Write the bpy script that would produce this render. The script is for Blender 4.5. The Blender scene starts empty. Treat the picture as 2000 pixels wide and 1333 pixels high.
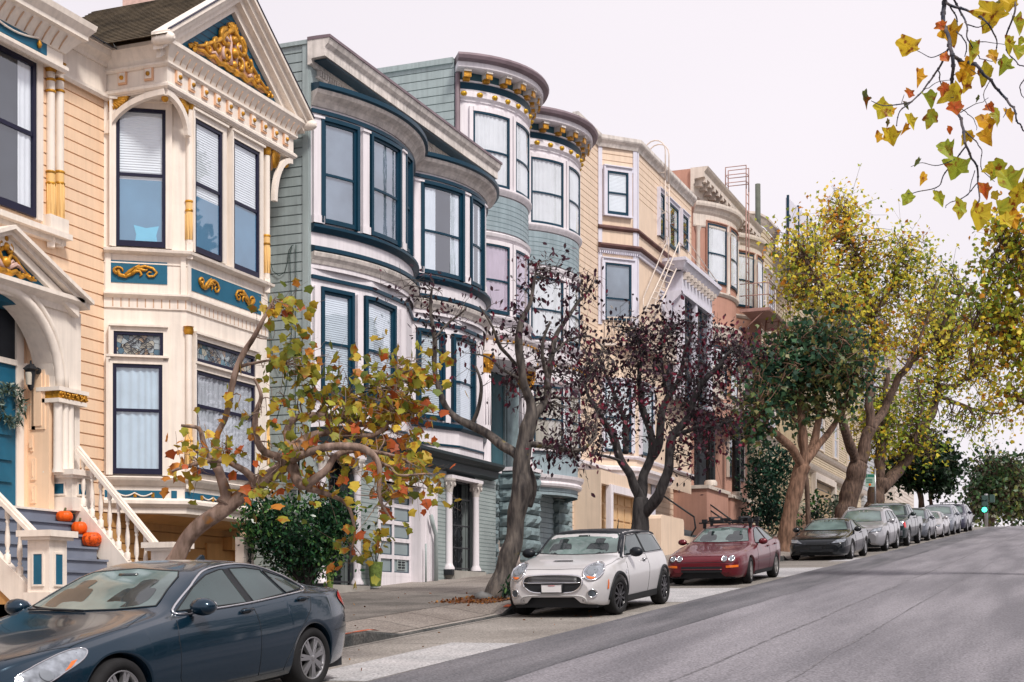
import bpy, bmesh, math, random
import numpy as np
from mathutils import Vector, Matrix, noise
from mathutils.bvhtree import BVHTree
rad = math.radians
SC = bpy.context.scene
COL = SC.collection

# ---------------------------------------------------------------- camera
FPX, CX, HOR = 2904.0, 1000.0, 1198.0        # focal length and horizon of the 2000x1333 photo, in pixels
PSI = rad(21.7); CS, SN = math.cos(PSI), math.sin(PSI)
EYE = 1.56
cam = bpy.data.objects.new('camera', bpy.data.cameras.new('camera')); COL.objects.link(cam)
cam.location = (0, 0, EYE); cam.rotation_euler = (rad(90), 0, PSI)
cam.data.sensor_width = 36; cam.data.lens = FPX / 2000 * 36
cam.data.shift_y = (HOR - 666.5) / 2000; cam.data.shift_x = 0
cam.data.clip_start = .1; cam.data.clip_end = 2000
SC.camera = cam

# ---------------------------------------------------------------- sky, sun, exposure
SUN_EL, SUN_AZ = rad(50), rad(125)            # high soft light from the street side, behind the camera
w = bpy.data.worlds.new("World"); SC.world = w; w.use_nodes = True
nt = w.node_tree; nt.nodes.clear()
out = nt.nodes.new('ShaderNodeOutputWorld'); bg = nt.nodes.new('ShaderNodeBackground')
sky = nt.nodes.new('ShaderNodeTexSky'); sky.sky_type = 'NISHITA'; sky.sun_disc = False
sky.sun_elevation = SUN_EL; sky.sun_rotation = SUN_AZ
skm = nt.nodes.new('ShaderNodeVectorMath'); skm.operation = 'SCALE'; skm.inputs['Scale'].default_value = .1
mix = nt.nodes.new('ShaderNodeMix'); mix.data_type = 'RGBA'
tc = nt.nodes.new('ShaderNodeTexCoord'); nz = nt.nodes.new('ShaderNodeTexNoise'); nz.inputs['Scale'].default_value = 1.3
nz.inputs['Detail'].default_value = 3
cr = nt.nodes.new('ShaderNodeValToRGB')
cr.color_ramp.elements[0].position = .3; cr.color_ramp.elements[0].color = (.62, .575, .61, 1)
cr.color_ramp.elements[1].position = .7; cr.color_ramp.elements[1].color = (.74, .69, .72, 1)
nt.links.new(tc.outputs['Generated'], nz.inputs['Vector']); nt.links.new(nz.outputs['Fac'], cr.inputs['Fac'])
nt.links.new(sky.outputs[0], skm.inputs[0]); nt.links.new(skm.outputs[0], mix.inputs['A'])
nt.links.new(cr.outputs['Color'], mix.inputs['B']); mix.inputs['Factor'].default_value = .93
nt.links.new(mix.outputs['Result'], bg.inputs['Color']); bg.inputs['Strength'].default_value = 1.0
nt.links.new(bg.outputs[0], out.inputs[0])
sl = bpy.data.lights.new('sun', 'SUN'); sl.energy = 2.5; sl.angle = rad(11); sl.color = (1, .94, .87)
so = bpy.data.objects.new('sun', sl); COL.objects.link(so)
so.rotation_euler = (rad(90) - SUN_EL, 0, rad(180) - SUN_AZ)
SC.view_settings.view_transform = 'Standard'; SC.view_settings.look = 'None'
SC.view_settings.exposure = .5; SC.view_settings.gamma = 1

# ---------------------------------------------------------------- photo <-> world helpers
def depth(x, y): return -x * SN + y * CS
def tt(u, a):    # position along the street of picture column u on the upright plane a metres left of the camera
    D = FPX * a / CS / (CX + FPX * SN / CS - u); return (D - a * SN) / CS
def zz(u, v, a):
    D = FPX * a / CS / (CX + FPX * SN / CS - u); return EYE + (HOR - v) * D / FPX
def at(u, v, a): return Vector((-a, tt(u, a), zz(u, v, a)))
def ray(u, v, D):
    q = (u - CX) / FPX; return Vector((D * (-SN + q * CS), D * (CS + q * SN), EYE + (HOR - v) * D / FPX))
def proj(p):
    D = depth(p[0], p[1]); return CX + FPX * (p[0] * CS + p[1] * SN) / D, HOR - FPX * (p[2] - EYE) / D
GR = .072
def zg(t):
    if t < 92: return GR * t
    if t < 122: q = t - 92; return GR * 92 + GR * q - (GR + .03) / 60 * q * q
    return GR * 92 + GR * 30 - (GR + .03) * 15 - .03 * (t - 122)
KERB, LANE = 8.5, 6.49
DRIVES = [(17.2, 21.0), (43.0, 46.6), (57, 60)]
def hk(t):
    h = .15
    for a, b in DRIVES:
        if a - .5 < t < b + .5:
            q = min(1, max(0, min(t - (a - .5), (b + .5) - t) / .6)); h = min(h, .15 - .12 * q * q * (3 - 2 * q))
    return h
def zs(t, a):    # pavement surface
    q = min(1, max(0, (a - KERB) / .9)); h = hk(t)
    return zg(t) + h + (.15 - h) * q * q * (3 - 2 * q) + .012 * (a - KERB)

# ---------------------------------------------------------------- materials
MATS = {}
def mat(name, rgb, rough=.6, var=.08, scale=3, bump=0, metal=0, coat=0, spec=.28, attr=False, streak=0, bscale=None):
    if name in MATS: return MATS[name]
    m = bpy.data.materials.new(name); m.use_nodes = True; n = m.node_tree; b = n.nodes['Principled BSDF']
    b.inputs['Roughness'].default_value = rough; b.inputs['Metallic'].default_value = metal
    b.inputs['Coat Weight'].default_value = coat; b.inputs['Coat Roughness'].default_value = .04
    b.inputs['Specular IOR Level'].default_value = spec
    t = n.nodes.new('ShaderNodeTexCoord')
    no = n.nodes.new('ShaderNodeTexNoise'); no.inputs['Scale'].default_value = scale; no.inputs['Detail'].default_value = 6
    n.links.new(t.outputs['Object'], no.inputs['Vector'])
    mr = n.nodes.new('ShaderNodeMapRange'); mr.inputs['From Min'].default_value = .3; mr.inputs['From Max'].default_value = .7
    mr.inputs['To Min'].default_value = 1 - var; mr.inputs['To Max'].default_value = 1 + var * .6
    n.links.new(no.outputs['Fac'], mr.inputs['Value'])
    vm = n.nodes.new('ShaderNodeVectorMath'); vm.operation = 'SCALE'
    if attr:
        ca = n.nodes.new('ShaderNodeAttribute'); ca.attribute_name = 'Col'; n.links.new(ca.outputs['Color'], vm.inputs[0])
    else: vm.inputs[0].default_value = rgb
    n.links.new(mr.outputs[0], vm.inputs['Scale'])
    src = vm.outputs[0]
    if streak:      # vertical weather streaks
        mp = n.nodes.new('ShaderNodeMapping'); mp.inputs['Scale'].default_value = (9, 9, .5)
        n2 = n.nodes.new('ShaderNodeTexNoise'); n2.inputs['Scale'].default_value = 1.5; n2.inputs['Detail'].default_value = 5
        n.links.new(t.outputs['Object'], mp.inputs[0]); n.links.new(mp.outputs[0], n2.inputs['Vector'])
        m2 = n.nodes.new('ShaderNodeMapRange'); m2.inputs['From Min'].default_value = .42; m2.inputs['From Max'].default_value = .75
        m2.inputs['To Min'].default_value = 1; m2.inputs['To Max'].default_value = 1 - streak
        n.links.new(n2.outputs['Fac'], m2.inputs['Value'])
        v2 = n.nodes.new('ShaderNodeVectorMath'); v2.operation = 'SCALE'
        n.links.new(src, v2.inputs[0]); n.links.new(m2.outputs[0], v2.inputs['Scale']); src = v2.outputs[0]
    n.links.new(src, b.inputs['Base Color'])
    if bump:
        bp = n.nodes.new('ShaderNodeBump'); bp.inputs['Strength'].default_value = min(1, bump); bp.inputs['Distance'].default_value = .02
        nb = n.nodes.new('ShaderNodeTexNoise'); nb.inputs['Scale'].default_value = bscale or scale * 4; nb.inputs['Detail'].default_value = 5
        n.links.new(t.outputs['Object'], nb.inputs['Vector'])
        n.links.new(nb.outputs['Fac'], bp.inputs['Height']); n.links.new(bp.outputs[0], b.inputs['Normal'])
    MATS[name] = m; return m
def glassmat(name, tint, refl=.25, rough=.02):
    if name in MATS: return MATS[name]
    m = bpy.data.materials.new(name); m.use_nodes = True; n = m.node_tree; n.nodes.clear()
    o = n.nodes.new('ShaderNodeOutputMaterial'); g = n.nodes.new('ShaderNodeBsdfGlossy'); tr = n.nodes.new('ShaderNodeBsdfTransparent')
    g.inputs['Roughness'].default_value = rough; g.inputs['Color'].default_value = (.92, .95, 1, 1)
    tr.inputs['Color'].default_value = (*tint, 1)
    fr = n.nodes.new('ShaderNodeFresnel'); fr.inputs['IOR'].default_value = 1.5
    ad = n.nodes.new('ShaderNodeMath'); ad.operation = 'ADD'; ad.use_clamp = True; ad.inputs[1].default_value = refl
    no = n.nodes.new('ShaderNodeTexNoise'); no.inputs['Scale'].default_value = 1.2; t = n.nodes.new('ShaderNodeTexCoord')
    bp = n.nodes.new('ShaderNodeBump'); bp.inputs['Strength'].default_value = .12; bp.inputs['Distance'].default_value = .02
    n.links.new(t.outputs['Object'], no.inputs['Vector']); n.links.new(no.outputs['Fac'], bp.inputs['Height'])
    n.links.new(bp.outputs[0], g.inputs['Normal'])
    mx = n.nodes.new('ShaderNodeMixShader'); n.links.new(fr.outputs[0], ad.inputs[0]); ge = n.nodes.new('ShaderNodeNewGeometry'); iv = n.nodes.new('ShaderNodeMath'); iv.operation = 'SUBTRACT'; iv.inputs[0].default_value = 1; n.links.new(ge.outputs['Backfacing'], iv.inputs[1]); ml = n.nodes.new('ShaderNodeMath'); ml.operation = 'MULTIPLY'; n.links.new(ad.outputs[0], ml.inputs[0]); n.links.new(iv.outputs[0], ml.inputs[1]); n.links.new(ml.outputs[0], mx.inputs[0])
    n.links.new(tr.outputs[0], mx.inputs[1]); n.links.new(g.outputs[0], mx.inputs[2]); n.links.new(mx.outputs[0], o.inputs[0])
    MATS[name] = m; return m

# ---------------------------------------------------------------- objects
ORG = {}
def tag(o, label=None, cat=None, group=None, kind=None):
    if label: o['label'] = label
    if cat: o['category'] = cat
    if group: o['group'] = group
    if kind: o['kind'] = kind
    return o
def thing(name, label, cat, loc=(0, 0, 0), group=None):
    o = bpy.data.objects.new(name, None); COL.objects.link(o); o.location = loc; o.empty_display_size = .2
    ORG[o.name] = Vector(loc); return tag(o, label, cat, group)
class MB:
    def __init__(s): s.v = []; s.f = []; s.mi = []; s.sm = []; s.marks = []
    def mark(s): s.marks.append((len(s.v), len(s.f))); return s
    def add(s, vs, fs, mi=0, smooth=False):
        k = len(s.v); s.v += [tuple(p) for p in vs]
        for f in fs: s.f.append([i + k for i in f]); s.mi.append(mi); s.sm.append(smooth)
    def box(s, x0, x1, y0, y1, z0, z1, mi=0):
        s.add([(x0, y0, z0), (x1, y0, z0), (x1, y1, z0), (x0, y1, z0), (x0, y0, z1), (x1, y0, z1), (x1, y1, z1), (x0, y1, z1)],
              [(0, 3, 2, 1), (4, 5, 6, 7), (0, 1, 5, 4), (1, 2, 6, 5), (2, 3, 7, 6), (3, 0, 4, 7)], mi)
    def bar(s, p, q, w, h, up=(0, 0, 1), mi=0):
        p, q = Vector(p), Vector(q); d = (q - p).normalized(); u = Vector(up); sd = d.cross(u)
        if sd.length < 1e-4: sd = d.cross(Vector((0, 1, 0)))
        sd.normalize(); u = sd.cross(d); a = sd * w / 2; b = u * h / 2
        vs = [p - a - b, p + a - b, p + a + b, p - a + b, q - a - b, q + a - b, q + a + b, q - a + b]
        s.add(vs, [(0, 3, 2, 1), (4, 5, 6, 7), (0, 1, 5, 4), (1, 2, 6, 5), (2, 3, 7, 6), (3, 0, 4, 7)], mi)
    def tube(s, pts, r, n=6, mi=0, cap=True):
        pts = [Vector(p) for p in pts]; k = len(pts)
        if k < 2: return
        rr = r if isinstance(r, (list, tuple)) else [r] * k
        up = Vector((.13, .21, .97)); vs = []; fs = []; prev = None
        for i, p in enumerate(pts):
            d = (pts[min(i + 1, k - 1)] - pts[max(i - 1, 0)])
            if d.length < 1e-9: d = Vector((0, 0, 1))
            d.normalize()
            if prev is None:
                a = d.cross(up)
                if a.length < .1: a = d.cross(Vector((1, 0, 0)))
            else: a = prev - d * prev.dot(d)
            if a.length < 1e-6: a = d.cross(Vector((1, .3, 0)))
            a.normalize(); prev = a; b = d.cross(a)
            for j in range(n):
                t = 2 * math.pi * j / n; vs.append(p + (a * math.cos(t) + b * math.sin(t)) * rr[i])
        for i in range(k - 1):
            for j in range(n):
                j2 = (j + 1) % n; fs.append((i * n + j, i * n + j2, (i + 1) * n + j2, (i + 1) * n + j))
        if cap: fs.append(tuple(range(n))[::-1]); fs.append(tuple((k - 1) * n + j for j in range(n)))
        s.add(vs, fs, mi, True)
    def lathe(s, prof, o=(0, 0, 0), n=16, mi=0, axis='z', smooth=True, frm=None):
        vs = []; fs = []; o = Vector(o)
        for (r, z) in prof:
            for j in range(n):
                t = 2 * math.pi * j / n; c, d = r * math.cos(t), r * math.sin(t)
                p = {'z': Vector((c, d, z)), 'x': Vector((z, c, d)), 'y': Vector((c, z, d))}[axis]
                vs.append((frm @ p if frm else p) + o)
        for i in range(len(prof) - 1):
            for j in range(n):
                j2 = (j + 1) % n; fs.append((i * n + j, i * n + j2, (i + 1) * n + j2, (i + 1) * n + j))
        s.add(vs, fs, mi, smooth)
        if prof[0][0] > 1e-4: s.add(vs[:n], [tuple(range(n))[::-1]], mi)
        if prof[-1][0] > 1e-4: s.add(vs[-n:], [tuple(range(n))], mi)
    def ball(s, c, r, n=10, mi=0, sq=(1, 1, 1)):
        vs = []; fs = []; m = n // 2
        for i in range(m + 1):
            ph = math.pi * i / m
            for j in range(n):
                t = 2 * math.pi * j / n
                vs.append((c[0] + r * sq[0] * math.sin(ph) * math.cos(t), c[1] + r * sq[1] * math.sin(ph) * math.sin(t), c[2] + r * sq[2] * math.cos(ph)))
        for i in range(m):
            for j in range(n): fs.append((i * n + j, i * n + (j + 1) % n, (i + 1) * n + (j + 1) % n, (i + 1) * n + j))
        s.add(vs, fs, mi, True)
    def sweep(s, path, prof, closed=False, caps=True, mi=0, smooth=False):
        """prof: (out, z) list swept along a plan Path; smooth=True for curved plans"""
        N = path.mitre(); k = len(path.p); m = len(prof); vs = []; fs = []
        for i in range(k):
            for (o, z) in prof: vs.append((path.p[i][0] + N[i][0] * o, path.p[i][1] + N[i][1] * o, z))
        mm = m if closed else m - 1
        if smooth:   # keep profile edges sharp: separate strip for every profile segment
            for j in range(mm):
                a = [vs[i * m + j] for i in range(k)]; b = [vs[i * m + (j + 1) % m] for i in range(k)]
                s.add(a + b, [(i, i + 1, k + i + 1, k + i) for i in range(k - 1)], mi, True)
        else:
            for i in range(k - 1):
                for j in range(mm):
                    j2 = (j + 1) % m; fs.append((i * m + j, (i + 1) * m + j, (i + 1) * m + j2, i * m + j2))
            s.add(vs, fs, mi)
        if closed and caps: s.add(vs[:m], [tuple(range(m))], mi); s.add(vs[-m:], [tuple(range(m))[::-1]], mi)
    def prism(s, poly, F, o0, o1, mi=0):
        n = len(poly); vs = [F(a, b, o0) for a, b in poly] + [F(a, b, o1) for a, b in poly]
        fs = [tuple(range(n))[::-1], tuple(range(n, 2 * n))] + [(i, (i + 1) % n, n + (i + 1) % n, n + i) for i in range(n)]
        s.add(vs, fs, mi)
    def build(s, name, mats, parent=None, loc=None):
        if s.marks:       # every marked piece becomes a mesh of its own
            mk = ([(0, 0)] if s.marks[0][1] else []) + s.marks + [(len(s.v), len(s.f))]; first = None
            for (v0, f0), (v1, f1) in zip(mk, mk[1:]):
                if f1 == f0: continue
                q = MB(); q.v = s.v[v0:v1]; q.f = [[i - v0 for i in f] for f in s.f[f0:f1]]; q.mi = s.mi[f0:f1]; q.sm = s.sm[f0:f1]
                o = q.build(name, mats, parent, loc); first = first or o
            return first
        me = bpy.data.meshes.new(name); off = Vector((0, 0, 0))
        if parent is not None: off = ORG[parent.name]
        elif loc is not None: off = Vector(loc)
        vs = [(p[0] - off.x, p[1] - off.y, p[2] - off.z) for p in s.v]
        me.from_pydata(vs, [], s.f)
        if not isinstance(mats, (list, tuple)): mats = [mats]
        for m in mats: me.materials.append(m)
        me.polygons.foreach_set('material_index', s.mi); me.polygons.foreach_set('use_smooth', s.sm)
        me.update()
        o = bpy.data.objects.new(name, me); COL.objects.link(o)
        if parent is not None: o.parent = parent; ORG[o.name] = off
        else:
            if loc is not None: o.location = loc
            ORG[o.name] = off
        return o
class Path:
    def __init__(s, pts, smooth=False):
        s.p = [(p[0], p[1]) for i, p in enumerate(pts) if i == 0 or math.hypot(p[0] - pts[i - 1][0], p[1] - pts[i - 1][1]) > 1e-5]; s.p = s.p if len(s.p) > 1 else [s.p[0], (s.p[0][0], s.p[0][1] + .001)]; s.smooth = smooth; s.L = [0]
        for a, b in zip(s.p, s.p[1:]): s.L.append(s.L[-1] + math.hypot(b[0] - a[0], b[1] - a[1]))
        s.len = s.L[-1]
    def seg(s, q):
        q = min(max(q, 0), s.len)
        for i in range(len(s.p) - 1):
            if q <= s.L[i + 1] + 1e-9: break
        d = s.L[i + 1] - s.L[i] or 1e-9; return i, (q - s.L[i]) / d
    def pt(s, q):
        i, f = s.seg(q); a, b = s.p[i], s.p[i + 1]; return (a[0] + (b[0] - a[0]) * f, a[1] + (b[1] - a[1]) * f)
    def nrm(s, q):
        if s.smooth:
            e = .05; a = s.pt(max(q - e, 0)); b = s.pt(min(q + e, s.len))
        else: i, f = s.seg(q); a, b = s.p[i], s.p[i + 1]
        dx, dy = b[0] - a[0], b[1] - a[1]; l = math.hypot(dx, dy); return (dy / l, -dx / l)
    def P(s, q, z, o=0):
        a = s.pt(q); n = s.nrm(q); e = 0
        return Vector((a[0] + n[0] * o, a[1] + n[1] * o, z))
    def mitre(s):
        ns = []
        for a, b in zip(s.p, s.p[1:]):
            dx, dy = b[0] - a[0], b[1] - a[1]; l = math.hypot(dx, dy); ns.append((dy / l, -dx / l))
        r = []
        for i in range(len(s.p)):
            a = ns[max(i - 1, 0)]; b = ns[min(i, len(ns) - 1)]; m = (a[0] + b[0], a[1] + b[1])
            l2 = m[0] ** 2 + m[1] ** 2; k = 2 / l2 if l2 > .15 else 6; r.append((m[0] * k, m[1] * k))
        return r
    def sub(s, a, b):
        pts = [s.pt(a)] + [s.p[i] for i in range(len(s.p)) if a + 1e-4 < s.L[i] < b - 1e-4] + [s.pt(b)]
        return Path(pts, s.smooth)
    def su(s, u):       # path position seen at picture column u
        best = 0; bd = 1e9; N = 400
        for i in range(N + 1):
            q = s.len * i / N; p = s.pt(q); d = abs(proj((p[0], p[1], 0))[0] - u)
            if d < bd: bd = d; best = q
        return best
    def zat(s, u, v): p = s.pt(s.su(u)); return EYE + (HOR - v) * depth(*p) / FPX
def line(a0, t0, a1, t1): return Path([(-a0, t0), (-a1, t1)])
def arc(a, t0, t1, sag, n=18):
    """round bay in plan from t0 to t1 on plane a, bulging sag metres to the street"""
    c = (t1 - t0) / 2; Rr = (c * c + sag * sag) / (2 * sag); th = math.asin(min(1, c / Rr)); tc_ = (t0 + t1) / 2
    return Path([(-(a - sag + Rr) + Rr * math.cos(-th + 2 * th * i / n), tc_ + Rr * math.sin(-th + 2 * th * i / n)) for i in range(n + 1)], True)
def slab(mb, path, s0, s1, z0, z1, o0, o1, mi=0):
    mb.sweep(path.sub(s0, s1), [(o0, z0), (o1, z0), (o1, z1), (o0, z1)], True, True, mi, path.smooth)
def mould(mb, path, prof, z, mi=0, s0=None, s1=None):
    p = path if s0 is None else path.sub(s0, s1)
    pr = [(0, z + prof[0][1])] + [(o, z + d) for o, d in prof] + [(0, z + prof[-1][1])]
    mb.sweep(p, pr, True, True, mi, path.smooth)
def siding(mb, path, z0, z1, h, mi=0, g=.022, d=.03):
    n = max(1, round((z1 - z0) / h)); h = (z1 - z0) / n; pr = []
    for i in range(n):
        z = z0 + i * h; pr += [(0, z), (0, z + h - g), (-d, z + h - g * .8), (-d, z + h - g * .15)]
    pr.append((0, z1)); mb.sweep(path, pr, False, False, mi, path.smooth)
CROWN = [(.03, 0), (.05, .05), (.10, .09), (.16, .12), (.20, .2), (.22, .2), (.22, .26)]
BAND = [(.05, 0), (.08, .03), (.08, .09), (.05, .12)]

M = {}
def window(parent, path, u0, u1, vt, vb, sash, inner, kind='curtain', split=.5, fw=.055, case=None, cw=.1, o=0., name='window', s=None, z=None, co=.08, glass=None, apron=False):
    """sash window on a wall path; u0..u1 and vt..vb are the sash's edges in the photo (v read at u0)"""
    if s: s0, s1 = s
    else: s0, s1 = path.su(u0), path.su(u1)
    if z: z1, z0 = z
    else: z1, z0 = path.zat(u0, vt), path.zat(u0, vb)
    m = MB(); zm = z0 + (z1 - z0) * (1 - split)
    slab(m, path, s0, s1, z1 - fw, z1, o, o + .06); slab(m, path, s0, s1, z0, z0 + fw * 1.6, o, o + .06)
    slab(m, path, s0, s0 + fw, z0 + fw * 1.6, z1 - fw, o, o + .06); slab(m, path, s1 - fw, s1, z0 + fw * 1.6, z1 - fw, o, o + .06)
    if kind != 'stained' and split: slab(m, path, s0 + fw, s1 - fw, zm - fw * .45, zm + fw * .45, o + .002, o + .05)
    w = m.build(name, sash, parent)
    m = MB(); sp = path.sub(s0 + fw, s1 - fw)
    m.sweep(sp, [(o + .034, z0 + fw * 1.6), (o + .034, z1 - fw)], False, False, 0, path.smooth)
    m.build('pane', glass or M['glass'], w)
    m = MB(); L = sp.len; zb, zt = z0 + fw, z1 - fw * .5
    if kind == 'curtain':
        n = max(24, int(L / .012)); vs = []; gap = random.uniform(.0, .05) * L; ph = random.random() * 9
        for i in range(n + 1):
            q = L * i / n; f = .5 + .5 * math.sin(q * 55 + ph + 2.2 * math.sin(q * 7 + ph)); oo = o + .006 + .018 * f
            vs += [sp.P(q, zb, oo), sp.P(q, zt, oo)]
        m.add(vs, [(2 * i, 2 * i + 2, 2 * i + 3, 2 * i + 1) for i in range(n)], 0, True); m.build('curtain', inner, w)
    elif kind == 'blind':
        n = int((zt - zb) / .04); pr = []
        for i in range(n): zq = zb + (zt - zb) * i / n; pr += [(o + .016, zq), (o + .006, zq + (zt - zb) / n * .95)]
        m.sweep(sp, pr, False, False, 0, path.smooth); m.build('blind', inner, w)
    elif kind == 'drape':   # half open drapes on a dark room
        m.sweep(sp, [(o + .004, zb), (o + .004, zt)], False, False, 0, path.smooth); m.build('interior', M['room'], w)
        m = MB()
        for (a, b) in ((0, .3), (.72, 1)):
            n = 16; vs = []
            for i in range(n + 1):
                q = L * (a + (b - a) * i / n); oo = o + .008 + .012 * (.5 + .5 * math.sin(q * 60)); vs += [sp.P(q, zb, oo), sp.P(q, zt, oo)]
            m.add(vs, [(2 * i, 2 * i + 2, 2 * i + 3, 2 * i + 1) for i in range(n)], 0, True)
        m.build('curtain', inner, w)
    else:
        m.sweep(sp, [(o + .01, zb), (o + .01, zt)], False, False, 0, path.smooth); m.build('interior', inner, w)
    if case is not None:
        m = MB(); a, b = s0 - cw, s1 + cw
        a = max(a, 0); b = min(b, path.len)
        slab(m, path, a, s0, z0 - cw * .2, z1 + cw, 0, co); slab(m, path, s1, b, z0 - cw * .2, z1 + cw, 0, co)
        slab(m, path, s0, s1, z1, z1 + cw, 0, co)
        for k, e in ((.3, .025), (.62, .045)):
            slab(m, path, a, a + cw * (1 - k), z0 - cw * .2, z1 + cw * (1.0), co, co + e * .8)if k > .5 else None
        slab(m, path, a, b, z1 + cw, z1 + cw + .035, 0, co + .05)
        if apron: slab(m, path, a, b, z0 - cw * .2 - .05, z0 - cw * .2, 0, co + .05)
        m.build('window_frame', case, w)
    return w
def spiral(c, r0, turns, a0=0, sgn=1, n=22, k=.12):
    return [(c[0] + r0 * (1 - (1 - k) * i / n) * math.cos(a0 + sgn * 2 * math.pi * turns * i / n), c[1] + r0 * (1 - (1 - k) * i / n) * math.sin(a0 + sgn * 2 * math.pi * turns * i / n)) for i in range(n + 1)]
def ornament(mb, F, curves, r, mi=0, o=.03):
    for c in curves:
        k = len(c); mb.tube([F(p[0], p[1], o) for p in c], [r * (1.15 - .75 * i / (k - 1)) for i in range(k)], 6, mi)
# ---------------------------------------------------------------- ground, road, kerb, pavement
TS = [-20 + 2 * i for i in range(12)] + [4 + .5 * i for i in range(150)] + [79 + 1.5 * i for i in range(50)]
def sheet(name, a_list, zf, m, smooth=True):
    mb = MB(); n = len(a_list); vs = []
    for t in TS:
        for a in a_list: vs.append((-a, t, zf(t, a)))
    fs = [(i * n + j, (i + 1) * n + j, (i + 1) * n + j + 1, i * n + j + 1) for i in range(len(TS) - 1) for j in range(n - 1)]
    mb.add(vs, fs, 0, smooth); o = mb.build(name, m); o['kind'] = 'structure'; return o
def surf(name, c1, c2, scale, bumps, lines=None, rough=.9, streaks=None):
    m = bpy.data.materials.new(name); m.use_nodes = True; n = m.node_tree; b = n.nodes['Principled BSDF']; b.inputs['Roughness'].default_value = rough; b.inputs['Specular IOR Level'].default_value = .25
    t = n.nodes.new('ShaderNodeTexCoord'); no = n.nodes.new('ShaderNodeTexNoise'); no.inputs['Scale'].default_value = scale; no.inputs['Detail'].default_value = 8
    mp = n.nodes.new('ShaderNodeMapping'); mp.inputs['Scale'].default_value = streaks or (1, 1, 1)
    n.links.new(t.outputs['Object'], mp.inputs[0]); n.links.new(mp.outputs[0], no.inputs['Vector'])
    cr = n.nodes.new('ShaderNodeValToRGB'); cr.color_ramp.elements[0].position = .35; cr.color_ramp.elements[1].position = .68
    cr.color_ramp.elements[0].color = (*c1, 1); cr.color_ramp.elements[1].color = (*c2, 1); n.links.new(no.outputs['Fac'], cr.inputs['Fac'])
    src = cr.outputs['Color']
    g = n.nodes.new('ShaderNodeTexNoise'); g.inputs['Scale'].default_value = 38; g.inputs['Detail'].default_value = 3; n.links.new(t.outputs['Object'], g.inputs['Vector'])
    gm = n.nodes.new('ShaderNodeMapRange'); gm.inputs['From Min'].default_value = .3; gm.inputs['From Max'].default_value = .7; gm.inputs['To Min'].default_value = .55; gm.inputs['To Max'].default_value = 1.5
    n.links.new(g.outputs['Fac'], gm.inputs['Value']); v = n.nodes.new('ShaderNodeVectorMath'); v.operation = 'SCALE'; n.links.new(src, v.inputs[0]); n.links.new(gm.outputs[0], v.inputs['Scale']); src = v.outputs[0]
    if lines:       # score joints (brick texture in plan)
        br = n.nodes.new('ShaderNodeTexBrick'); br.inputs['Scale'].default_value = 1; br.inputs['Brick Width'].default_value = lines[0]; br.inputs['Row Height'].default_value = lines[1]
        br.inputs['Mortar Size'].default_value = .016; br.offset = 0; br.inputs['Color1'].default_value = (1, 1, 1, 1); br.inputs['Color2'].default_value = (.82, .82, .82, 1); br.inputs['Mortar'].default_value = (.28, .28, .28, 1)
        n.links.new(t.outputs['Object'], br.inputs['Vector'])
        mx = n.nodes.new('ShaderNodeVectorMath'); mx.operation = 'MULTIPLY'; n.links.new(src, mx.inputs[0]); n.links.new(br.outputs['Color'], mx.inputs[1]); src = mx.outputs[0]
    n.links.new(src, b.inputs['Base Color'])
    bp = n.nodes.new('ShaderNodeBump'); bp.inputs['Strength'].default_value = bumps; bp.inputs['Distance'].default_value = .01
    n.links.new(g.outputs['Fac'], bp.inputs['Height']); n.links.new(bp.outputs[0], b.inputs['Normal'])
    return m
sheet('ground', [-300, -150, -60, -20, 0, 8.6, 20, 60, 150, 300], lambda t, a: zg(t) - .06, surf('earth', (.10, .09, .07), (.16, .14, .11), .8, .5))
road = sheet('road', [LANE, 4, 2, 0, -3, -7, -12][::-1], lambda t, a: zg(t) + .004, surf('asphalt', (.145, .140, .156), (.235, .225, .246), 1.1, .8, rough=.8, streaks=(1.6, .14, 1)))
sheet('parking_lane', [LANE + .0, 7.2, 7.9, KERB][::1][::-1][::-1], lambda t, a: zg(t) + .002, surf('lane_concrete', (.185, .17, .155), (.28, .26, .24), .7, .3, (2.1, 5.5)))
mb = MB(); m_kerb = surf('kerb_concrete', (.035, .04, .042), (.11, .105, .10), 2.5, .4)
vs = []
for t in TS:
    h = hk(t); z = zg(t); vs += [(-KERB, t, z - .05), (-KERB - .012, t, z + h - .02), (-KERB - .03, t, z + h), (-KERB - .16, t, z + h)]
mb.add(vs, [(i * 4 + j, (i + 1) * 4 + j, (i + 1) * 4 + j + 1, i * 4 + j + 1) for i in range(len(TS) - 1) for j in range(3)])
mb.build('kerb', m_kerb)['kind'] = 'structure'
mb = MB(); vs = []
for t in TS: h = hk(t); z = zg(t) + h; vs += [(-KERB - .03, t, z + .003), (-KERB - .16, t, z + .003)]
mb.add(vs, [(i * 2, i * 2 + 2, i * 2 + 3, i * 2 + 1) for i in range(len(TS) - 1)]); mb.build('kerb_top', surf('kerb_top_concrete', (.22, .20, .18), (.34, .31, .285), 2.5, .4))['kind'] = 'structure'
mb = MB()       # darker newer strip along the lane edge and two sealed seams
def band(a0, a1, t0, t1, dz, wob, st=.5):
    n = int((t1 - t0) / st); vs = []
    for i in range(n + 1):
        t = t0 + (t1 - t0) * i / n; w1, w2 = wob * noise.noise(Vector((t * .35, a0, 0))), wob * noise.noise(Vector((t * .8, a1, 3))); vs += [(-a1 + w1, t, zg(t) + dz), (-a0 + w1 + w2 * .5, t, zg(t) + dz)]
    mb.add(vs, [(i * 2, i * 2 + 1, i * 2 + 3, i * 2 + 2) for i in range(n)])
band(5.2, LANE - .01, -10, 92, .007, .06); mb.build('road_edge_strip', surf('dark_asphalt', (.085, .085, .095), (.165, .16, .175), 1.4, .8, rough=.8, streaks=(1.6, .16, 1)))['kind'] = 'structure'
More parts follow.
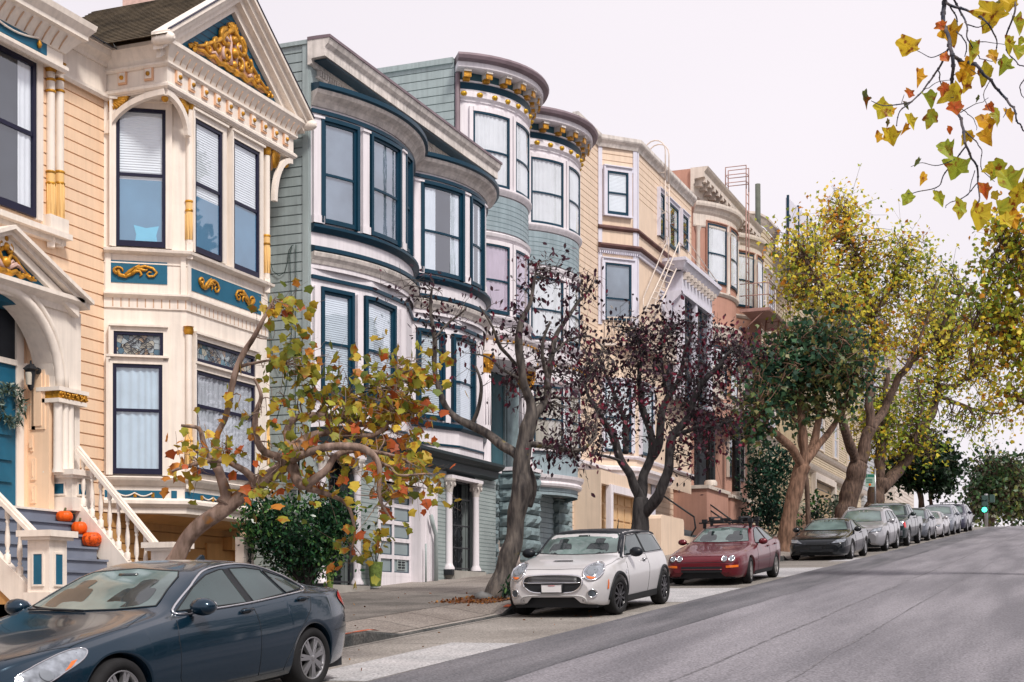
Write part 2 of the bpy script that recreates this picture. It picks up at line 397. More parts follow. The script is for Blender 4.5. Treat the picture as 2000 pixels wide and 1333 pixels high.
mb = MB(); band(3.62, 3.66, 5, 92, .008, .05, .25); band(2.62, 2.64, 8, 92, .008, .05, .25); mb.build('road_seams', surf('tar_seam', (.11, .107, .115), (.22, .21, .23), 5, .4))['kind'] = 'structure'
MATS_PAVE = surf('pavement_concrete', (.19, .165, .148), (.30, .27, .245), .5, .25, (1.22, 1.22))
sheet('pavement', [KERB + .16, 8.8, 9.1, 9.4, 11, 13.2, 16], lambda t, a: zs(t, a) - .002, MATS_PAVE)
# cross street beyond the crest is hidden by the slope; the right hand pavement lies outside the picture
mb = MB()
def patch(mb, a0, a1, t0, t1, zf, n=6, m_=3, mi=0):
    vs = [(-(a0 + (a1 - a0) * j / m_), t0 + (t1 - t0) * i / n, zf(t0 + (t1 - t0) * i / n, a0 + (a1 - a0) * j / m_)) for i in range(n + 1) for j in range(m_ + 1)]
    k = m_ + 1; mb.add(vs, [(i * k + j, i * k + j + 1, (i + 1) * k + j + 1, (i + 1) * k + j) for i in range(n) for j in range(m_)], mi)
patch(mb, 9.5, 13.3, 17.6, 24.2, lambda t, a: zs(t, a) + .003, 14, 6)
mb.build('driveway', surf('driveway_aggregate', (.10, .092, .085), (.19, .172, .158), 1.2, .6))['kind'] = 'structure'
mb = MB()
for (a0, a1, t0, t1) in ((LANE + .02, 8.3, 24.2, 28.4), (LANE + .02, 7.6, 32.6, 37.5), (LANE + .02, 7.4, 12.6, 16.6), (LANE + .02, 7.1, 41.5, 44)): patch(mb, a0, a1, t0, t1, lambda t, a: zg(t) + .006)
mb.build('lane_patch', surf('fresh_concrete', (.33, .33, .34), (.42, .41, .42), 2, .2))['kind'] = 'structure'
mb = MB()
for (t0, t1, s_) in ((14.9, 16.9, 1), (21.3, 22.3, 1)):
    patch(mb, KERB + .032, KERB + .13, t0, t1, lambda t, a: zg(t) + hk(t) + .003, 14)
def paint_red(m):
    n = m.node_tree; b = n.nodes['Principled BSDF']; return m
mb.build('kerb_paint', mat('kerb_red', (.50, .11, .045), .8, .6, 9))['kind'] = 'structure'
# tree basins with leaf litter
mb = MB()
for (t0, t1, a0, a1) in ((21.7, 23.9, 9.0, 9.9), (30.2, 32, 8.9, 9.9), (38, 40, 8.8, 9.8), (12.2, 14.6, 12.6, 14)):
    patch(mb, a0, a1, t0, t1, lambda t, a: zs(t, a) + .006)
mb.build('planting_soil', surf('soil', (.05, .03, .02), (.17, .075, .04), 14, 1))['kind'] = 'structure'
M['glass'] = glassmat('window_glass', (.90, .94, .97), .12)
M['glass_bright'] = glassmat('window_glass_bright', (.82, .88, .93), .2)
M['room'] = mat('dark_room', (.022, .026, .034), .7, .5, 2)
M['skygrey'] = mat('sky_reflection_backing', (.20, .235, .28), .8, .45, 1.2)  # backing behind plain panes, sky reflection put into its grey-blue colour
M['blueroom'] = mat('blue_room', (.12, .26, .40), .8, .2, 1.2)
M['curtain'] = mat('white_curtain', (.84, .83, .85), .9, .08, 3)
M['curtain_blue'] = mat('blue_grey_curtain', (.50, .60, .68), .9, .1, 3)
M['curtain_pink'] = mat('pink_curtain', (.62, .50, .60), .9, .08, 3)
M['blind'] = mat('white_blind', (.80, .81, .83), .7, .05, 3)
M['cream'] = mat('cream_paint', (.82, .74, .66), .5, .06, 2.5, .15, streak=.14)
M['peach'] = mat('peach_siding_paint', (.86, .62, .43), .55, .05, 2, .15, streak=.10)
M['yellow'] = mat('yellow_paint', (.78, .50, .20), .5, .06, 3)
M['navy'] = mat('navy_sash_paint', (.010, .010, .032), .35, .1, 4)
M['gold'] = mat('gold_paint', (.56, .27, .03), .35, .5, 9, .4, metal=.3)
M['pinkish'] = mat('pink_gilt', (.62, .42, .36), .5, .2, 9)
M['teal'] = mat('teal_blue_paint', (.012, .11, .19), .5, .12, 4)
M['brownroof'] = mat('brown_shingles', (.115, .09, .06), .9, .5, 3, .8, bscale=30)
M['greyroof'] = mat('grey_shingles', (.07, .075, .09), .85, .45, 3, .8, bscale=30)
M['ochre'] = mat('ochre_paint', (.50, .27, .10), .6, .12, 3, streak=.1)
M['step'] = mat('blue_grey_step_paint', (.19, .215, .275), .45, .15, 2.5)
M['black'] = mat('black_iron', (.022, .024, .028), .4, .3, 5)
M['brick'] = mat('painted_brick', (.33, .385, .385), .7, .12, 3)
M['gg'] = mat('grey_green_siding_paint', (.36, .425, .43), .6, .10, 2, .2, streak=.2)
M['white'] = mat('white_paint', (.76, .72, .755), .5, .05, 2, .1, streak=.16)
M['stone_white'] = mat('weathered_white_trim', (.68, .63, .59), .7, .25, 4, .3, streak=.3)
M['blue'] = mat('dark_blue_trim_paint', (.003, .036, .066), .4, .12, 4)
M['tar'] = mat('tar_roof', (.12, .12, .13), .9, .3, 1)
M['purplegrey'] = mat('mauve_grey_gutter', (.20, .15, .17), .5, .25, 3)
M['sea'] = mat('sea_blue_siding_paint', (.29, .365, .40), .6, .10, 2, .2, streak=.2)
M['rust'] = mat('rusticated_stone_paint', (.17, .225, .24), .85, .3, 3, 1.0, bscale=7)
M['seadark'] = mat('deep_teal_paint', (.035, .10, .125), .55, .15, 3)
M['lav'] = mat('lavender_white_trim', (.66, .65, .74), .5, .06, 3, streak=.12)
M['pale_peach'] = mat('pale_peach_siding_paint', (.74, .585, .455), .6, .06, 2, .15, streak=.12)
M['terra'] = mat('terracotta_stucco', (.47, .26, .20), .8, .10, 1.6, .3, streak=.12)
M['ivory'] = mat('ivory_trim_paint', (.66, .585, .52), .55, .10, 3, .15, streak=.25)
M['pinkiron'] = mat('pink_primer_iron', (.40, .24, .21), .6, .2, 5)
M['creamiron'] = mat('cream_iron', (.66, .58, .52), .6, .15, 5)
M['beige'] = mat('beige_siding_paint', (.56, .47, .345), .65, .10, 2, .2, streak=.2)
M['greyh'] = mat('grey_siding_paint', (.42, .43, .45), .65, .1, 2)
M['concrete'] = mat('concrete', (.36, .34, .31), .85, .2, 3, .4)
# ================================================================ yellow victorian house with gold ornaments
def Fp(path): return lambda s_, z, o: path.P(s_, z, o)
h1 = thing('victorian_house', 'peach and cream Victorian house with gold ornaments, a blue gable and front stairs', 'house', (-14.65, 19, 1.5))
AW, AF, AP = 14.65, 13.6, 14.25
t_bay = tt(203, AW); t_c1 = tt(364, AF); t_c2 = tt(521, AF); t_end = t_c2 + (t_c1 - t_bay)
wallp = Path([(-AW, 10), (-AW, 23.7)])
zb_ = zg(19) + .1; zt_ = 9.9
def W1(t): return t - 10
_pr = tt(158, AP); _zt = zz(150, 612, AP); _nb = round((_zt - zb_ + 1) / .185); _zm = zb_ - 1 + _nb * .185
m = MB(); siding(m, wallp.sub(W1(_pr - .06), W1(23.7)), zb_ - 1, _zm, .185); siding(m, wallp, _zm, _zm + .185 * round((10.2 - _zm) / .185), .185); m.build('wall', M['peach'], h1)
m = MB(); m.box(-26, -AW - .04, _pr, 23.68, -1, 10.15); m.box(-26, -AW - .04, 8, _pr, _zt, 10.15); m.box(-26, -AW - .8, 8, _pr, -1, _zt); m.build('house_body', M['peach'], h1)
# ---- bay
bay = Path([(-AW, t_bay), (-AF, t_c1), (-AF, t_c2), (-AW, t_end)])
L1 = math.hypot(AW - AF, t_c1 - t_bay); L2 = t_c2 - t_c1
fu = L1 + .01   # start of the street face
Z = lambda v: zz(366, v, AF)      # height of picture row v at the front corner of the bay
m = MB(); m.sweep(bay, [(0, Z(1004)), (0, Z(160))]); m.sweep(bay, [(-2, Z(1004)), (0, Z(1004))]); m.build('bay_wall', M['cream'], h1)
m = MB()   # underside of the bay tapers back to the wall
q = [Vector((*p, Z(990))) for p in bay.p]; q2 = [Vector((-AW - .02, t_bay + .3, Z(1010))), Vector((-AW - .02, t_c1 + .1, Z(1010))), Vector((-AW - .02, t_c2 - .1, Z(1010))), Vector((-AW - .02, t_end - .3, Z(1010)))]
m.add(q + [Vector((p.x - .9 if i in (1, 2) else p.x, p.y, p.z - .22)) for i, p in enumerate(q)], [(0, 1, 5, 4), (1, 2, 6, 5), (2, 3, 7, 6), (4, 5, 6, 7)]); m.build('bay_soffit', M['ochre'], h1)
m = MB()
for v, pr in ((500, [(.04, -.03), (.12, 0), (.13, .04), (.03, .07)]), (519, [(.015, -.02), (.015, 0)]), (583, [(.03, -.05), (.10, 0), (.10, .03), (.02, .05)]),
              (941, [(.03, -.08), (.10, 0), (.12, .04), (.03, .07)]), (986, [(.03, -.05), (.08, 0), (.08, .05), (.02, .09)])): mould(m, bay, pr, Z(v))
slab(m, bay, 0, bay.len, Z(608), Z(586), 0, .025)
# flat trims framing the blue panels
slab(m, bay, 0, bay.len, Z(982), Z(976), 0, .02)
for s_ in (.02, L1 - .09, L1 + .01, L1 + L2 - .1, L1 + L2 + .02): slab(m, bay, s_, s_ + .085, Z(583), Z(500), 0, .03)
m.build('bay_mouldings', M['cream'], h1)
m = MB()      # dentil slots
sx = L1 * .1
while sx < bay.len - .1: slab(m, bay, sx, sx + .018, Z(606), Z(588), .024, .028); sx += .125
m.build('dentil_grooves', mat('groove_tan', (.55, .36, .24), .7), h1)
# blue panels with gold scrolls
pn = MB(); gd = MB()
def panel(u0, u1, v0, v1, vref=None):
    pn.mark(); s0, s1 = bay.su(u0), bay.su(u1); z1, z0 = bay.zat(u0, v0), bay.zat(u0, v1); slab(pn, bay, s0, s1, z0, z1, 0, .012); return s0, s1, z0, z1
def scroll(mb, F, s0, s1, z0, z1, o=.03, flip=1, r=.03):
    cx_, cz = (s0 + s1) / 2, (z0 + z1) / 2; w_, h_ = (s1 - s0) / 2, (z1 - z0) / 2
    mb.mark(); f = lambda x, y: (cx_ + flip * x * w_, cz + y * h_)
    a = [f(-.95 + .22 * math.cos(t) + .0, .1 + .35 * math.sin(t)) for t in [4.5 - i * .55 for i in range(10)]]
    b = [f(x, y) for x, y in ((-1, .1), (-.9, -.45), (-.6, -.6), (-.25, -.2), (0, .45), (.35, .72), (.75, .5), (.95, 0), (.8, -.45), (.55, -.5), (.45, -.2), (.55, .05), (.7, 0))]
    c = [f(x, y) for x, y in ((-.3, -.3), (-.1, .1), (.1, .1), (.2, -.3), (.1, -.5))]
    d = [f(x, y) for x, y in ((-.1, .3), (.15, .3), (.4, .2), (.5, .35))]
    ornament(mb, F, [a, b, c, d, [f(x, y) for x, y in ((-.6, -.5), (-.4, .05), (-.15, .5), (.1, .85))]], r, 0, o)
for (u0, u1, v0, v1) in ((211, 326, 508, 551), (369, 509, 521, 566)):
    s0, s1, z0, z1 = panel(u0, u1, v0, v1)
    hh = z1 - z0
    if u0 < 300: c_ = (s0 + s1) / 2; scroll(gd, bay.P, c_ - .31, c_ + .31, z0 + hh * .12, z1 - hh * .12)
    else:
        c_ = (s0 + s1) / 2
        scroll(gd, bay.P, c_ - .78, c_ - .24, z0 + hh * .12, z1 - hh * .12); scroll(gd, bay.P, c_ + .24, c_ + .78, z0 + hh * .12, z1 - hh * .12, flip=-1)
for (u0, u1, v0, v1) in ((205, 320, 957, 978), (334, 345, 959, 977), (362, 500, 961, 981)):
    s0, s1, z0, z1 = panel(u0, u1, v0, v1)
    if u1 - u0 > 40:
        n = 3 if u0 < 300 else 5; a_, b_ = s0 + (s1 - s0) * .2, s1 - (s1 - s0) * .2; hz = z1 - z0
        gd.mark(); pts = [bay.P(a_ + (b_ - a_) * i / (6 * (n - 1)), z1 - hz * .25 - hz * .3 * abs(math.sin(math.pi * i / 6)), .03) for i in range(6 * (n - 1) + 1)]
        gd.tube(pts, .012, 5, 1)
        for i in range(n): sq = a_ + (b_ - a_) * i / (n - 1); gd.box(*[c for c in (bay.P(sq, 0, .01).x - .012, bay.P(sq, 0, .01).x + .03)], bay.P(sq, 0).y - .02, bay.P(sq, 0).y + .02, z1 - hz * .65, z1 - hz * .2)
pn.build('blue_panel', M['teal'], h1); gd.build('gold_scroll', [M['gold'], M['cream']], h1)
# bay windows
for (u0, u1, vt, vb, kind, inn, sp) in ((227, 323, 211, 481, 'blind', M['blind'], .5), (373.5, 428, 231, 491, 'blind', M['blind'], .5), (449, 501, 271, 524, 'blind', M['blind'], .5)):
    w_ = window(h1, bay, u0, u1, vt, vb, M['navy'], inn, kind, .48, case=M['cream'], cw=.10)
m = MB()      # lower halves of the upstairs windows look into a blue room
for (u0, u1, vt, vb) in ((227, 323, 350, 476), (373.5, 428, 380, 486), (449, 501, 395, 520)):
    m.mark(); s0, s1 = bay.su(u0) + .05, bay.su(u1) - .05; z1, z0 = bay.zat(u0, vt), bay.zat(u0, vb)
    m.sweep(bay.sub(s0, s1), [(.024, z0), (.024, z1)])
m.build('room_view', M['blueroom'], h1)
m = MB(); s0, s1 = bay.su(263), bay.su(308); z1, z0 = bay.zat(263, 442), bay.zat(263, 476)
m.prism([(s0, z0), (s1, z0), (s1 - .02, (z0 + z1) / 2), (s1 + .02, z1 + .01), ((s0 + s1) / 2, z1 - .03), (s0 - .02, z1 + .01), (s0 + .02, (z0 + z1) / 2)], bay.P, .025, .03); m.build('cushion', mat('sky_blue_cushion', (.16, .52, .72), .9), h1)
window(h1, bay, 220, 318, 711, 926, M['navy'], M['curtain_blue'], 'curtain', .42, case=M['cream'], cw=.10)
window(h1, bay, 376.5, 492, 723, 924, M['navy'], mat('grey_curtain', (.5, .5, .53), .9), 'curtain', .34, case=M['cream'], cw=.09)
# stained glass
sg = bpy.data.materials.new('stained_glass'); sg.use_nodes = True; n_ = sg.node_tree; b_ = n_.nodes['Principled BSDF']; b_.inputs['Roughness'].default_value = .12
tcn = n_.nodes.new('ShaderNodeTexCoord'); vo = n_.nodes.new('ShaderNodeTexVoronoi'); vo.inputs['Scale'].default_value = 11; vo.inputs['Randomness'].default_value = .8
ve = n_.nodes.new('ShaderNodeTexVoronoi'); ve.feature = 'DISTANCE_TO_EDGE'; ve.inputs['Scale'].default_value = 11; ve.inputs['Randomness'].default_value = .8
for q in (vo, ve): n_.links.new(tcn.outputs['Object'], q.inputs['Vector'])
crn = n_.nodes.new('ShaderNodeValToRGB'); e = crn.color_ramp; e.interpolation = 'CONSTANT'
for i, (p_, c_) in enumerate(((0, (.30, .34, .36)), (.3, (.06, .14, .2)), (.45, (.42, .40, .33)), (.62, (.10, .22, .28)), (.74, (.5, .34, .2)), (.82, (.36, .42, .45)))):
    if i < 2: el = e.elements[i]; el.position = p_
    else: el = e.elements.new(p_)
    el.color = (*c_, 1)
sp_ = n_.nodes.new('ShaderNodeSeparateColor'); n_.links.new(vo.outputs['Color'], sp_.inputs[0]); n_.links.new(sp_.outputs[0], crn.inputs['Fac'])
lt = n_.nodes.new('ShaderNodeMath'); lt.operation = 'GREATER_THAN'; lt.inputs[1].default_value = .035; n_.links.new(ve.outputs['Distance'], lt.inputs[0])
vm_ = n_.nodes.new('ShaderNodeVectorMath'); vm_.operation = 'SCALE'; n_.links.new(crn.outputs['Color'], vm_.inputs[0]); n_.links.new(lt.outputs[0], vm_.inputs['Scale']); n_.links.new(vm_.outputs[0], b_.inputs['Base Color'])
lead = mat('lead_came', (.05, .05, .06), .5)
for (u0, u1, vt, vb) in ((222, 319, 648, 702), (376.5, 492, 663, 709)):
    w_ = window(h1, bay, u0, u1, vt, vb, M['navy'], sg, 'stained', 0, fw=.05, case=M['cream'], cw=.075, name='stained_glass_window', glass=glassmat('clear_pane', (.95, .95, .95), 0))
    s0, s1 = bay.su(u0), bay.su(u1); z1, z0 = bay.zat(u0, vt), bay.zat(u0, vb); c_ = (s0 + s1) / 2; zc = (z0 + z1) / 2; m = MB(); hh = (z1 - z0) / 2
    for k_ in ((0,) if u0 < 300 else (-.32, .32)):
        for rr_ in (.35, .6):
            m.tube([bay.P(c_ + k_ + hh * rr_ * 1.4 * math.cos(a_) * (1 + .2 * math.cos(4 * a_)), zc + hh * rr_ * math.sin(a_) * (1 + .15 * math.cos(4 * a_)), .03) for a_ in [i * math.pi / 12 for i in range(25)]], .008, 4)
        for i in range(8): a_ = i * math.pi / 4; m.tube([bay.P(c_ + k_ + hh * .2 * math.cos(a_), zc + hh * .2 * math.sin(a_), .03), bay.P(c_ + k_ + hh * 1.1 * math.cos(a_), zc + hh * .75 * math.sin(a_), .03)], .006, 4)
    m.build('leading', lead, w_)
# bay corner columns with gold caps
cm = MB()
def colonette(path, u, vt, vb, r, rings=(), yel=None, ref=None, cap=True):
    cm.mark(); s_ = path.su(u); p = path.P(s_, 0, r * .6); z1, z0 = path.zat(u, vt), path.zat(u, vb)
    cm.lathe([(r, z0), (r, z1)], (p.x, p.y, 0), 12, 0)
    cm.lathe([(r * 1.25, z0 - .25), (r * 1.25, z0)], (p.x, p.y, 0), 4, 0, smooth=False)
    if cap: cm.lathe([(r * 1.1, z1), (r * 1.5, z1 + .05), (r * 1.3, z1 + .12), (r * 1.6, z1 + .13)], (p.x, p.y, 0), 12, 2)
    if yel:
        a, b = path.zat(u, yel[0]), path.zat(u, yel[1]); cm.lathe([(r * 1.06, b), (r * 1.06, a)], (p.x, p.y, 0), 12, 1)
        for k in range(8): t_ = k * math.pi / 4; cm.tube([(p.x + r * 1.08 * math.cos(t_), p.y + r * 1.08 * math.sin(t_), b), (p.x + r * 1.08 * math.cos(t_), p.y + r * 1.08 * math.sin(t_), a - .2)], .008, 4, 1)
    for v in rings: z_ = path.zat(u, v); cm.lathe([(r * 1.1, z_ - .02), (r * 1.3, z_), (r * 1.1, z_ + .02)], (p.x, p.y, 0), 12, 2)
colonette(bay, 366, 216, 477, .055, (395, 413), (395, 470)); colonette(bay, 518, 305, 545, .055, (462, 478), (462, 535))
colonette(bay, 365.5, 655, 925, .055, (862, 880), (830, 910)); colonette(bay, 517, 700, 925, .055, (862, 878), (830, 910))
# ---- square entablature over the canted bay
ent = Path([(-AW, t_bay + .02), (-AF + .12, t_bay + .02), (-AF + .12, t_end), (-AW, t_end)])
ent2 = Path([(-AW, t_bay - .15), (-AF + .26, t_bay - .15), (-AF + .26, t_end + .1), (-AW, t_end + .1)])
zE0, zE1 = Z(206), zz(335, 95, AF - .1)      # underside, underside of the pediment
m = MB(); slab(m, ent, 0, ent.len, zE0, zE1, -.35, 0)
m.box(-AW, -AF + .1, t_bay + .05, t_end - .05, zE0 + .02, zE0 + .06)
mould(m, ent, [(.02, 0), (.05, .03), (.05, .07), (.02, .1)], zE0 + .02); mould(m, ent, [(.03, 0), (.06, .03), (.06, .06)], zE1 - .32)
mould(m, ent, [(.02, 0), (.05, .08), (.14, .22), (.16, .24), (.16, .30)], zE1 - .26)
m.build('entablature', M['cream'], h1)
m = MB(); r_ = MB(); sl_ = MB()
slen = ent.len; e1 = AW - AF + .12
for i in range(10): m.mark(); r_.mark(); s_ = e1 + .1 + (t_end - t_bay - .24) * (i + .5) / 10; zc = zE0 + (zE1 - zE0) * .40; slab(m, ent, s_ - .08, s_ + .08, zc - .1, zc + .1, 0, .03, 0); slab(m, ent, s_ - .055, s_ + .065, zc - .07, zc + .08, .03, .04, 1); r_.ball(ent.P(s_, zc, .05), .038, 8)
for i in range(2): m.mark(); r_.mark(); s_ = e1 * (.3 + .42 * i); zc = zE0 + (zE1 - zE0) * .40; slab(m, ent, s_ - .08, s_ + .08, zc - .1, zc + .1, 0, .03, 0); slab(m, ent, s_ - .065, s_ + .055, zc - .07, zc + .08, .03, .04, 1); r_.ball(ent.P(s_, zc, .05), .038, 8)
m.build('rosette_block', [mat('tan_block', (.70, .42, .26), .6), M['cream']], h1); r_.build('gold_rosette', M['gold'], h1)
sx = e1 + .12
while sx < ent.len - e1: sl_.mark(); sl_.tube([ent.P(sx, zE1 - .22, .035), ent.P(sx, zE1 - .15, .065), ent.P(sx, zE1 - .08, .12)], .011, 4); sx += .17
sl_.build('cornice_groove', mat('groove_tan', (.55, .36, .24)), h1)
# arch brackets
m = MB(); fan = MB()
def arch_br(F, s0, s1, z0, z1, flip):
    m.mark(); fan.mark(); n = 10; o_ = []; i_ = []
    for i in range(n + 1):
        a_ = math.pi / 2 * i / n; x = s0 + (s1 - s0) * (1 - math.cos(a_)); z_ = z0 + (z1 - z0) * math.sin(a_); o_.append((x, z_))
    for i in range(n + 1):
        a_ = math.pi / 2 * i / n; w_ = .10 / abs(s1 - s0); x = s0 + (s1 - s0) * (w_ + (1 - w_) * (1 - math.cos(a_))); z_ = z0 + (z1 - z0 - .09) * math.sin(a_); i_.append((x, z_))
    for i in range(n): m.prism([o_[i], i_[i], i_[i + 1], o_[i + 1]], F, -.03, .05)
    for i in range(1, 9):
        a_ = math.pi / 2 * i / 9; q_ = (1 - math.cos(a_)); c = (s0 + (s1 - s0) * .02, z1)
        fan.tube([F(c[0], c[1], 0), F(c[0] + (s1 - s0) * .36 * math.cos(a_), c[1] - (z1 - z0) * .36 * math.sin(a_), 0)], [.012, .03], 5)
    fan.prism([(s0, z1 - (z1 - z0) * .42), (s0 + (s1 - s0) * .42, z1), (s0, z1)], F, -.03, -.01, 1)
cn = Path([(-AW, t_bay + .03), (-AF + .08, t_bay + .03)])
arch_br(cn.P, .02, cn.len, zz(203, 262, AW) , zE0 + .01, 1)
fr_ = Path([(-AF + .08, t_bay + .03), (-AF + .08, t_end - .03)]); lq = t_c1 - t_bay - .03
arch_br(fr_.P, lq - .05, 0, Z(272), zE0 + .01, -1); rq = t_c2 - t_bay + .0
arch_br(fr_.P, rq + .02, fr_.len, zz(518, 390, AF), zE0 + .01, 1)
m.build('arch_bracket', M['cream'], h1); fan.build('gold_fan', [M['gold'], mat('brown_fan_ground', (.25, .13, .06))], h1)
m = MB(); m.ball((-AF + .02, t_bay + .1, zE0 - .1), .06); m.lathe([(.02, zE0 - .06), (.05, zE0)], (-AF + .02, t_bay + .1, 0), 8); m.mark(); m.ball((-AF + .02, t_end - .1, zE0 - .1), .06); m.build('gold_ball_drop', M['gold'], h1)
# ---- pediment gable
tl, tr = t_bay - .25, t_end + .22; apx = (tl + tr) / 2; zp0 = zE1 + .04; ph_ = zz(480, -21, AF - .2) - .11 - zp0
gp = Path([(-AF + .05, tl - 1), (-AF + .05, tr + 1)]); G = lambda t: t - tl + 1
m = MB(); m.prism([(G(tl + .2), zp0), (G(tr - .2), zp0), (G(apx), zp0 + ph_ * .93)], gp.P, -.1, 0); m.build('gable_panel', M['teal'], h1)
m = MB()
zz0 = zp0
while zz0 < zp0 + ph_ * .9: hw = (tr - tl) / 2 * (1 - (zz0 - zp0) / ph_) * .93; slab(m, gp, G(apx - hw), G(apx + hw), zz0, zz0 + .012, -.01, .003); zz0 += .13
m.build('gable_board_joints', M['navy'], h1)
m = MB(); nv = MB()
for sg_ in (-1, 1):
    e_ = tl if sg_ < 0 else tr
    m.mark(); nv.mark()
    def rk(o0, o1, d0, d1, mb=m, ext=.0):   # raking cornice piece: offsets d0..d1 below the roof line
        d0 += .18; d1 += .18; a_ = (G(e_ + sg_ * ext), zp0 - .0 + (-ext * ph_ / ((tr - tl) / 2))); b_ = (G(apx), zp0 + ph_)
        mb.prism([(a_[0], a_[1] - d0), (b_[0], b_[1] - d0), (b_[0], b_[1] - d1), (a_[0], a_[1] - d1)], gp.P, o0, o1)
    rk(.0, .34, -.27, -.20, m, .05); rk(0, .26, -.2, -.1, m, .05); rk(0, .18, -.1, .02, m, .0); rk(0, .08, .02, .17, m, -.08); rk(.30, .355, -.29, -.272, nv, .05)
    bx = gp.P(G(e_ + sg_ * .02), zp0 - .06, .2); m.lathe([(.03, -.2), (.075, -.16), (.09, -.08), (.09, .12), (.06, .18), (.03, .2)], bx, 12, 0, 'x')
m.build('raking_cornice', M['cream'], h1); nv.build('roof_edge', M['navy'], h1)
m = MB(); mould(m, Path([(-AF + .05, tl + .1), (-AF + .05, tr - .1)]), [(.03, -.02), (.17, 0), (.17, .05), (.02, .08)], zp0 - .04); m.build('pediment_sill', M['cream'], h1)
# gilded relief
m = MB(); hq = [(0, .74), (.09, .70), (.15, .58), (.24, .46), (.38, .36), (.55, .23), (.75, .12), (.93, .04), (.8, .0), (.6, .03), (.4, .0), (.2, .04), (0, .02)]; m.prism([(G(apx) + x * ph_ * .79, zp0 + .16 + z_ * ph_ * .76) for x, z_ in hq] + [(G(apx) - x * ph_ * .79, zp0 + .16 + z_ * ph_ * .76) for x, z_ in hq[::-1][1:-1]], gp.P, 0, .04); m.build('relief_ground', mat('rose_gilt_ground', (.48, .25, .14), .5, .4, 14, .6), h1)
og = MB(); F_ = gp.P; ca = G(apx); h_ = ph_ * .78; zp_keep = zp0; zp0 = zp0 + .10
def oc(pts, r, mi=0):
    for k in (-1, 1): ornament(og, F_, [[(ca + k * x * h_ * 1.08, zp0 + .06 + z_ * h_) for x, z_ in pts]], r, mi, .05)
oc(spiral((.17, .42), .13, 1.4, 1.6, -1), .05); oc(spiral((.36, .24), .10, 1.4, 1.2, -1), .04); oc(spiral((.13, .20), .10, 1.3, -1.2, 1), .042); oc(spiral((.56, .14), .07, 1.3, 1, -1), .034)
oc([(0, .60), (.08, .56), (.17, .50), (.25, .40), (.34, .33), (.44, .27), (.55, .21), (.66, .14), (.78, .09), (.90, .05)], .05)
oc([(0, .05), (.1, .03), (.2, .06), (.32, .02), (.44, .08), (.56, .02), (.68, .06), (.8, .03), (.92, .04)], .05); oc([(.02, .62), (.05, .68), (.10, .66), (.12, .6)], .03)
oc([(.05, .1), (.07, .25), (.04, .42), (.08, .52)], .04, 1); oc([(.22, .12), (.24, .22), (.20, .32)], .04, 1); oc([(.38, .09), (.42, .14), (.5, .1)], .035, 1); oc([(.1, .4), (.17, .45), (.2, .38)], .04, 1)
for x, z_ in ((.9, .05), (.83, .09), (.95, .02), (.86, 0)): oc([(x, z_), (x + .05, z_ + .01)], .035)
og.ball(F_(ca, zp0 + .06 + .46 * h_, .07), .075, 10); og.ball(F_(ca, zp0 + .06 + .28 * h_, .07), .09, 10); og.ball(F_(ca, zp0 + .06 + .12 * h_, .06), .07, 10)
for k in range(7): a_ = math.pi * (k + .5) / 7; og.tube([F_(ca + .05 * math.cos(a_), zp0 + .06 + .56 * h_ + .03 * math.sin(a_), .06), F_(ca + .15 * math.cos(a_), zp0 + .06 + .6 * h_ + .13 * math.sin(a_), .06)], [.03, .018], 5)
og.build('gable_relief', [M['gold'], M['pinkish']], h1); zp0 = zp_keep
# ---- roofs
def shingle_roof(quads, m_, name, rows=26):
    mb = MB()
    for (a, b, c, d) in quads:      # a-b eave, d-c ridge
        a, b, c, d = map(Vector, (a, b, c, d)); nrm_ = (b - a).cross(d - a).normalized()
        if nrm_.z < 0: nrm_ = -nrm_
        for i in range(rows):
            f0, f1 = i / rows, (i + 1) / rows; p0, p1 = a.lerp(d, f0), b.lerp(c, f0); q0, q1 = a.lerp(d, f1), b.lerp(c, f1)
            mb.add([p0 + nrm_ * .014, p1 + nrm_ * .014, q1, q0, p0, p1], [(0, 1, 2, 3), (4, 5, 1, 0)])
    return mb.build(name, m_, h1)
zr0 = zp0 + .04; zr1 = zp0 + ph_ + .28; xf = -AF + .38
mid_t = apx; zl = zr0
xk = -16.3; shingle_roof([((xf, tl - .12, zE1 + .0), (xk, tl - .12, zE1 + .0), (xk, apx, zp0 + ph_ + .085), (xf, apx, zp0 + ph_ + .085)), ((xf, tr + .05, zr0 - .02), (xk, tr + .05, zr0 - .02), (xk, apx, zp0 + ph_ + .085), (xf, apx, zp0 + ph_ + .085))], M['brownroof'], 'roof')
m = MB(); m.add([(xk, tl - .12, zE1), (xk, tr + .05, zr0), (xk, apx, zp0 + ph_ + .08)], [(0, 1, 2)]); m.build('roof_back', M['peach'], h1)
zle = zz(160, 60, AW - .3)
shingle_roof([((-AW + .35, 8, zle), (-AW + .35, tl + .3, zle - .02), (-AW - 3.2, tl + .9, zle + 1.5), (-AW - 3.2, 8, zle + 1.5))], M['greyroof'], 'side_roof')
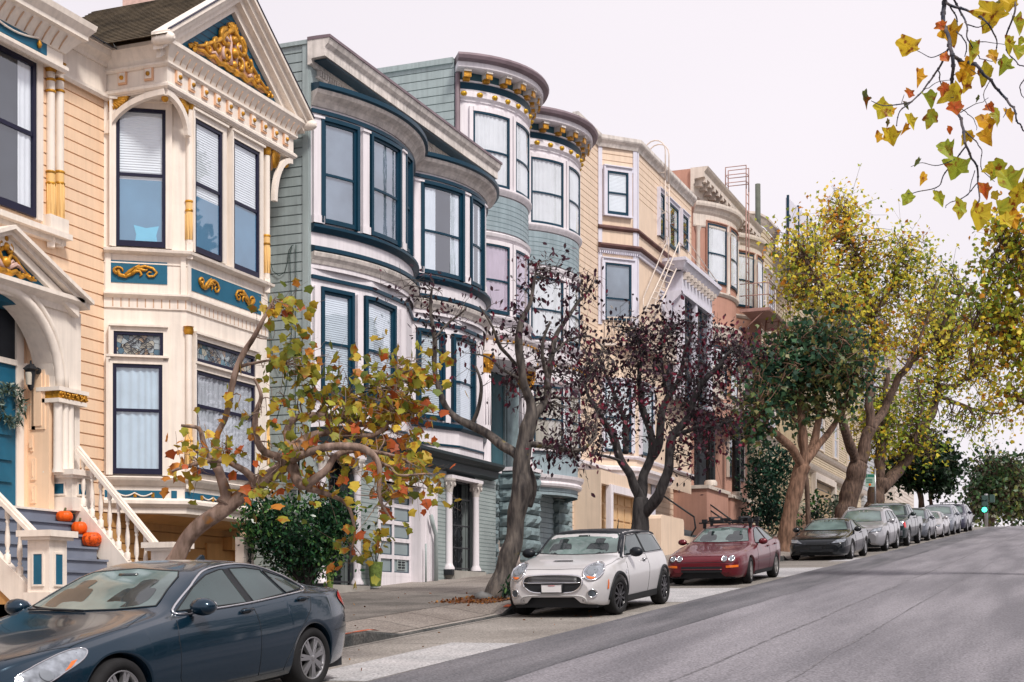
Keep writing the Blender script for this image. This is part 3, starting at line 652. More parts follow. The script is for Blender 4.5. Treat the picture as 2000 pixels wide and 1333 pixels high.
# ---- left part of the front: eaves, upper window, paired columns
AL = AW - .22
left = Path([(-AL, 10), (-AL, tt(123, AL))]); tL = tt(123, AL)
m = MB(); m.box(-AW - .1, -AL, 10, tL, zz(110, 128, AL), zle + .0); m.box(-AW - .02, -AW + .05, tL, t_bay, zz(150, 168, AW), zle)
lm = Path([(-AL, 10), (-AL, tL), (-AW, tL)]); lw = Path([(-AW + .05, tL), (-AW + .05, t_bay + .1)])
zq = zz(110, 130, AL)
mould(m, lm, [(.03, 0), (.06, .04), (.06, .09)], zq - .05); mould(m, lm, [(.03, -.1), (.10, 0), (.2, .12), (.26, .14), (.26, .2), (.34, .3), (.36, .38)], zle - .36)
mould(m, lw, [(.02, 0), (.05, .04), (.05, .09)], zz(150, 172, AW)); mould(m, lw, [(.02, 0), (.06, .06), (.06, .1)], zz(170, 60, AW) - .28); mould(m, lw, CROWN, zle - .22)
m.build('eaves_cornice', M['cream'], h1)
m = MB(); s0, s1 = left.su(0) , left.su(89); slab(m, left, 0, s1, left.zat(60, 94), left.zat(60, 46), 0, .02); m.build('frieze_panel', M['teal'], h1)
m = MB(); z_ = left.zat(45, 62); n = 5
m.tube([left.P(left.len * .1 + (s1 - .2 - left.len * .1) * i / 60, z_ - .09 * abs(math.sin(math.pi * i / 10)) * 1, .05) for i in range(61)], .016, 5, 0)
for i in range(7): sq = left.len * .1 + (s1 - .2 - left.len * .1) * i / 6; m.lathe([(.02, -.08), (.04, -.03), (.015, .03)], left.P(sq, z_ - .06, .05), 8, 1)
m.build('garland', [M['cream'], M['gold']], h1)
m = MB(); sx = .2
while sx < left.len - .1: m.mark(); m.tube([left.P(sx, zle - .45, .04), left.P(sx, zle - .36, .11), left.P(sx, zle - .27, .20)], .012, 4); sx += .19
m.build('eaves_groove', mat('groove_tan', (.55, .36, .24)), h1)
wp = wallp
window(h1, wp, -60, 66, 66, 398, M['navy'], M['curtain'], 'drape', .47, fw=.07, case=M['cream'], cw=.13, s=(wp.su(-45), wp.su(66)), z=(wp.zat(60, 122), wp.zat(60, 424)))
for u in (95, 113): colonette(wp, u, 143, 452, .065, (158, 180, 338, 360), (335, 450))
m = MB(); s1 = wp.su(121); slab(m, wp, s1 - 3.2, s1, wp.zat(100, 466), wp.zat(100, 455), 0, .2); slab(m, wp, s1 - 3.2, s1 - .03, wp.zat(100, 476), wp.zat(100, 466), 0, .1); slab(m, wp, s1 - .42, s1, wp.zat(100, 455), wp.zat(100, 425), 0, .13); m.build('window_sill', M['cream'], h1)
cm.build('colonette', [M['cream'], M['yellow'], M['gold']], h1)
# ---- portico
pt0 = tt(0, AP); RA = tt(108, AP) - pt0; zsp = zz(108, 760, AP); zfl = zz(115, 997, AP); ptr = tt(158, AP); ptl = 2 * pt0 - ptr
pp = Path([(-AP, ptl - 1), (-AP, ptr + 1)]); Gp = lambda t: t - ptl + 1
ztop = zz(150, 612, AP)
m = MB(); N_ = 20; arcp = [(Gp(pt0 + (RA + .0) * math.cos(math.pi * i / N_)), zsp + (RA * 1.02) * math.sin(math.pi * i / N_)) for i in range(N_ + 1)]
for i in range(N_):
    (x0, z0), (x1, z1) = arcp[i], arcp[i + 1]; m.prism([(x0, z0), (x0, ztop), (x1, ztop), (x1, z1)], pp.P, -.35, 0)
for sd in (-1, 1):
    a_, b_ = sorted((pt0 + sd * RA, pt0 + sd * (ptr - pt0))); m.prism([(Gp(a_), zsp), (Gp(b_), zsp), (Gp(b_), ztop), (Gp(a_), ztop)], pp.P, -.35, 0)
m.box(-AW, -AP - .02, ptr - .12, ptr, zfl, ztop + .1)
for d_, r_ in ((.07, .075), (.20, .05)):
    m.tube([pp.P(Gp(pt0 + (RA + d_) * math.cos(math.pi * i / 24)), zsp + (RA * 1.02 + d_) * math.sin(math.pi * i / 24), .03) for i in range(25)], r_, 8)
m.build('portico_arch', M['cream'], h1)
m = MB(); pg_ = MB()
zg0 = ztop; pgl, pgr = 2 * tt(22, AP - .2) - tt(176, AP - .2), tt(176, AP - .2); pa = (pgl + pgr) / 2; zga = zz(22, 440, AP - .2)
mould(m, Path([(-AP, pgl + .12), (-AP, pgr - .12)]), [(.03, -.1), (.06, -.02), (.14, .03), (.2, .06), (.2, .12)], zg0 + .06)
hw = (pgr - pgl) / 2; zgb = zg0 + .17
for sd in (-1, 1):
    def rk2(o0, o1, d0, d1, ext=0):
        a_ = (Gp(pa + sd * (hw + ext)), zgb); b_ = (Gp(pa), zga); m.prism([(a_[0], a_[1] - d0), (b_[0], b_[1] - d0), (b_[0], b_[1] - d1), (a_[0], a_[1] - d1)], pp.P, o0, o1)
    rk2(-.4, .28, .0, .06); rk2(0, .2, .06, .13); rk2(0, .12, .13, .26, -.15)
m.build('portico_gable', M['cream'], h1)
m = MB(); m.prism([(Gp(pa - hw + .3), zgb), (Gp(pa + hw - .3), zgb), (Gp(pa), zga - .12)], pp.P, -.1, .05); m.build('portico_gable_panel', M['teal'], h1)
og = MB(); hz = zga - zgb; F_ = pp.P; ca = Gp(pa)
def oc2(pts, r, mi=0):
    for k in (-1, 1): ornament(og, F_, [[(ca + k * x * hz, zgb + .04 + z_ * hz) for x, z_ in pts]], r, mi, .09)
oc2(spiral((.12, .52), .09, 1.3, 1.6, -1), .035); oc2([(0, .08), (.15, .06), (.3, .13), (.45, .05), (.6, .12), (.75, .06), (.9, .08)], .045); oc2([(.05, .2), (.16, .42), (.3, .38), (.42, .28), (.6, .17), (.8, .1)], .03)
for k_ in (.12, .22, .32): oc2([(.03, .12), (k_, .2 + k_ * .2), (k_ + .1, .36 - k_ * .3), (k_ + .25, .25 - k_ * .3)], .028, 1)
og.ball(F_(ca, zgb + .04 + .55 * hz, .1), .06); og.ball(F_(ca, zgb + .04 + .25 * hz, .1), .08); og.ball(F_(ca, zgb + .04 + .7 * hz, .08), .06)
for k_ in range(6): oc2([(.3 + k_ * .1, .1), (.34 + k_ * .1, .17 - k_ * .015)], .03)
og.build('portico_relief', [M['gold'], M['pinkish']], h1)
# capital, clustered shafts, pedestal
m = MB(); x0, x1, y0, y1 = -AP - .30, -AP + .12, pt0 + RA - .06, ptr + .04
zc0, zc1 = zz(120, 786, AP), zsp
m.box(x0, x1, y0, y1, zc1 - .03, zc1 + .03); m.box(x0 + .02, x1 - .02, y0 + .02, y1 - .02, zc0 - .02, zc0 + .04)
zpd = zz(126, 925, AP)
for (dx, dy) in ((-.22, .10), (-.02, .10), (-.02, .24), (-.02, .36), (-.22, .36)): m.mark(); m.lathe([(.085, zpd), (.07, zpd + .08), (.065, zc0)], (x1 - .1 + dx, y0 + .02 + dy, 0), 12)
m.build('portico_column', M['cream'], h1)
m = MB(); m.box(x0 + .03, x1 - .03, y0 + .03, y1 - .03, zc0 + .04, zc1 - .03)
random.seed(3)
for i in range(90): m.ball((x1 - .02 - random.choice((0, random.random() * .4)), random.uniform(y0 + .02, y1 - .02), random.uniform(zc0 + .05, zc1 - .04)), .022, 6)
m.build('gilded_capital', M['gold'], h1)
pc = MB(); pb = MB()
def pedestal(xa, xb, ya, yb, z0, z1, pane, base=.1):
    pc.mark(); pb.mark(); pc.box(xa, xb, ya, yb, z0, z1 - .02); e = .04
    pc.box(xa - e, xb + e, ya - e, yb + e, z0 - base, z0 + .1); pc.box(xa - .06, xb + .06, ya - .06, yb + .06, z1 - .07, z1 - .03); pc.box(xa - .1, xb + .1, ya - .1, yb + .1, z1 - .03, z1 + .05)
    a, b = pane; iy = (yb - ya) * .3; ix = (xb - xa) * .3
    for (p_, q_) in (((xb, xb + .012), (ya + iy, yb - iy)),): pb.box(p_[0], q_[1 - 1] if 0 else p_[1], q_[0], q_[1], a, b)
    pb.box(xa + ix, xb - ix, ya - .012, ya, a, b)
    for k_ in (0, 1):       # thin frames round the panels
        yy = (ya + iy - .025, yb - iy); pc.box(xb, xb + .02, yy[k_], yy[k_] + .025, a - .025, b + .025); xx = (xa + ix - .025, xb - ix); pc.box(xx[k_], xx[k_] + .025, ya - .02, ya, a - .025, b + .025)
        zz_ = (a - .025, b)[k_]; pc.box(xb, xb + .02, ya + iy, yb - iy, zz_, zz_ + .025); pc.box(xa + ix, xb - ix, ya - .02, ya, zz_, zz_ + .025)
pedestal(x0, x1 + .03, tt(126, AP) - .02, tt(126, AP) + .42, zz(126, 985, AP), zpd, (zz(126, 965, AP), zz(126, 945, AP)))
# recess: side wall, door wall
AD = AP + .52
m = MB(); m.box(-AD, -AP - .1, pt0 + RA - .02, pt0 + RA + .1, zfl, zsp + 1.2)
y_ = pt0 + RA - .02
def rp(xa, xb, za, zb): m.box(xa, xb, y_ - .02, y_, za, zb); m.box(xa + .05, xb - .05, y_ - .035, y_ - .02, za + .05, zb - .05)
H_ = zsp + .35 - zfl
for (a_, b_) in ((.05, .17), (.21, .36)): rp(-AD + .1, -AP - .33, zfl + H_ * a_, zfl + H_ * b_)
for (a_, b_) in ((-AD + .1, -AD + .36), (-AP - .40, -AP - .33)): rp(a_, b_, zfl + H_ * .56, zfl + H_ * .97)
rp(-AD + .1, -AP - .38, zfl + H_ * .41, zfl + H_ * .52); rp(-AD + .1, -AP - .33, zfl + H_ * 1.03, zfl + H_ * 1.3)
m.build('porch_panelling', M['peach'], h1)
m = MB(); m.box(-AP - 1.2, -AP - .1, ptl, ptr, ztop - .1, ztop); td = tt(26, AD); m.box(-AD - .1, -AD, ptl, td, zfl, ztop, 0)
m.box(-AD, -AD + .06, td, td + .16, zfl, ztop - .1, 1); m.box(-AD, -AD + .08, pt0 - 1, td, zsp + .32, zsp + .40, 1)
m.box(-AD, -AD + .03, pt0 - 1, td, zsp + .40, ztop - .1, 2); m.box(-AD, -AD + .12, td + .16, pt0 + RA, zsp + .3, zsp + .38, 1); m.box(-AD - .1, -AD + .02, td, pt0 + RA, zfl, ztop, 3)
m.build('porch_interior', [M['teal'], M['cream'], M['room'], M['peach']], h1)
m = MB(); m.box(-AD + .0, -AD + .04, td - 1.1, td, zfl, zsp + .32); 
for (a_, b_) in ((.04, .14), (.18, .28), (.33, .42), (.5, .9)): 
    for ya in (td - .95, td - .4): m.box(-AD + .04, -AD + .07, ya, ya + .3, zfl + H_ * a_, zfl + H_ * b_)
dr = m.build('door', M['teal'], h1)
m = MB(); m.ball((-AD + .1, td - 1.0, zfl + 1), .035); m.build('door_knob', M['gold'], dr)
# lantern on the porch wall
m = MB(); lx, ly, lz = -AP - .26, y_ - .2, zz(78, 742, AP + .26)
m.lathe([(.05, -.02), (.05, .02)], (lx, y_ - .05, lz + .12), 10, 0, 'y'); m.tube([(lx, y_ - .04, lz + .12), (lx, ly + .05, lz + .2), (lx, ly, lz + .19)], .012)
m.lathe([(.012, -.19), (.03, -.17), (.05, -.13), (.085, .10), (.12, .12), (.06, .18), (.02, .2), (.012, .25)], (lx, ly, lz), 6, 0, smooth=False); m.lathe([(.04, -.11), (.055, .07)], (lx, ly - .04, lz), 8, 1)
m.build('porch_lantern', [M['black'], mat('lantern_glass', (.55, .5, .42), .1)], h1)
# ---- stairs (steps run down to the street)
NS = 9; AN = 12.62; zgd = zs(17, AN); xs0 = -AP; xs1 = -AN + .0; yl = tt(84, AN) + .1; yr = tt(128, AP) + .02
rise = (zfl - zgd) / NS; tread = (xs1 - xs0) / (NS - 0) * 1.0
m = MB()
m.box(-AD, xs0, ptl, ptr, zfl - 1.2, zfl - .03); m.box(-AD, xs0 + .03, yl, yr, zfl - .03, zfl, 1)
for i in range(NS - 1):
    z_ = zfl - rise * (i + 1); x_ = xs0 + tread * (i + 1); m.box(xs0, x_, yl, yr, z_ - rise, z_ - .03); m.box(xs0, x_ + .03, yl, yr, z_ - .03, z_)
m.build('stairs', [M['step'], M['cream']], h1)
st = MB(); rl = MB(); bl = MB()
def balustrade(y, xa, za, xb, zb):      # from the top post to the newel
    st.mark(); rl.mark(); st.prism([(xa, za - .35), (xb, zb - .30), (xb, zb + .10), (xa, za + .14)], lambda p, q, o: Vector((p, y + o, q)), -.06, .06)
    st.prism([(xa, za - 1.5), (xb, zb - .5), (xb, zb - .3), (xa, za - .35)], lambda p, q, o: Vector((p, y + o, q)), -.03, .03, 1)
    rl.bar((xa, y, za + .86), (xb, y, zb + .80), .12, .05); rl.bar((xa, y, za + .90), (xb, y, zb + .84), .07, .05)
    n = 9
    for i in range(n):
        f = (i + .6) / (n + .2); x_ = xa + (xb - xa) * f; z0 = za + .12 + (zb + .08 - za - .12) * f; z1 = za + .84 + (zb - za - .06) * f; h = z1 - z0
        bl.mark(); bl.lathe([(.042, 0), (.042, h * .16), (.02, h * .18), (.03, h * .22), (.018, h * .26), (.036, h * .36), (.034, h * .5), (.018, h * .72), (.03, h * .76), (.018, h * .8), (.034, h * .82), (.034, h)], (x_, y, z0), 8)
def newel(x, y, z0, z1, w=.17): pedestal(x - w, x + w, y - w, y + w, z0 + .35, z1, (z0 + .55, z1 - .25), base=.35)
yR = yr + .14; yL = yl - .14
zn = zs(17, AN)
zcap = zz(85, 1046, AN)
newel(-AN + .1, yL, zn - .05, zcap); newel(-AN + .05, yR, zs(18, AN), zz(327, 1068, AN))
balustrade(yR, -AP + .1, zfl + .05, -AN - .08, zz(327, 1068, AN) - .88 + .02); balustrade(yL, -AP - .2, zfl + .1, -AN - .02, zcap - .86)
m = MB(); m.box(-AP - .3, -AN + .2, yL - .03, yL + .03, zn - .2, zn + .25); m.build('stair_plinth', M['concrete'], h1)
st.build('stair_stringer', [M['cream'], M['ochre']], h1); rl.build('handrail', M['cream'], h1)
pc.build('newel_post', M['cream'], h1); pb.build('newel_panel', M['teal'], h1)
bal = bl.build('baluster', M['cream'], h1)
# ground floor under the bay
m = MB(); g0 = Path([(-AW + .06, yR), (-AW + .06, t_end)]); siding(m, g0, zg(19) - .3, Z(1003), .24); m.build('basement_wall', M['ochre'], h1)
m = MB(); m.box(-AW, -AW + .25, tt(430, AW), tt(430, AW) + .4, Z(1060), Z(1045) + .1); m.box(-AW + .06, -AW + .10, tt(395, AW), tt(425, AW), Z(1150), Z(1048)); m.box(-AW + .05, -AW + .13, tt(450, AW), tt(462, AW), Z(1150), Z(1030)); m.build('meter_cupboards', M['ochre'], h1)
m = MB(); m.box(-AN - .3, -AN - .14, tt(470, AN + .2), tt(490, AN + .2), zs(22, 12) - .1, zz(478, 1050, AN + .2)); hp = m.build('number_post', M['cream'], h1)
for ch, v in (('0', 1082), ('4', 1097)):
    cu = bpy.data.curves.new('house_number', 'FONT'); cu.body = ch; cu.size = .22; cu.extrude = .006; cu.align_x = 'CENTER'
    to = bpy.data.objects.new('tmp', cu); COL.objects.link(to); bpy.context.view_layer.update()
    me = bpy.data.meshes.new_from_object(to.evaluated_get(bpy.context.evaluated_depsgraph_get())); bpy.data.objects.remove(to)
    me.materials.clear(); me.materials.append(M['black']); o = bpy.data.objects.new('house_number', me); COL.objects.link(o); o.parent = hp; ORG[o.name] = ORG[h1.name]
    o.location = Vector((-AN - .13, (tt(470, AN + .2) + tt(490, AN + .2)) / 2, zz(478, v, AN + .2) - .06)) - ORG[h1.name]; o.rotation_euler = (rad(90), 0, rad(90))
m = MB(); xc, yc = -19, tt(292, 19); zc = zz(292, 8, 19); m.box(xc - .4, xc + .4, yc - .4, yc + .4, zc - 3, zc + .3); m.box(xc - .5, xc + .5, yc - .5, yc + .5, zc + .3, zc + .45); m.build('chimney', M['pinkish'], h1)
# ---- three pumpkins on the stairs, wreath on the door
PUMP = mat('pumpkin_skin', (.80, .11, .008), .4, .25, 5, .2); PUMPW = mat('speckled_pumpkin_skin', (.80, .10, .008), .4, .9, 22, .3)
def pumpkin(u, vb, wpx, hpx, label, step, mt, stem=True):
    z_ = zfl - rise * step; a_ = AP - tread * (step - .42)
    y_ = tt(u, a_); sc_ = depth(-a_, y_) / FPX; r = wpx * sc_ / 2; h = hpx * sc_
    mb = MB(); N1, N2 = 40, 12; vs = []; fs = []
    for i in range(N2 + 1):
        ph = math.pi * i / N2
        for j in range(N1):
            t_ = 2 * math.pi * j / N1; rr = r * (.5 * (1 - math.cos(2 * ph)) ** .5 * 1.414 * .98) * (1 - .07 * abs(math.cos(t_ * 5)) ** 6)
            rr = r * math.sin(ph) ** .8 * (1 - .08 * (1 - abs(math.sin(t_ * 5))) ** 2); zt_ = h / 2 * math.cos(ph); zt_ -= .10 * h * math.exp(-(math.sin(ph) / .35) ** 2) * (1 if ph < 1.5 else -1)
            vs.append((rr * math.cos(t_), rr * math.sin(t_), h / 2 + zt_))
    for i in range(N2):
        for j in range(N1): fs.append((i * N1 + j, (i + 1) * N1 + j, (i + 1) * N1 + (j + 1) % N1, i * N1 + (j + 1) % N1))
    mb.add(vs, fs, 0, True); root = thing('pumpkin', label, 'pumpkin', (-a_, y_, z_), 'pumpkins on the stairs'); ORG[root.name] = Vector((0, 0, 0)); mb.build('pumpkin_body', mt, root)
    if stem: mb = MB(); mb.tube([(0, 0, h * .82), (0, .01, h * 1.0), (.02, .0, h * 1.18)], [.028, .018, .016], 6); mb.build('stem', mat('pumpkin_stem', (.10, .12, .05), .7), root)
pumpkin(126, 1016, 33, 24, 'smallest flattened orange pumpkin on the highest occupied step, beside the porch pedestal', 1, PUMP)
pumpkin(155, 1041, 31, 28, 'plain round orange pumpkin with upright dark stem on the middle occupied step', 2, PUMP)
pumpkin(179, 1067, 39, 32, 'largest orange pumpkin covered in pale speckles, on the lowest occupied step', 3, PUMPW, False)
# ================================================================ grey green house with two round white bays
h2 = thing('row_house', 'grey green row house with white round bays, dark blue trim and a white garage door', 'house', (-13.4, 27, 2))
A2 = 13.4; T20 = tt(603, A2); T21 = tt(941, A2)
Y2 = lambda v: zz(605, v, A2)
side = Path([(-24, T20), (-A2, T20)]); f2 = Path([(-A2, T20), (-A2, T21)]); q2 = lambda t: t - T20
m = MB(); siding(m, side, 0, Y2(82), .172); m.build('side_wall', M['gg'], h2)
m = MB(); m.box(-24, -A2 - .04, T20 + .04, T21, -.5, Y2(84)); m.build('house_body', M['gg'], h2)
m = MB(); m.sweep(f2, [(0, 1.2), (0, Y2(90))]); slab(m, f2, -0, .12, Y2(990), Y2(84), 0, .02); slab(m, side, side.len - .12, side.len, Y2(990), Y2(84), 0, .02); m.build('wall', M['gg'], h2)
# roof cornice
m = MB(); s_ = MB(); Cp = Path([(-A2 - .0, T20 - .05), (-A2, T21 + .1)])
zc = zz(640, 70, A2 - .45)
mould(m, Cp, [(.04, -.44), (.08, -.42), (.08, -.34), (.11, -.33), (.36, -.32), (.36, -.16), (.42, -.1), (.45, -.02), (.45, 0)], zc); m.build('roof_cornice', M['stone_white'], h2)
m = MB(); mould(m, Path([(-A2, T20 - .06), (-A2, T21 + .12)]), [(.47, 0), (.47, .05), (.2, .06)], zc); m.build('roof_flashing', M['purplegrey'], h2)
m = MB(); mould(m, Path([(-A2, T20 + .05), (-A2, T21)]), [(.34, -.015), (.34, .0)], zc - .34); m.build('cornice_soffit', M['blue'], h2)
m = MB(); sx = .3
while sx < T21 - T20 - .1: m.mark(); slab(m, f2, sx, sx + .05, zc - .54, zc - .44, 0, .08); sx += .09
m.mark(); slab(m, f2, .25, T21 - T20 - .1, zc - .58, zc - .54, 0, .05); m.build('dentil', M['stone_white'], h2)
m = MB(); m.box(-24, -A2 + .1, T20 - .04, T20 + .1, Y2(88), Y2(80)); m.box(-24, -17, T20 + 1.2, T20 + 5.5, Y2(90), Y2(90) + 1.8); m.build('roof_parapet', M['gg'], h2)
# bays
TV = 28.0
BA = arc(A2 - .02, T20 + .05, TV, .62); BB = arc(A2 - .02, TV, T21 - .02, .62)
BAl = arc(A2 - .02, T20 + .05, TV, .60, 3); BBl = arc(A2 - .02, TV, T21 - .02, .60, 3)
BAl.smooth = BBl.smooth = False
zU = dict(top=Y2(163), cr=Y2(180), frt=Y2(196), thin=Y2(217), wt=Y2(233), wb=Y2(432), sill=Y2(444), spb=Y2(484), band=Y2(492), cb=Y2(512), fr2=Y2(541), w2t=Y2(565), w2b=Y2(758), s2=Y2(772), p2=Y2(812), p3=Y2(866))
m = MB(); bt = MB(); cr = MB()
for b in (BA, BB):
    m.mark(); bt.mark(); cr.mark(); m.sweep(b, [(0, zU['cb'] - .1), (0, zU['cr'])], smooth=True)
    mould(cr, b, [(.03, -.22), (.08, -.14), (.12, -.10), (.22, -.04), (.24, 0), (.24, .03)], zU['cr'] - .02)
    mould(bt, b, [(.25, 0), (.30, .02), (.30, .10), (.0, .16)], zU['cr'] + .01)
    slab(bt, b, 0, b.len, zU['thin'] - .02, zU['thin'] + .05, 0, .045)
    mould(bt, b, [(.03, -.08), (.10, -.02), (.12, 0), (.12, .05), (.02, .08)], zU['sill'])
    mould(bt, b, [(.10, 0), (.14, .02), (.14, .09), (.02, .13)], zU['band'])
    mould(cr, b, [(.02, -.2), (.05, -.14), (.10, -.08), (.12, -.02), (.12, 0)], zU['band'])
    cr.sweep(b, [(0, zU['cr'] + .1), (-1.2, zU['cr'] + .5)], smooth=True)
for b in (BAl, BBl):
    m.mark(); bt.mark(); m.sweep(b, [(0, zz(946, 942, A2 - .5) + .38), (0, zU['cb'])])
    slab(bt, b, 0, b.len, zU['fr2'] - .02, zU['fr2'] + .045, 0, .045)
    mould(bt, b, [(.03, -.06), (.10, -.01), (.10, .05), (.02, .08)], zU['s2'])
    slab(bt, b, 0, b.len, zU['p2'] - .04, zU['p2'], 0, .03)
m.build('bay_wall', M['white'], h2); bt.build('blue_mouldings', M['blue'], h2); cr.build('bay_cornice', M['stone_white'], h2)
def bwin(b, f0, f1, z1, z0, inner, kind):
    s0, s1 = b.su(f0), b.su(f1)
    w_ = window(h2, b, 0, 0, 0, 0, M['blue'], inner, kind, .52, fw=.05, s=(s0, s1), z=(z1, z0), glass=M['glass_bright'])
    mb = MB()
    slab(mb, b, s0 - .06, s0, z0 - .02, z1 + .07, 0, .10); slab(mb, b, s1, s1 + .06, z0 - .02, z1 + .07, 0, .10); slab(mb, b, s0, s1, z1, z1 + .07, 0, .10)
    mb.build('window_frame', M['blue'], w_)
pl = MB()
for b, fs in ((BA, ((629, 692), (723, 774), (787, 797))), (BB, ((823, 898), (916, 938)))):
    for i, (f0, f1) in enumerate(fs): bwin(b, f0, f1, zU['wt'], zU['wb'], M['skygrey'] if b is BA else M['curtain'], 'plain' if b is BA else 'drape')
    for f in (609, 703, 779) if b is BA else (806, 903, 939):
        pl.mark(); f = b.su(f) / b.len; wd = .2 if f < .01 else .17
        slab(pl, b, b.len * f, b.len * f + wd, zU['sill'] + .08, zU['wt'] + .02, 0, .08); slab(pl, b, b.len * f - .02 * (f > 0), b.len * f + wd + .02, zU['wt'] + .02, zU['wt'] + .06, 0, .11); slab(pl, b, b.len * f - .02 * (f > 0), b.len * f + wd + .02, zU['sill'] + .08, zU['sill'] + .22, 0, .10)
for b in (BAl, BBl):
    for f0, f1 in ((627, 682), (713, 764)) if b is BAl else ((816, 860), (884, 920)): bwin(b, f0, f1, zU['w2t'], zU['w2b'], M['blind'], 'blind')
    for f in (609, 693, 776) if b is BAl else (866, 925): pl.mark(); f = b.su(f) / b.len; slab(pl, b, b.len * f, b.len * f + .14, zU['s2'] + .08, zU['w2t'] + .06, 0, .08)
pl.build('pilaster', M['white'], h2)
# ground floor: soffit, entries, garage
m = MB(); fp = Path([(-A2, T20 + .02), (-A2, T21 - .25)])
zs0 = zz(946, 942, A2 - .5)
mould(m, fp, [(.30, -.38), (.33, -.30), (.52, -.24), (.52, -.1), (.62, -.06), (.68, 0), (.68, .06)], zs0 + .38); m.build('soffit_cornice', mat('black_green_trim', (.018, .03, .035), .5), h2)
GB = zg(28) - 1
g2 = Path([(-A2 + .35, T20 + .1), (-A2 + .35, T21 - .05)]); gq = lambda t: t - T20 - .1
A2g = A2 - .35
tga, tgb = tt(741, A2g), tt(853, A2g); tca, tcb = tt(872, A2g), tt(928, A2g); tla, tlb = tt(618, A2g), tt(697, A2g); zgt = zz(745, 938, A2g)
m = MB()
def wallbox(t0, t1, z0, z1, x0=-A2g - .4, x1=-A2g): m.box(x0, x1, t0, t1, z0, z1)
zw = zs0 + .1; zb0 = GB
wallbox(T20 + .1, tla, zb0, zw); wallbox(tlb, tga, zb0, zw); wallbox(tgb, tca, zb0, zw); wallbox(tcb, T21 + .0, zb0, zw); wallbox(tga, tgb, zgt, zw)
m.build('ground_floor_wall', M['brick'], h2)
m = MB()   # brick courses as fine raised joints
zq = zb0 + 1.2
while zq < zw:
    for a_, b_ in ((tlb, tga), (tgb, tca), (tcb, T21)): m.box(-A2g, -A2g + .004, a_, b_, zq, zq + .01)
    if zq > zgt: m.box(-A2g, -A2g + .004, tga, tgb, zq, zq + .01)
    zq += .085
m.build('brick_joints', mat('brick_joint', (.17, .22, .22), .8), h2)
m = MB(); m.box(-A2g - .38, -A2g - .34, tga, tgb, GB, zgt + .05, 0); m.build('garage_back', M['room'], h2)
tcol = tgb - (tgb - tga) * .30     # wide timber jamb on the uphill side
gd = thing('garage_door', '', '') if 0 else None
zgb = zs((tga + tgb) / 2, A2g) + .0
m = MB(); xg = -A2g - .28
ng = 5; cols = [tga + .06, tga + .42, tga + .42 + (tcol - tga - .42) / 2, tcol - .02]
cols = [tga - .1, tga + .28, tga + .28 + (tcol - tga - .28) / 2, tcol]
rows = [zgb + .18 + (zgt - zgb - .25) * i / 5 for i in range(6)]
m.box(xg, xg + .05, tga, tcol, zgb - .3, rows[0]); m.box(xg, xg + .05, tga, tcol, rows[-1], zgt)
for r in rows: m.box(xg, xg + .052, tga, tcol, r - .04, r + .04)
for c in cols: m.box(xg, xg + .05, max(tga, c - .045), c + .045, rows[0], rows[-1])
g_ = m.build('garage_door', M['white'], h2)
m = MB(); fr = MB()
for i in range(5):
    for j in range(3): m.box(xg, xg + .02, max(tga, cols[j] + .045), cols[j + 1] - .045, rows[i] + .04, rows[i + 1] - .04); y0, y1 = max(tga, cols[j] + .045), cols[j + 1] - .045; fr.box(xg + .02, xg + .035, y1 - .02, y1, rows[i] + .04, rows[i + 1] - .04); fr.box(xg + .02, xg + .035, y0, y1 - .02, rows[i] + .04, rows[i] + .06)
m.build('door_pane', mat('frosted_panel', (.25, .31, .33), .3, .12, 2), g_); fr.build('pane_shadow_strip', M['blue'], g_)
m = MB(); y0 = cols[2] + .2; m.box(xg + .02, xg + .04, y0, y0 + .38, rows[0] + .1, rows[0] + .38)
for k in range(4): m.box(xg + .04, xg + .05, y0 + .04, y0 + .17, rows[0] + .13 + k * .055, rows[0] + .16 + k * .055, 1); m.box(xg + .04, xg + .05, y0 + .21, y0 + .34, rows[0] + .13 + k * .055, rows[0] + .16 + k * .055, 1)
m.build('vent', [M['brick'], M['room']], g_)
m = MB(); m.box(-A2g - .3, -A2g + .02, tcol, tgb, GB, zgt); m.box(-A2g - .3, -A2g + .03, tga - .07, tga, GB, zgt + .1); m.box(-A2g - .3, -A2g + .035, tga, tgb + .05, zgt, zgt + .12)
for k in (.25, .5, .78): m.box(-A2g + .02, -A2g + .04, tcol + (tgb - tcol) * k, tcol + (tgb - tcol) * k + .05, GB, zgt)
m.build('garage_jamb', M['white'], h2)
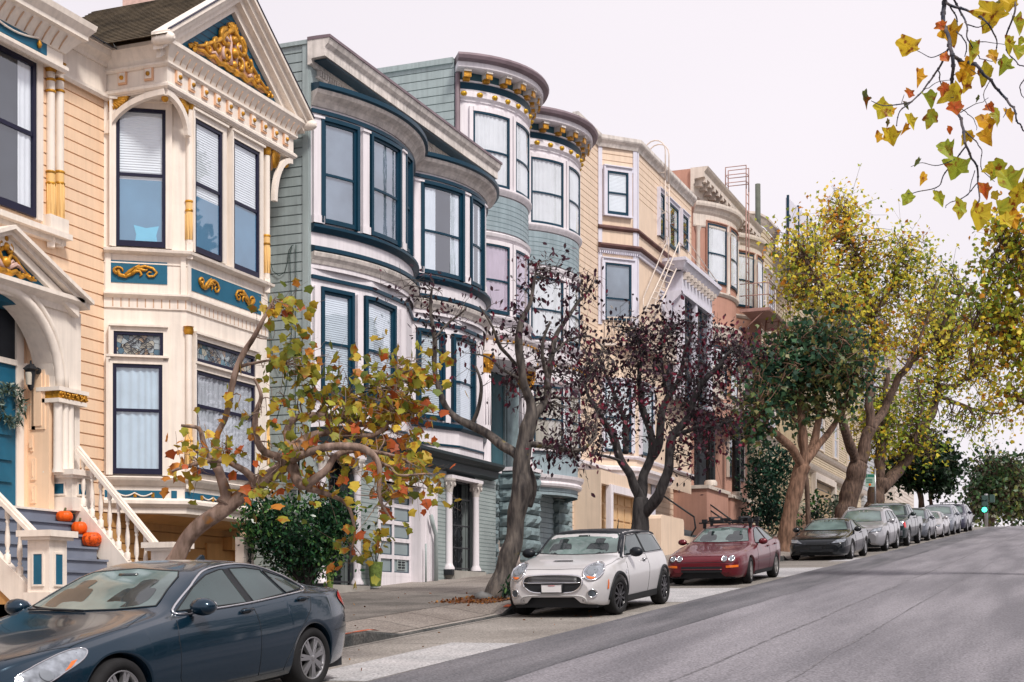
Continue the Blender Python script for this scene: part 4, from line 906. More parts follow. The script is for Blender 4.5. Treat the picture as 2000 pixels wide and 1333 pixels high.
# two gated doorways with columns
def gateway(t0, t1, full):
    zf = zs(t0, A2g) + .18; zt = zs0 - .06
    m = MB(); m.box(-A2g - .38, -A2g - .34, t0 - .1, t1 + .1, zf - .5, zt + .2); m.build('doorway', M['room'], h2)
    m = MB(); m.box(-A2g - 1.2, -A2g + .22, t0 - .05, t1 + .12, zf - .6, zf); m.build('threshold', M['concrete'], h2)
    m = MB(); xx = -A2g - .06; fw_ = t1 - t0
    for y in (t0 + .1, t1 - .22): m.box(xx - .02, xx + .02, y, y + .03, zf, zt)
    for z_ in (zf + .05, zf + .5, (zf + zt) / 2, zt - .4, zt - .05): m.box(xx - .02, xx + .02, t0 + .1, t1 - .2, z_, z_ + .03)
    for i in range(1, 6): y = t0 + .1 + (fw_ - .3) * i / 6; m.tube([(xx, y, zf), (xx, y, zt)], .007, 4)
    cyy = (t0 + t1) / 2 - .05
    for z_ in [zf + .25 + k * .24 for k in range(int((zt - zf - .3) / .24))]:
        for sg_ in (-1, 1): m.tube([(xx + .01, cyy + sg_ * (.03 + p[0]), z_ + p[1]) for p in spiral((.13, 0), .10, 1.3, math.pi, sg_)], .009, 4)
    m.tube([(xx + .01, cyy + .2 * math.cos(a_), (zf + zt) / 2 - .4 + .38 * math.sin(a_)) for a_ in [i * math.pi / 10 for i in range(21)]], .012, 4)
    m.build('iron_gate', M['black'], h2)
    for y in (t0 - .0, t1 - .1):
        mb = MB(); x_ = -A2g + .06; mb.lathe([(.12, zf), (.12, zf + .06), (.085, zf + .12), (.075, zf + .16), (.07, zt - .35), (.08, zt - .3)], (x_, y, 0), 16, 0)
        mb.lathe([(.08, zt - .3), (.10, zt - .2), (.15, zt - .06), (.16, zt - .05), (.16, zt)], (x_, y, 0), 8, 1)
        for k in range(8):
            a_ = k * math.pi / 4; c_ = (x_ + .11 * math.cos(a_), y + .11 * math.sin(a_)); mb.tube([(x_ + (.10 + p[0]) * math.cos(a_), y + (.10 + p[0]) * math.sin(a_), zt - .12 + p[1]) for p in spiral((0, 0), .05, 1.2, -1.2, 1, 10)], .018, 5, 1)
        mb.build('column', [M['white'], M['stone_white']], h2)
    m = MB(); m.box(-A2g - .1, -A2g + .18, t0 - .1, t1 + .05, zt, zt + .07); m.box(-A2g - .1, -A2g + .2, t0 - .15, t0 + .12, zf - .1, zf + .02, 1); m.box(-A2g - .1, -A2g + .2, t1 - .22, t1 + .1, zf - .1, zf + .02, 1); m.build('lintel', [M['white'], M['black']], h2)
gateway(tca, tcb, 1); gateway(tla + .1, tlb, 1)
m = MB(); y = tt(867, A2g - .3) ; zgr = zs(y, A2g); x_ = -A2g + .12
m.tube([(x_, y - .25, zgr + 1.35), (x_, y - .15, zgr + 1.15), (x_, y, zgr + .95), (x_, y, zgr - .1)], [.045] * 4, 8); m.tube([(x_, y - .5, zgr + .75), (x_, y - .5, zgr - .1)], .02, 6); m.build('drain_pipe', M['brick'], h2)
# cables down the side wall
m = MB(); ys = T20 - .03
def sw(u, v):      # point on the side wall seen at (u, v)
    k = (u - CX) / FPX; # solve a on plane y=T20
    a_ = ys * (SN - k * CS) / (CS + k * SN); return Vector((-a_, ys, EYE + (HOR - v) * depth(-a_, ys) / FPX))
for pts in (((525, 470), (527, 510), (533, 530), (545, 539), (556, 532), (562, 510), (564, 490), (570, 480), (573, 479)), ((570, 480), (566, 500), (567, 540), (569, 580), (570, 640), (566, 700), (558, 760), (540, 820)), ((578, 478), (578, 560), (577, 640), (577, 800), (578, 940)), ((528, 640), (533, 700), (545, 730), (560, 700))):
    m.mark(); m.tube([sw(*p) for p in pts], .007, 5)
m.build('side_cable', mat('dark_green_cable', (.02, .045, .04), .5), h2)
# ================================================================ sea blue house with two round turrets
h3 = thing('turret_house', 'sea blue house with two round turret bays, gold egg moulding and stone piers', 'house', (-14.1, 36, 2.6))
A3 = 14.1; T30, T31 = tt(887, A3), 40.1
def Y3(v): return zz(1062, v, 13.45)
f3 = Path([(-A3, T30), (-A3, T31)]); sd3 = Path([(-28, T30), (-A3, T30)])
zr3 = zz(885, 122, A3)
m = MB(); siding(m, f3, 1.5, zr3, .14); m.build('wall', M['sea'], h3)
m = MB(); siding(m, sd3, 3, zr3 + .1, .2); m.build('side_wall', M['gg'], h3)
m = MB(); m.box(-28, -A3 - .04, T30 + .04, T31, 0, zr3); m.build('house_body', M['sea'], h3)
m = MB(); m.box(-28, -A3 - .02, T30 - .05, T30 + .12, zr3, zr3 + .13); m.build('roof_edge', M['gg'], h3)
m = MB(); m.tube([(-A3 + .08, T30 + .02, 3), (-A3 + .08, T30 + .02, zr3 - .25), (-A3 + .12, T30 + .2, zr3 - .1)], .06, 8); m.build('downpipe', M['purplegrey'], h3)
TA_, TB_ = 33.55, 37.35
tr1, tr2 = arc(A3, TA_ - 1.72, TA_ + 1.72, 1.0, 20), arc(A3, TB_ - 1.75, TB_ + 1.75, 1.0, 20)
lvl = dict(gut=Y3(229), eave=Y3(243), br=Y3(258), bl=Y3(266), egg=Y3(288), cas=Y3(300), wt=Y3(308), wb=Y3(437), sill=Y3(444), sid=Y3(452), sid2=Y3(515), m2=Y3(530), wt2=Y3(540), wb2=Y3(662), s2=Y3(672), fr=Y3(700), base=Y3(705))
roofdz = (0, .0)
for i_, b in enumerate((tr1, tr2)):
    m = MB(); m.sweep(b, [(0, lvl['base']), (0, lvl['eave'] + .1)], smooth=True); m.build('turret_wall', M['white'], h3)
    m = MB(); siding(m, b.sub(.01, b.len - .01), lvl['sid2'], lvl['sid'], .11, g=.012, d=.012); o_ = m.build('turret_siding', M['sea'], h3)
    for v_ in o_.data.vertices: pass
    m = MB(); m.sweep(b, [(.035, lvl['sid2']), (.035, lvl['sid'])], smooth=True)
    zq = lvl['sid2'] + .1
    m.build('turret_band', M['sea'], h3)
    m = MB()
    while zq < lvl['sid'] - .05: m.sweep(b, [(.035, zq), (.039, zq), (.039, zq + .008), (.035, zq + .008)], True, True, 0, True); zq += .115
    m.build('band_joints', mat('sea_joint', (.11, .17, .19)), h3)
    m = MB()
    mould(m, b, [(.05, -.08), (.10, 0), (.12, .04), (.12, .08), (.03, .12)], lvl['sill']); mould(m, b, [(.04, 0), (.08, .05), (.10, .12), (.04, .16)], lvl['m2']); mould(m, b, [(.04, -.08), (.12, 0), (.14, .05), (.03, .1)], lvl['s2'])
    mould(m, b, [(.03, 0), (.03, .05), (.09, .09), (.09, .20), (.05, .24), (.05, .27)], lvl['egg'] - .05)
    mould(m, b, [(.06, 0), (.10, .02), (.10, .05)], lvl['bl'] + .07); mould(m, b, [(.36, 0), (.40, .02), (.40, .14), (.44, .17)], lvl['eave'])
    m.build('turret_mouldings', M['lav'] if 0 else M['white'], h3)
    m = MB(); mould(m, b, [(.05, -.07), (.07, 0), (.09, .07)], lvl['bl']); m.build('blue_band', M['blue'], h3)
    m = MB(); mould(m, b, [(.04, 0), (.06, .02), (.06, .26)], lvl['br'] - .06); m.build('bracket_frieze', M['seadark'], h3)
    m = MB(); mould(m, b, [(.44, -.04), (.52, 0), (.55, .07), (.52, .13)], lvl['eave'] + .18); m.sweep(b, [(.5, lvl['eave'] + .3), (-.9, lvl['eave'] + .45)], smooth=True); m.build('gutter', M['purplegrey'], h3)
    m = MB(); e_ = MB(); n = 9
    for k in range(n):
        s_ = b.len * (k + .5) / n; m.mark()
        for (o0, o1, z0, z1, mi) in ((.05, .36, .16, .22, 0), (.05, .30, .08, .16, 0), (.28, .33, .04, .16, 1), (.05, .2, .0, .08, 1)): m.prism([(s_ - .07, lvl['br'] - .02 + z0), (s_ + .07, lvl['br'] - .02 + z0), (s_ + .07, lvl['br'] - .02 + z1), (s_ - .07, lvl['br'] - .02 + z1)], b.P, o0, o1, mi)
    for k in range(11): s_ = b.len * (k + .5) / 11; e_.mark(); p = b.P(s_, lvl['egg'] + .10, .09); e_.ball(p, .085, 8, 0, (1, 1, .72))
    m.build('eave_bracket', [M['stone_white'], M['gold']], h3); e_.build('gold_egg', mat('bright_gold', (.62, .36, .03), .3, .2, 9, metal=.4), h3)
    for k, (f0, f1) in enumerate(((.10, .345), (.40, .655), (.70, .93))):
        for (zt_, zb_2, kd, cu) in ((lvl['wt'], lvl['wb'], 'curtain', M['curtain']), (lvl['wt2'], lvl['wb2'], 'curtain', M['curtain_pink'] if i_ == 0 else M['curtain'])):
            w_ = window(h3, b, 0, 0, 0, 0, M['blue'], cu, kd, .52, fw=.045, s=(b.len * f0, b.len * f1), z=(zt_, zb_2), glass=glassmat('thin_glass', (.85, .88, .9), .08))
            mb = MB(); s0, s1 = b.len * f0, b.len * f1
            slab(mb, b, s0 - .09, s0, zb_2 - .02, zt_ + .1, 0, .07); slab(mb, b, s1, s1 + .09, zb_2 - .02, zt_ + .1, 0, .07); slab(mb, b, s0, s1, zt_, zt_ + .1, 0, .07); mb.build('window_frame', M['white'], w_)
# porch over the stone piers
A3p = A3 - .55
m = MB(); zp3 = Y3(705)
for b in (arc(A3, TA_ - 1.9, TA_ + 1.85, 1.25, 14), arc(A3, TB_ - 1.8, TB_ + 1.8, 1.15, 14)):
    m.mark(); mould(m, b, [(0, -.55), (.02, -.5), (.02, -.12), (.1, -.02), (.12, .05)], zp3); m.sweep(b, [(0, zp3 - .55), (-1.3, zp3 - .55)], smooth=True)
m.build('porch_frieze', M['white'], h3)
m = MB()
for b in (arc(A3, TA_ - 1.9, TA_ + 1.85, 1.28, 14), arc(A3, TB_ - 1.8, TB_ + 1.8, 1.18, 14)):
    for k in range(26): m.ball(b.P(b.len * (k + .5) / 26, zp3 - .12, .03), .035, 6)
m.build('gilded_beading', M['gold'], h3)
def pier(u0, u1, vt, a_, d=.7):
    t0, t1 = tt(u0, a_), tt(u1, a_); zt = zz((u0 + u1) / 2, vt, a_); z = zs(t0, a_) - .2; m = MB(); random.seed(int(u0)); bh = .31
    while z < zt - .05:
        h = min(bh, zt - z); nx = 6; j = .06
        # rock faced block: rough grid on two visible faces
        def face(F, w_):
            vs = [F(w_ * i / nx, z + .012 + (h - .024) * k / 3, -.0 if (i in (0, nx) or k in (0, 3)) else random.uniform(.03, j + .05)) for k in range(4) for i in range(nx + 1)]
            m.add(vs, [(k * (nx + 1) + i, k * (nx + 1) + i + 1, (k + 1) * (nx + 1) + i + 1, (k + 1) * (nx + 1) + i) for k in range(3) for i in range(nx)])
        face(lambda s_, zz_, o: (-a_ + o, t0 + s_, zz_), t1 - t0); face(lambda s_, zz_, o: (-a_ - d + s_, t0 - o, zz_), d)
        m.box(-a_ - d, -a_ - .03, t0 + .03, t1, z, z + h); z += h
    m.build('stone_pier', M['rust'], h3)
    m = MB(); m.box(-a_ - d, -a_ + .06, t0 - .05, t1 + .05, zt, zt + .09); m.build('pier_cap', M['white'], h3); return (t0 + t1) / 2, zt + .09
pc3 = []
for (u0, u1) in ((947, 974), (1027, 1055)): pc3.append(pier(u0, u1, 922, A3 - .95))
for (t_, z_) in pc3:
    m = MB(); x_ = -(A3 - .95) - .2; zt = zp3 - .55; m.lathe([(.2, z_), (.2, z_ + .08), (.17, z_ + .16), (.165, z_ + 1.0), (.15, zt - .4)], (x_, t_, 0), 20, 0)
    for k in range(14): a_ = k * math.pi / 7; m.tube([(x_ + .165 * math.cos(a_), t_ + .165 * math.sin(a_), z_ + 1.0), (x_ + .152 * math.cos(a_), t_ + .152 * math.sin(a_), zt - .42)], .014, 4, 0)
    m.build('porch_column', M['white'], h3)
    m = MB(); m.lathe([(.16, zt - .42), (.17, zt - .36), (.18, zt - .34), (.2, zt - .2), (.26, zt - .02), (.26, zt)], (x_, t_, 0), 12, 0); random.seed(5)
    for k in range(40): a_ = random.random() * 6.28; h_ = random.random(); m.ball((x_ + (.19 + .06 * h_) * math.cos(a_), t_ + (.19 + .06 * h_) * math.sin(a_), zt - .32 + .28 * h_), .035, 6)
    m.lathe([(.17, z_ + .10), (.185, z_ + .12), (.17, z_ + .14)], (x_, t_, 0), 16, 0); m.build('gilded_capital', M['gold'], h3)
m = MB(); ta, tb = tt(958, A3), tt(1034, A3); m.box(-A3 - .02, -A3 + .05, ta, tb, 1, zp3 - .3); m.build('porch_back', M['seadark'], h3)
m = MB(); m.box(-A3 + .05, -A3 + .10, ta + .7, ta + 1.6, zz(980, 925, A3), zz(980, 735, A3)); m.box(-A3 + .10, -A3 + .13, ta + .8, ta + 1.5, zz(980, 915, A3), zz(980, 745, A3)); m.build('front_door', M['rust'], h3)
m = MB(); nst = 8; z0 = zs(33.4, 13.1); y0, y1 = pc3[0][0] + .35, pc3[1][0] - .35
for i in range(nst): m.box(-A3 - .3, -(13.0) - .28 * i, y0, y1, z0 - .2 + .19 * i, z0 + .19 * (i + 1) - .19 + .17)
m.build('entry_steps', mat('worn_pink_stone', (.50, .42, .38), .8, .2, 3, .3), h3)
m = MB(); m.box(-A3 - .3, -A3 + .0, tt(1000, A3), tt(1030, A3) , 1, zz(1010, 925, A3)); m.build('side_cheek', M['seadark'], h3)
# ground storey window and round base under turret two
gb = arc(A3, TB_ - 1.75, TB_ + 1.75, 1.0, 20); zg3 = Y3(700)
m = MB(); m.sweep(gb, [(0, Y3(965)), (0, zg3)], smooth=True); m.build('turret_base_wall', M['sea'], h3)
m = MB(); mould(m, gb, [(.02, -.34), (.10, -.3), (.12, -.24), (.08, -.18), (.15, -.1), (.17, -.02), (.05, .0)], Y3(925)); mould(m, gb, [(.04, 0), (.08, .03), (.08, .07)], Y3(882)); m.build('turret_base_moulding', M['white'], h3)
m = MB(); m.sweep(gb, [(.02, Y3(958)), (-1.3, Y3(955))], smooth=True); m.build('turret_soffit', M['rust'], h3)
for (f0, f1) in ((.12, .345), (.41, .65), (.71, .92)): window(h3, gb, 0, 0, 0, 0, M['blue'], mat('tan_curtain', (.52, .45, .38)), 'curtain', .5, fw=.045, s=(gb.len * f0, gb.len * f1), z=(Y3(752), Y3(882)), case=M['white'], cw=.07, co=.05)
m = MB(); m.box(-A3 - 1.2, -A3 - 1.1, 36, T31, 1, Y3(950)); m.box(-A3 - 1.1, -A3 - .9, tt(1058, A3 + 1), tt(1072, A3 + 1), 1, Y3(960)); m.build('garage_recess', M['room'], h3)
pier(1092, 1112, 975, A3 - .15, .4)
# ================================================================ pale peach house with fire ladder
h4 = thing('row_house', 'pale peach row house with a cream fire ladder, lavender trim and white garage frame', 'house', (-14.1, 46, 3.3))
A4, A4f = 14.1, 13.18; T40, T4a, T4b, T41 = 40.1, 42.4, 43.35, 51.6
Y4 = lambda v: zz(1243, v, A4f)
zt4 = Y4(283)
b4 = Path([(-A4, T4a), (-A4f, T4b), (-A4f, T41 - 2.0 + .2)]); c4 = math.hypot(A4 - A4f, T4b - T4a)
w4 = Path([(-A4, T40), (-A4, T41)])
m = MB(); siding(m, w4, 2, zt4, .19); m.build('wall', M['pale_peach'], h4)
m = MB(); siding(m, b4, Y4(415) + .3, zt4, .19); m.build('bay_wall', M['pale_peach'], h4)
m = MB(); m.sweep(b4, [(0, Y4(935)), (0, Y4(415) + .3)]); m.build('lower_bay_wall', M['pale_peach'], h4)
m = MB(); m.box(-26, -A4 - .04, T40 + .02, T41, 1, zt4); m.add([(-A4 - .1, T4a + .05, zt4 - .02), (-A4f - .05, T4b, zt4 - .02), (-A4f - .05, T41 - 1.85, zt4 - .02), (-A4 - .1, T41 - 1.85, zt4 - .02)], [(0, 1, 2, 3)]); m.build('house_body', M['pale_peach'], h4)
m = MB(); r4 = Path([(-A4, T40), (-A4, T4a - .05), (-A4f, T4b - .02), (-A4f, T41 - 1.7)]); mould(m, r4, [(.04, -.12), (.08, -.02), (.16, .06), (.18, .1), (.18, .2)], zt4 - .1); m.build('roof_cornice', M['stone_white'], h4)
m = MB()
for s_ in (.0, c4 - .13, c4 + .02): m.mark(); slab(m, b4, s_, s_ + .13, Y4(640), zt4 - .05, 0, .035)
slab(m, w4, 0, .0 + .01, 3, 4, 0, .01)
for v in (300,): slab(m, b4, .1, c4 - .1, Y4(340), Y4(333), 0, .03)
m.build('corner_boards', M['lav'], h4)
m = MB(); mould(m, b4, [(.02, -.05), (.10, 0), (.10, .05), (.02, .1)], Y4(453)); mould(m, b4, [(.04, -.05), (.18, .02), (.18, .07), (.02, .12)], Y4(489)); m.build('copper_flashing', mat('brown_flashing', (.16, .085, .08), .7, .3), h4)
m = MB(); mould(m, b4, [(.02, -.12), (.08, -.05), (.14, 0)], Y4(494))
s_ = .02
while s_ < b4.len - .05: slab(m, b4, s_, s_ + .035, Y4(502), Y4(497), 0, .09); s_ += .07
m.build('dentil_course', M['lav'], h4)
T_ = M['blue']
window(h4, b4, 1175, 1223, 331, 411, M['blue'], M['blind'], 'blind', .5, s=(c4 * .22, c4 * .76), z=(Y4(342), Y4(425)), case=M['lav'], cw=.13, apron=True)
window(h4, b4, 0, 0, 0, 0, M['blue'], M['skygrey'], 'plain', .62, s=(c4 * .16, c4 * .84), z=(Y4(520), Y4(630)), case=M['lav'], cw=.12)
window(h4, b4, 1285, 1295, 375, 460, M['blue'], M['room'], 'plain', .5, case=M['lav'], cw=.1)
window(h4, b4, 1303, 1322, 394, 478, M['blue'], M['blind'], 'drape', .5, case=M['lav'], cw=.1, glass=M['glass_bright'])
window(h4, b4, 1329, 1341, 417, 480, M['blue'], M['room'], 'plain', .5, case=M['lav'], cw=.1)
for (s0, s1) in ((c4 * .16, c4 * .84), (c4 + .35, c4 + 1.6)): window(h4, b4, 0, 0, 0, 0, M['blue'], M['blind'], 'blind', .5, s=(s0, s1), z=(Y4(752), Y4(885)), case=M['lav'], cw=.12)
# balcony and box bay
tb0, tb1 = tt(1300, A4f), tt(1388, A4f - .5); AB = A4f - .55
bx = Path([(-A4f, tb0 - .4), (-AB, tb0), (-AB, tb1), (-A4f - .5, tb1 + .3)]); zbl = zz(1303, 487, A4f - .6)
m = MB(); m.box(-A4f - .3, -AB + .25, tb0 - .25, tb1 + .3, zbl - .05, zbl + .03); mould(m, Path([(-A4f, tb0 - .2), (-AB, tb0 - .2), (-AB, tb1 + .2), (-A4f, tb1 + .2)]), [(.10, -.26), (.14, -.2), (.2, -.05), (.24, 0), (.24, .1)], zbl); m.build('balcony_cornice', M['lav'], h4)
m = MB()
for i in range(9): y = tb0 + (tb1 - tb0) * (i + .3) / 9; m.mark(); m.box(-AB - .02, -AB + .2, y, y + .14, zbl - .42, zbl - .28); m.box(-AB - .02, -AB + .12, y, y + .14, zbl - .5, zbl - .42)
m.build('balcony_bracket', M['ivory'], h4)
m = MB(); m.box(-A4f - .2, -AB, tb0, tb1, zbl - .95, zbl - .25); m.box(-A4f - .2, -AB + .06, tb0 - .05, tb1 + .05, zbl - 1.0, zbl - .92)
for y in (tb0, tb0 + (tb1 - tb0) * .42, tb1 - .25): m.box(-AB - .3, -AB + .02, y, y + .25, zbl - 4.3, zbl - .95)
m.build('box_bay', M['lav'], h4)
m = MB(); m.box(-A4f - .1, -AB - .12, tb0 + .1, tb1 - .1, zbl - 4.3, zbl - .95); m.build('box_bay_glass', [mat('dark_pane', (.05, .06, .08), .08, .2)], h4)
m = MB()
for y in (tb0 + .25, tb0 + (tb1 - tb0) * .42 + .25): m.mark(); m.box(-AB - .12, -AB - .08, y, y + .06, zbl - 4.2, zbl - .95); m.box(-AB - .12, -AB - .08, y + .9, y + .96, zbl - 4.2, zbl - .95); m.box(-AB - .12, -AB - .08, y, y + .9, zbl - 2.6, zbl - 2.5); m.box(-AB - .12, -AB - .08, y, y + .9, zbl - 1.05, zbl - .95)
m.build('sash', M['blue'], h4)
m = MB()      # scrolled brackets under the balcony
for (y, sg_) in ((tb0 - .05, -1), (tb1 + .02, 1)):
    m.mark(); q = [(-A4f - .02, zbl - 1.9), (-A4f + .08, zbl - 2.0), (-A4f + .2, zbl - 1.65), (-A4f + .25, zbl - 1.3), (-A4f + .6, zbl - .98), (-A4f + .6, zbl - .9), (-A4f - .02, zbl - .9)]
    m.prism([(p[0], p[1]) for p in q], lambda a, b, o, y=y: Vector((a, y + o, b)), -.12, .12)
for k in range(7): m.mark(); a_ = k * math.pi / 14; m.tube([(-A4f + .05, tb0 - .3 - .0, zbl - 1.0), (-A4f + .03, tb0 - .3 - .5 * math.cos(a_), zbl - 1.0 - .75 * math.sin(a_))], [.03, .05], 5)
m.build('scroll_bracket', M['lav'], h4)
# fire ladder with hooped top
def ladder(mb, p, q, w_, wd, r=.02, n=10, rr=.014):
    p, q, w_ = Vector(p), Vector(q), Vector(w_) * wd / 2
    mb.tube([p - w_, q - w_], r, 6); mb.tube([p + w_, q + w_], r, 6)
    for i in range(n): c = p.lerp(q, (i + .5) / n); mb.tube([c - w_, c + w_], rr, 5)
lt_ = (tt(1283, A4f) + tt(1297, A4f)) / 2; m = MB(); xl = -A4f + .22; zt_ = zz(1290, 345, A4f - .2)
ladder(m, (xl, lt_, zz(1290, 478, A4f - .2)), (xl, lt_, zt_), (0, 1, 0), .42, .022, 8); 
for sg_ in (-1, 1): m.tube([(xl, lt_ + sg_ * .21, zt_)] + [(xl - .35 + .35 * math.cos(a_), lt_ + sg_ * .21, zz(1290, 285, A4f - .2) + .35 * math.sin(a_)) for a_ in [i * math.pi / 8 for i in range(9)]] + [(xl - .7, lt_ + sg_ * .21, zt4)], .022, 6)
for z_ in (zz(1290, 330, 13), zz(1290, 410, 13), zz(1290, 470, 13)): m.tube([(xl, lt_ - .21, z_), (-A4f, lt_ - .21, z_)], .015); m.tube([(xl, lt_ - .21, z_), (xl, lt_ - .9, z_)], .012) if z_ < zz(1290, 400, 13) else None
p1 = Vector((-A4f + .35, tt(1313, A4f - .3), zbl + .0)); p0 = Vector((-A4f + .5, tt(1262, A4f - .4), zz(1265, 618, A4f - .4)))
ladder(m, p0, p1, (0.25, 1, 0), .62, .025, 9, .018)
for sg_ in (-1, 1): o_ = Vector((.25, 1, 0)) * .34 * sg_; m.tube([p0 + o_ + Vector((0, 0, .45)), p1 + o_ + Vector((0, 0, .7)), p1 + o_ + Vector((0, .6 if sg_ > 0 else 0, .7))], .02); m.tube([p1 + o_, p1 + o_ + Vector((0, 0, .7))], .018); m.tube([p0 + o_, p0 + o_ + Vector((0, 0, .45))], .018)
# railing of the balcony and of the small lower landing
ya, yb = p1.y + .3, tb1 + .1
for z_ in (.75, .4): m.tube([(-AB + .15, ya, zbl + z_), (-AB + .15, yb, zbl + z_ * .3)], .016, 5)
m.tube([(-AB + .15, yb, zbl), (-AB + .15, yb, zbl + .3)], .016); m.build('fire_ladder', M['creamiron'], h4)
lp = b4.su(1176); zl_ = Y4(640) - .55
lnd = Path([(-A4 + .05, T4a + .1), (-A4f + .35, T4b - .25), (-A4f + .35, tt(1300, A4f))]); m = MB(); slab(m, lnd, 0, lnd.len, zl_ - .08, zl_, -.5, .05)
slab(m, lnd, 0, lnd.len, zl_ + .75, zl_ + .79, 0, .03); slab(m, lnd, 0, lnd.len, zl_ + .12, zl_ + .15, 0, .03)
s_ = 0
while s_ < lnd.len: m.tube([lnd.P(s_, zl_, .015), lnd.P(s_, zl_ + .77, .015)], .012, 4); s_ += .13
m.build('landing_railing', M['creamiron'], h4)
# base storey, garage, entry
m = MB(); mould(m, Path([(-A4 + .0, T40), (-A4, T4a), (-A4f, T4b), (-A4f, tt(1300, A4f))]), [(.05, -.2), (.1, -.15), (.2, -.1), (.24, 0), (.3, .05), (.3, .14), (.1, .2)], Y4(925)); mould(m, b4, [(.03, -.05), (.10, 0), (.10, .05)], Y4(895)); m.build('base_cornice', M['white'], h4)
Ab = A4f + .1; yc0, yg0, yg1 = tt(1166, Ab), tt(1195, Ab), tt(1262, Ab)
m = MB(); m.box(-A4 - 1, -Ab, T40 + .1, yc0 + .4, 1, Y4(935)); m.box(-A4 - 1, -Ab, yg1, yg1 + .6, 1, Y4(935)); m.box(-Ab - .2, -Ab + .001, yc0 + .4, yg1, Y4(960), Y4(935)); m.build('base_wall', M['pale_peach'], h4)
m = MB(); m.box(-Ab - .1, -Ab + .05, yg0 - .25, yg0, 1, Y4(958)); m.box(-Ab - .1, -Ab + .05, yg1 - .3, yg1 + .5, 1, Y4(958)); m.box(-Ab - .1, -Ab + .06, yg0, yg1 - .3, Y4(972), Y4(958)); m.build('garage_frame', M['white'], h4)
m = MB(); m.box(-Ab - .35, -Ab - .3, yg0, yg1, 1, Y4(960)); z_ = Y4(1110)
while z_ < Y4(975):
    for k in range(5): y = yg0 + (yg1 - yg0) * k / 5; m.box(-Ab - .3, -Ab - .27, y + .05, y + (yg1 - yg0) / 5 - .05, z_ + .04, z_ + .42)
    z_ += .46
m.build('garage_door', M['yellow'] if 0 else mat('tan_garage_paint', (.66, .45, .25), .6, .1), h4)
ye0, ye1 = yg1 + .6, T41 + .2; m = MB()
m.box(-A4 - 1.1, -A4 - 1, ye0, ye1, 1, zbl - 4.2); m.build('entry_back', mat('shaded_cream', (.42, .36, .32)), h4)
m = MB(); m.box(-A4f - .4, -A4f - .1, ye0 - .1, ye0 + .45, 1, zz(1350, 925, A4f)); m.box(-A4f - .45, -A4f - .05, ye0 - .15, ye0 + .5, zz(1350, 925, A4f), zz(1350, 918, A4f)); m.box(-A4f - .4, -A4f - .15, ye0 + .05, ye0 + .3, zz(1350, 918, A4f), zbl - 4.2); m.build('entry_pier', M['lav'], h4)
m = MB(); aN = [(-A4f - .2 , ye0 + .35 + 1.3 * (1 - math.cos(a_)), zbl - 5.6 + 1.5 * math.sin(a_)) for a_ in [i * math.pi / 16 for i in range(17)]]; m.tube(aN, .14, 6); m.build('entry_arch', M['lav'], h4)
m = MB(); yst = (ye0 + ye1) / 2 + .3; zst = zs(yst, 13)
for i in range(10): m.box(-A4 - 1, -12.3 - .28 * i, ye0 + .7, ye1 - .3, zst - .3 + .18 * i, zst + .18 * i)
m.build('entry_steps', mat('grey_stone_step', (.16, .18, .19), .8, .2), h4)
m = MB()
for y in (ye0 + .75, ye1 - .4): m.mark(); m.tube([(-12.2, y, zst + .3), (-12.05, y, zst + .55), (-12.1, y, zst + .9), (-14.4, y, zst + 2.5)], .03, 6)
m.build('stair_rail', M['black'], h4)
m = MB(); pw = thing('garden_wall', 'rounded peach stucco wall block at the pavement beside the maroon car', 'wall', (-12.3, tt(1300, 12.3), zs(45, 12.3)))
y0, y1 = tt(1291, 12.2), tt(1336, 12.2); z0 = zs(y0, 12.2) - .2; z1 = zz(1300, 1007, 12.2)
prf = [(y0, z0), (y1, z0), (y1, z1 - .12), (y1 - .04, z1 - .04), (y1 - .12, z1), (y0 + .12, z1), (y0 + .04, z1 - .04), (y0, z1 - .12)]
m.prism(prf, lambda a, b, o: Vector((-12.2 + o, a, b)), -.5, 0); m.prism([(y1, z0), (y1 + 2.2, z0), (y1 + 2.2, z1 - .5), (y1, z1 - .5)], lambda a, b, o: Vector((-12.2 + o, a, b)), -.4, -.02); m.build('wall_block', M['pale_peach'], pw)
# ================================================================ terracotta house with fire escape
h5 = thing('row_house', 'terracotta house with cream bracketed cornice, pink iron fire escape and black porch columns', 'house', (-13.6, 56, 3.9))
A5 = 13.7; T50, T51 = tt(1350, A5), tt(1459, A5); Y5 = lambda v: zz(1350, v, A5)
f5 = Path([(-A5, T50), (-A5, T51)])
zt5 = zz(1382, 326, A5 - .6)
m = MB(); m.sweep(f5, [(0, 2.5), (0, zt5)]); m.sweep(Path([(-26, T50), (-A5, T50)]), [(0, 2.5), (0, zt5)]); m.sweep(Path([(-A5, T51), (-26, T51)]), [(0, 2.5), (0, zt5 - .3)]); m.build('wall', M['terra'], h5)
m = MB(); m.box(-24, -A5 - .8, T50 - .02, T50 + .2, zt5 - 1.6, zt5 - .1); m.box(-26, -A5 - .04, T50 + .04, T51 - .04, 2, zt5 - .1); m.build('house_body', M['greyh'], h5)
m = MB(); mould(m, Path([(-A5, T50 - .1), (-A5, T51 + .3)]), [(.04, -.9), (.08, -.85), (.10, -.6), (.14, -.55), (.14, -.4), (.5, -.36), (.5, -.2), (.6, -.08), (.64, 0)], zt5); m.build('roof_cornice', M['ivory'], h5)
m = MB(); n = 14
for i in range(n): y = T50 + .1 + (T51 - T50) * i / n; m.mark(); m.box(-A5 + .1, -A5 + .5, y, y + .22, zt5 - .5, zt5 - .36); m.box(-A5 + .1, -A5 + .36, y, y + .22, zt5 - .62, zt5 - .5)
m.build('cornice_bracket', M['ivory'], h5)
tv = tt(1443, A5)
tv = T50 + (T51 - T50) * .52
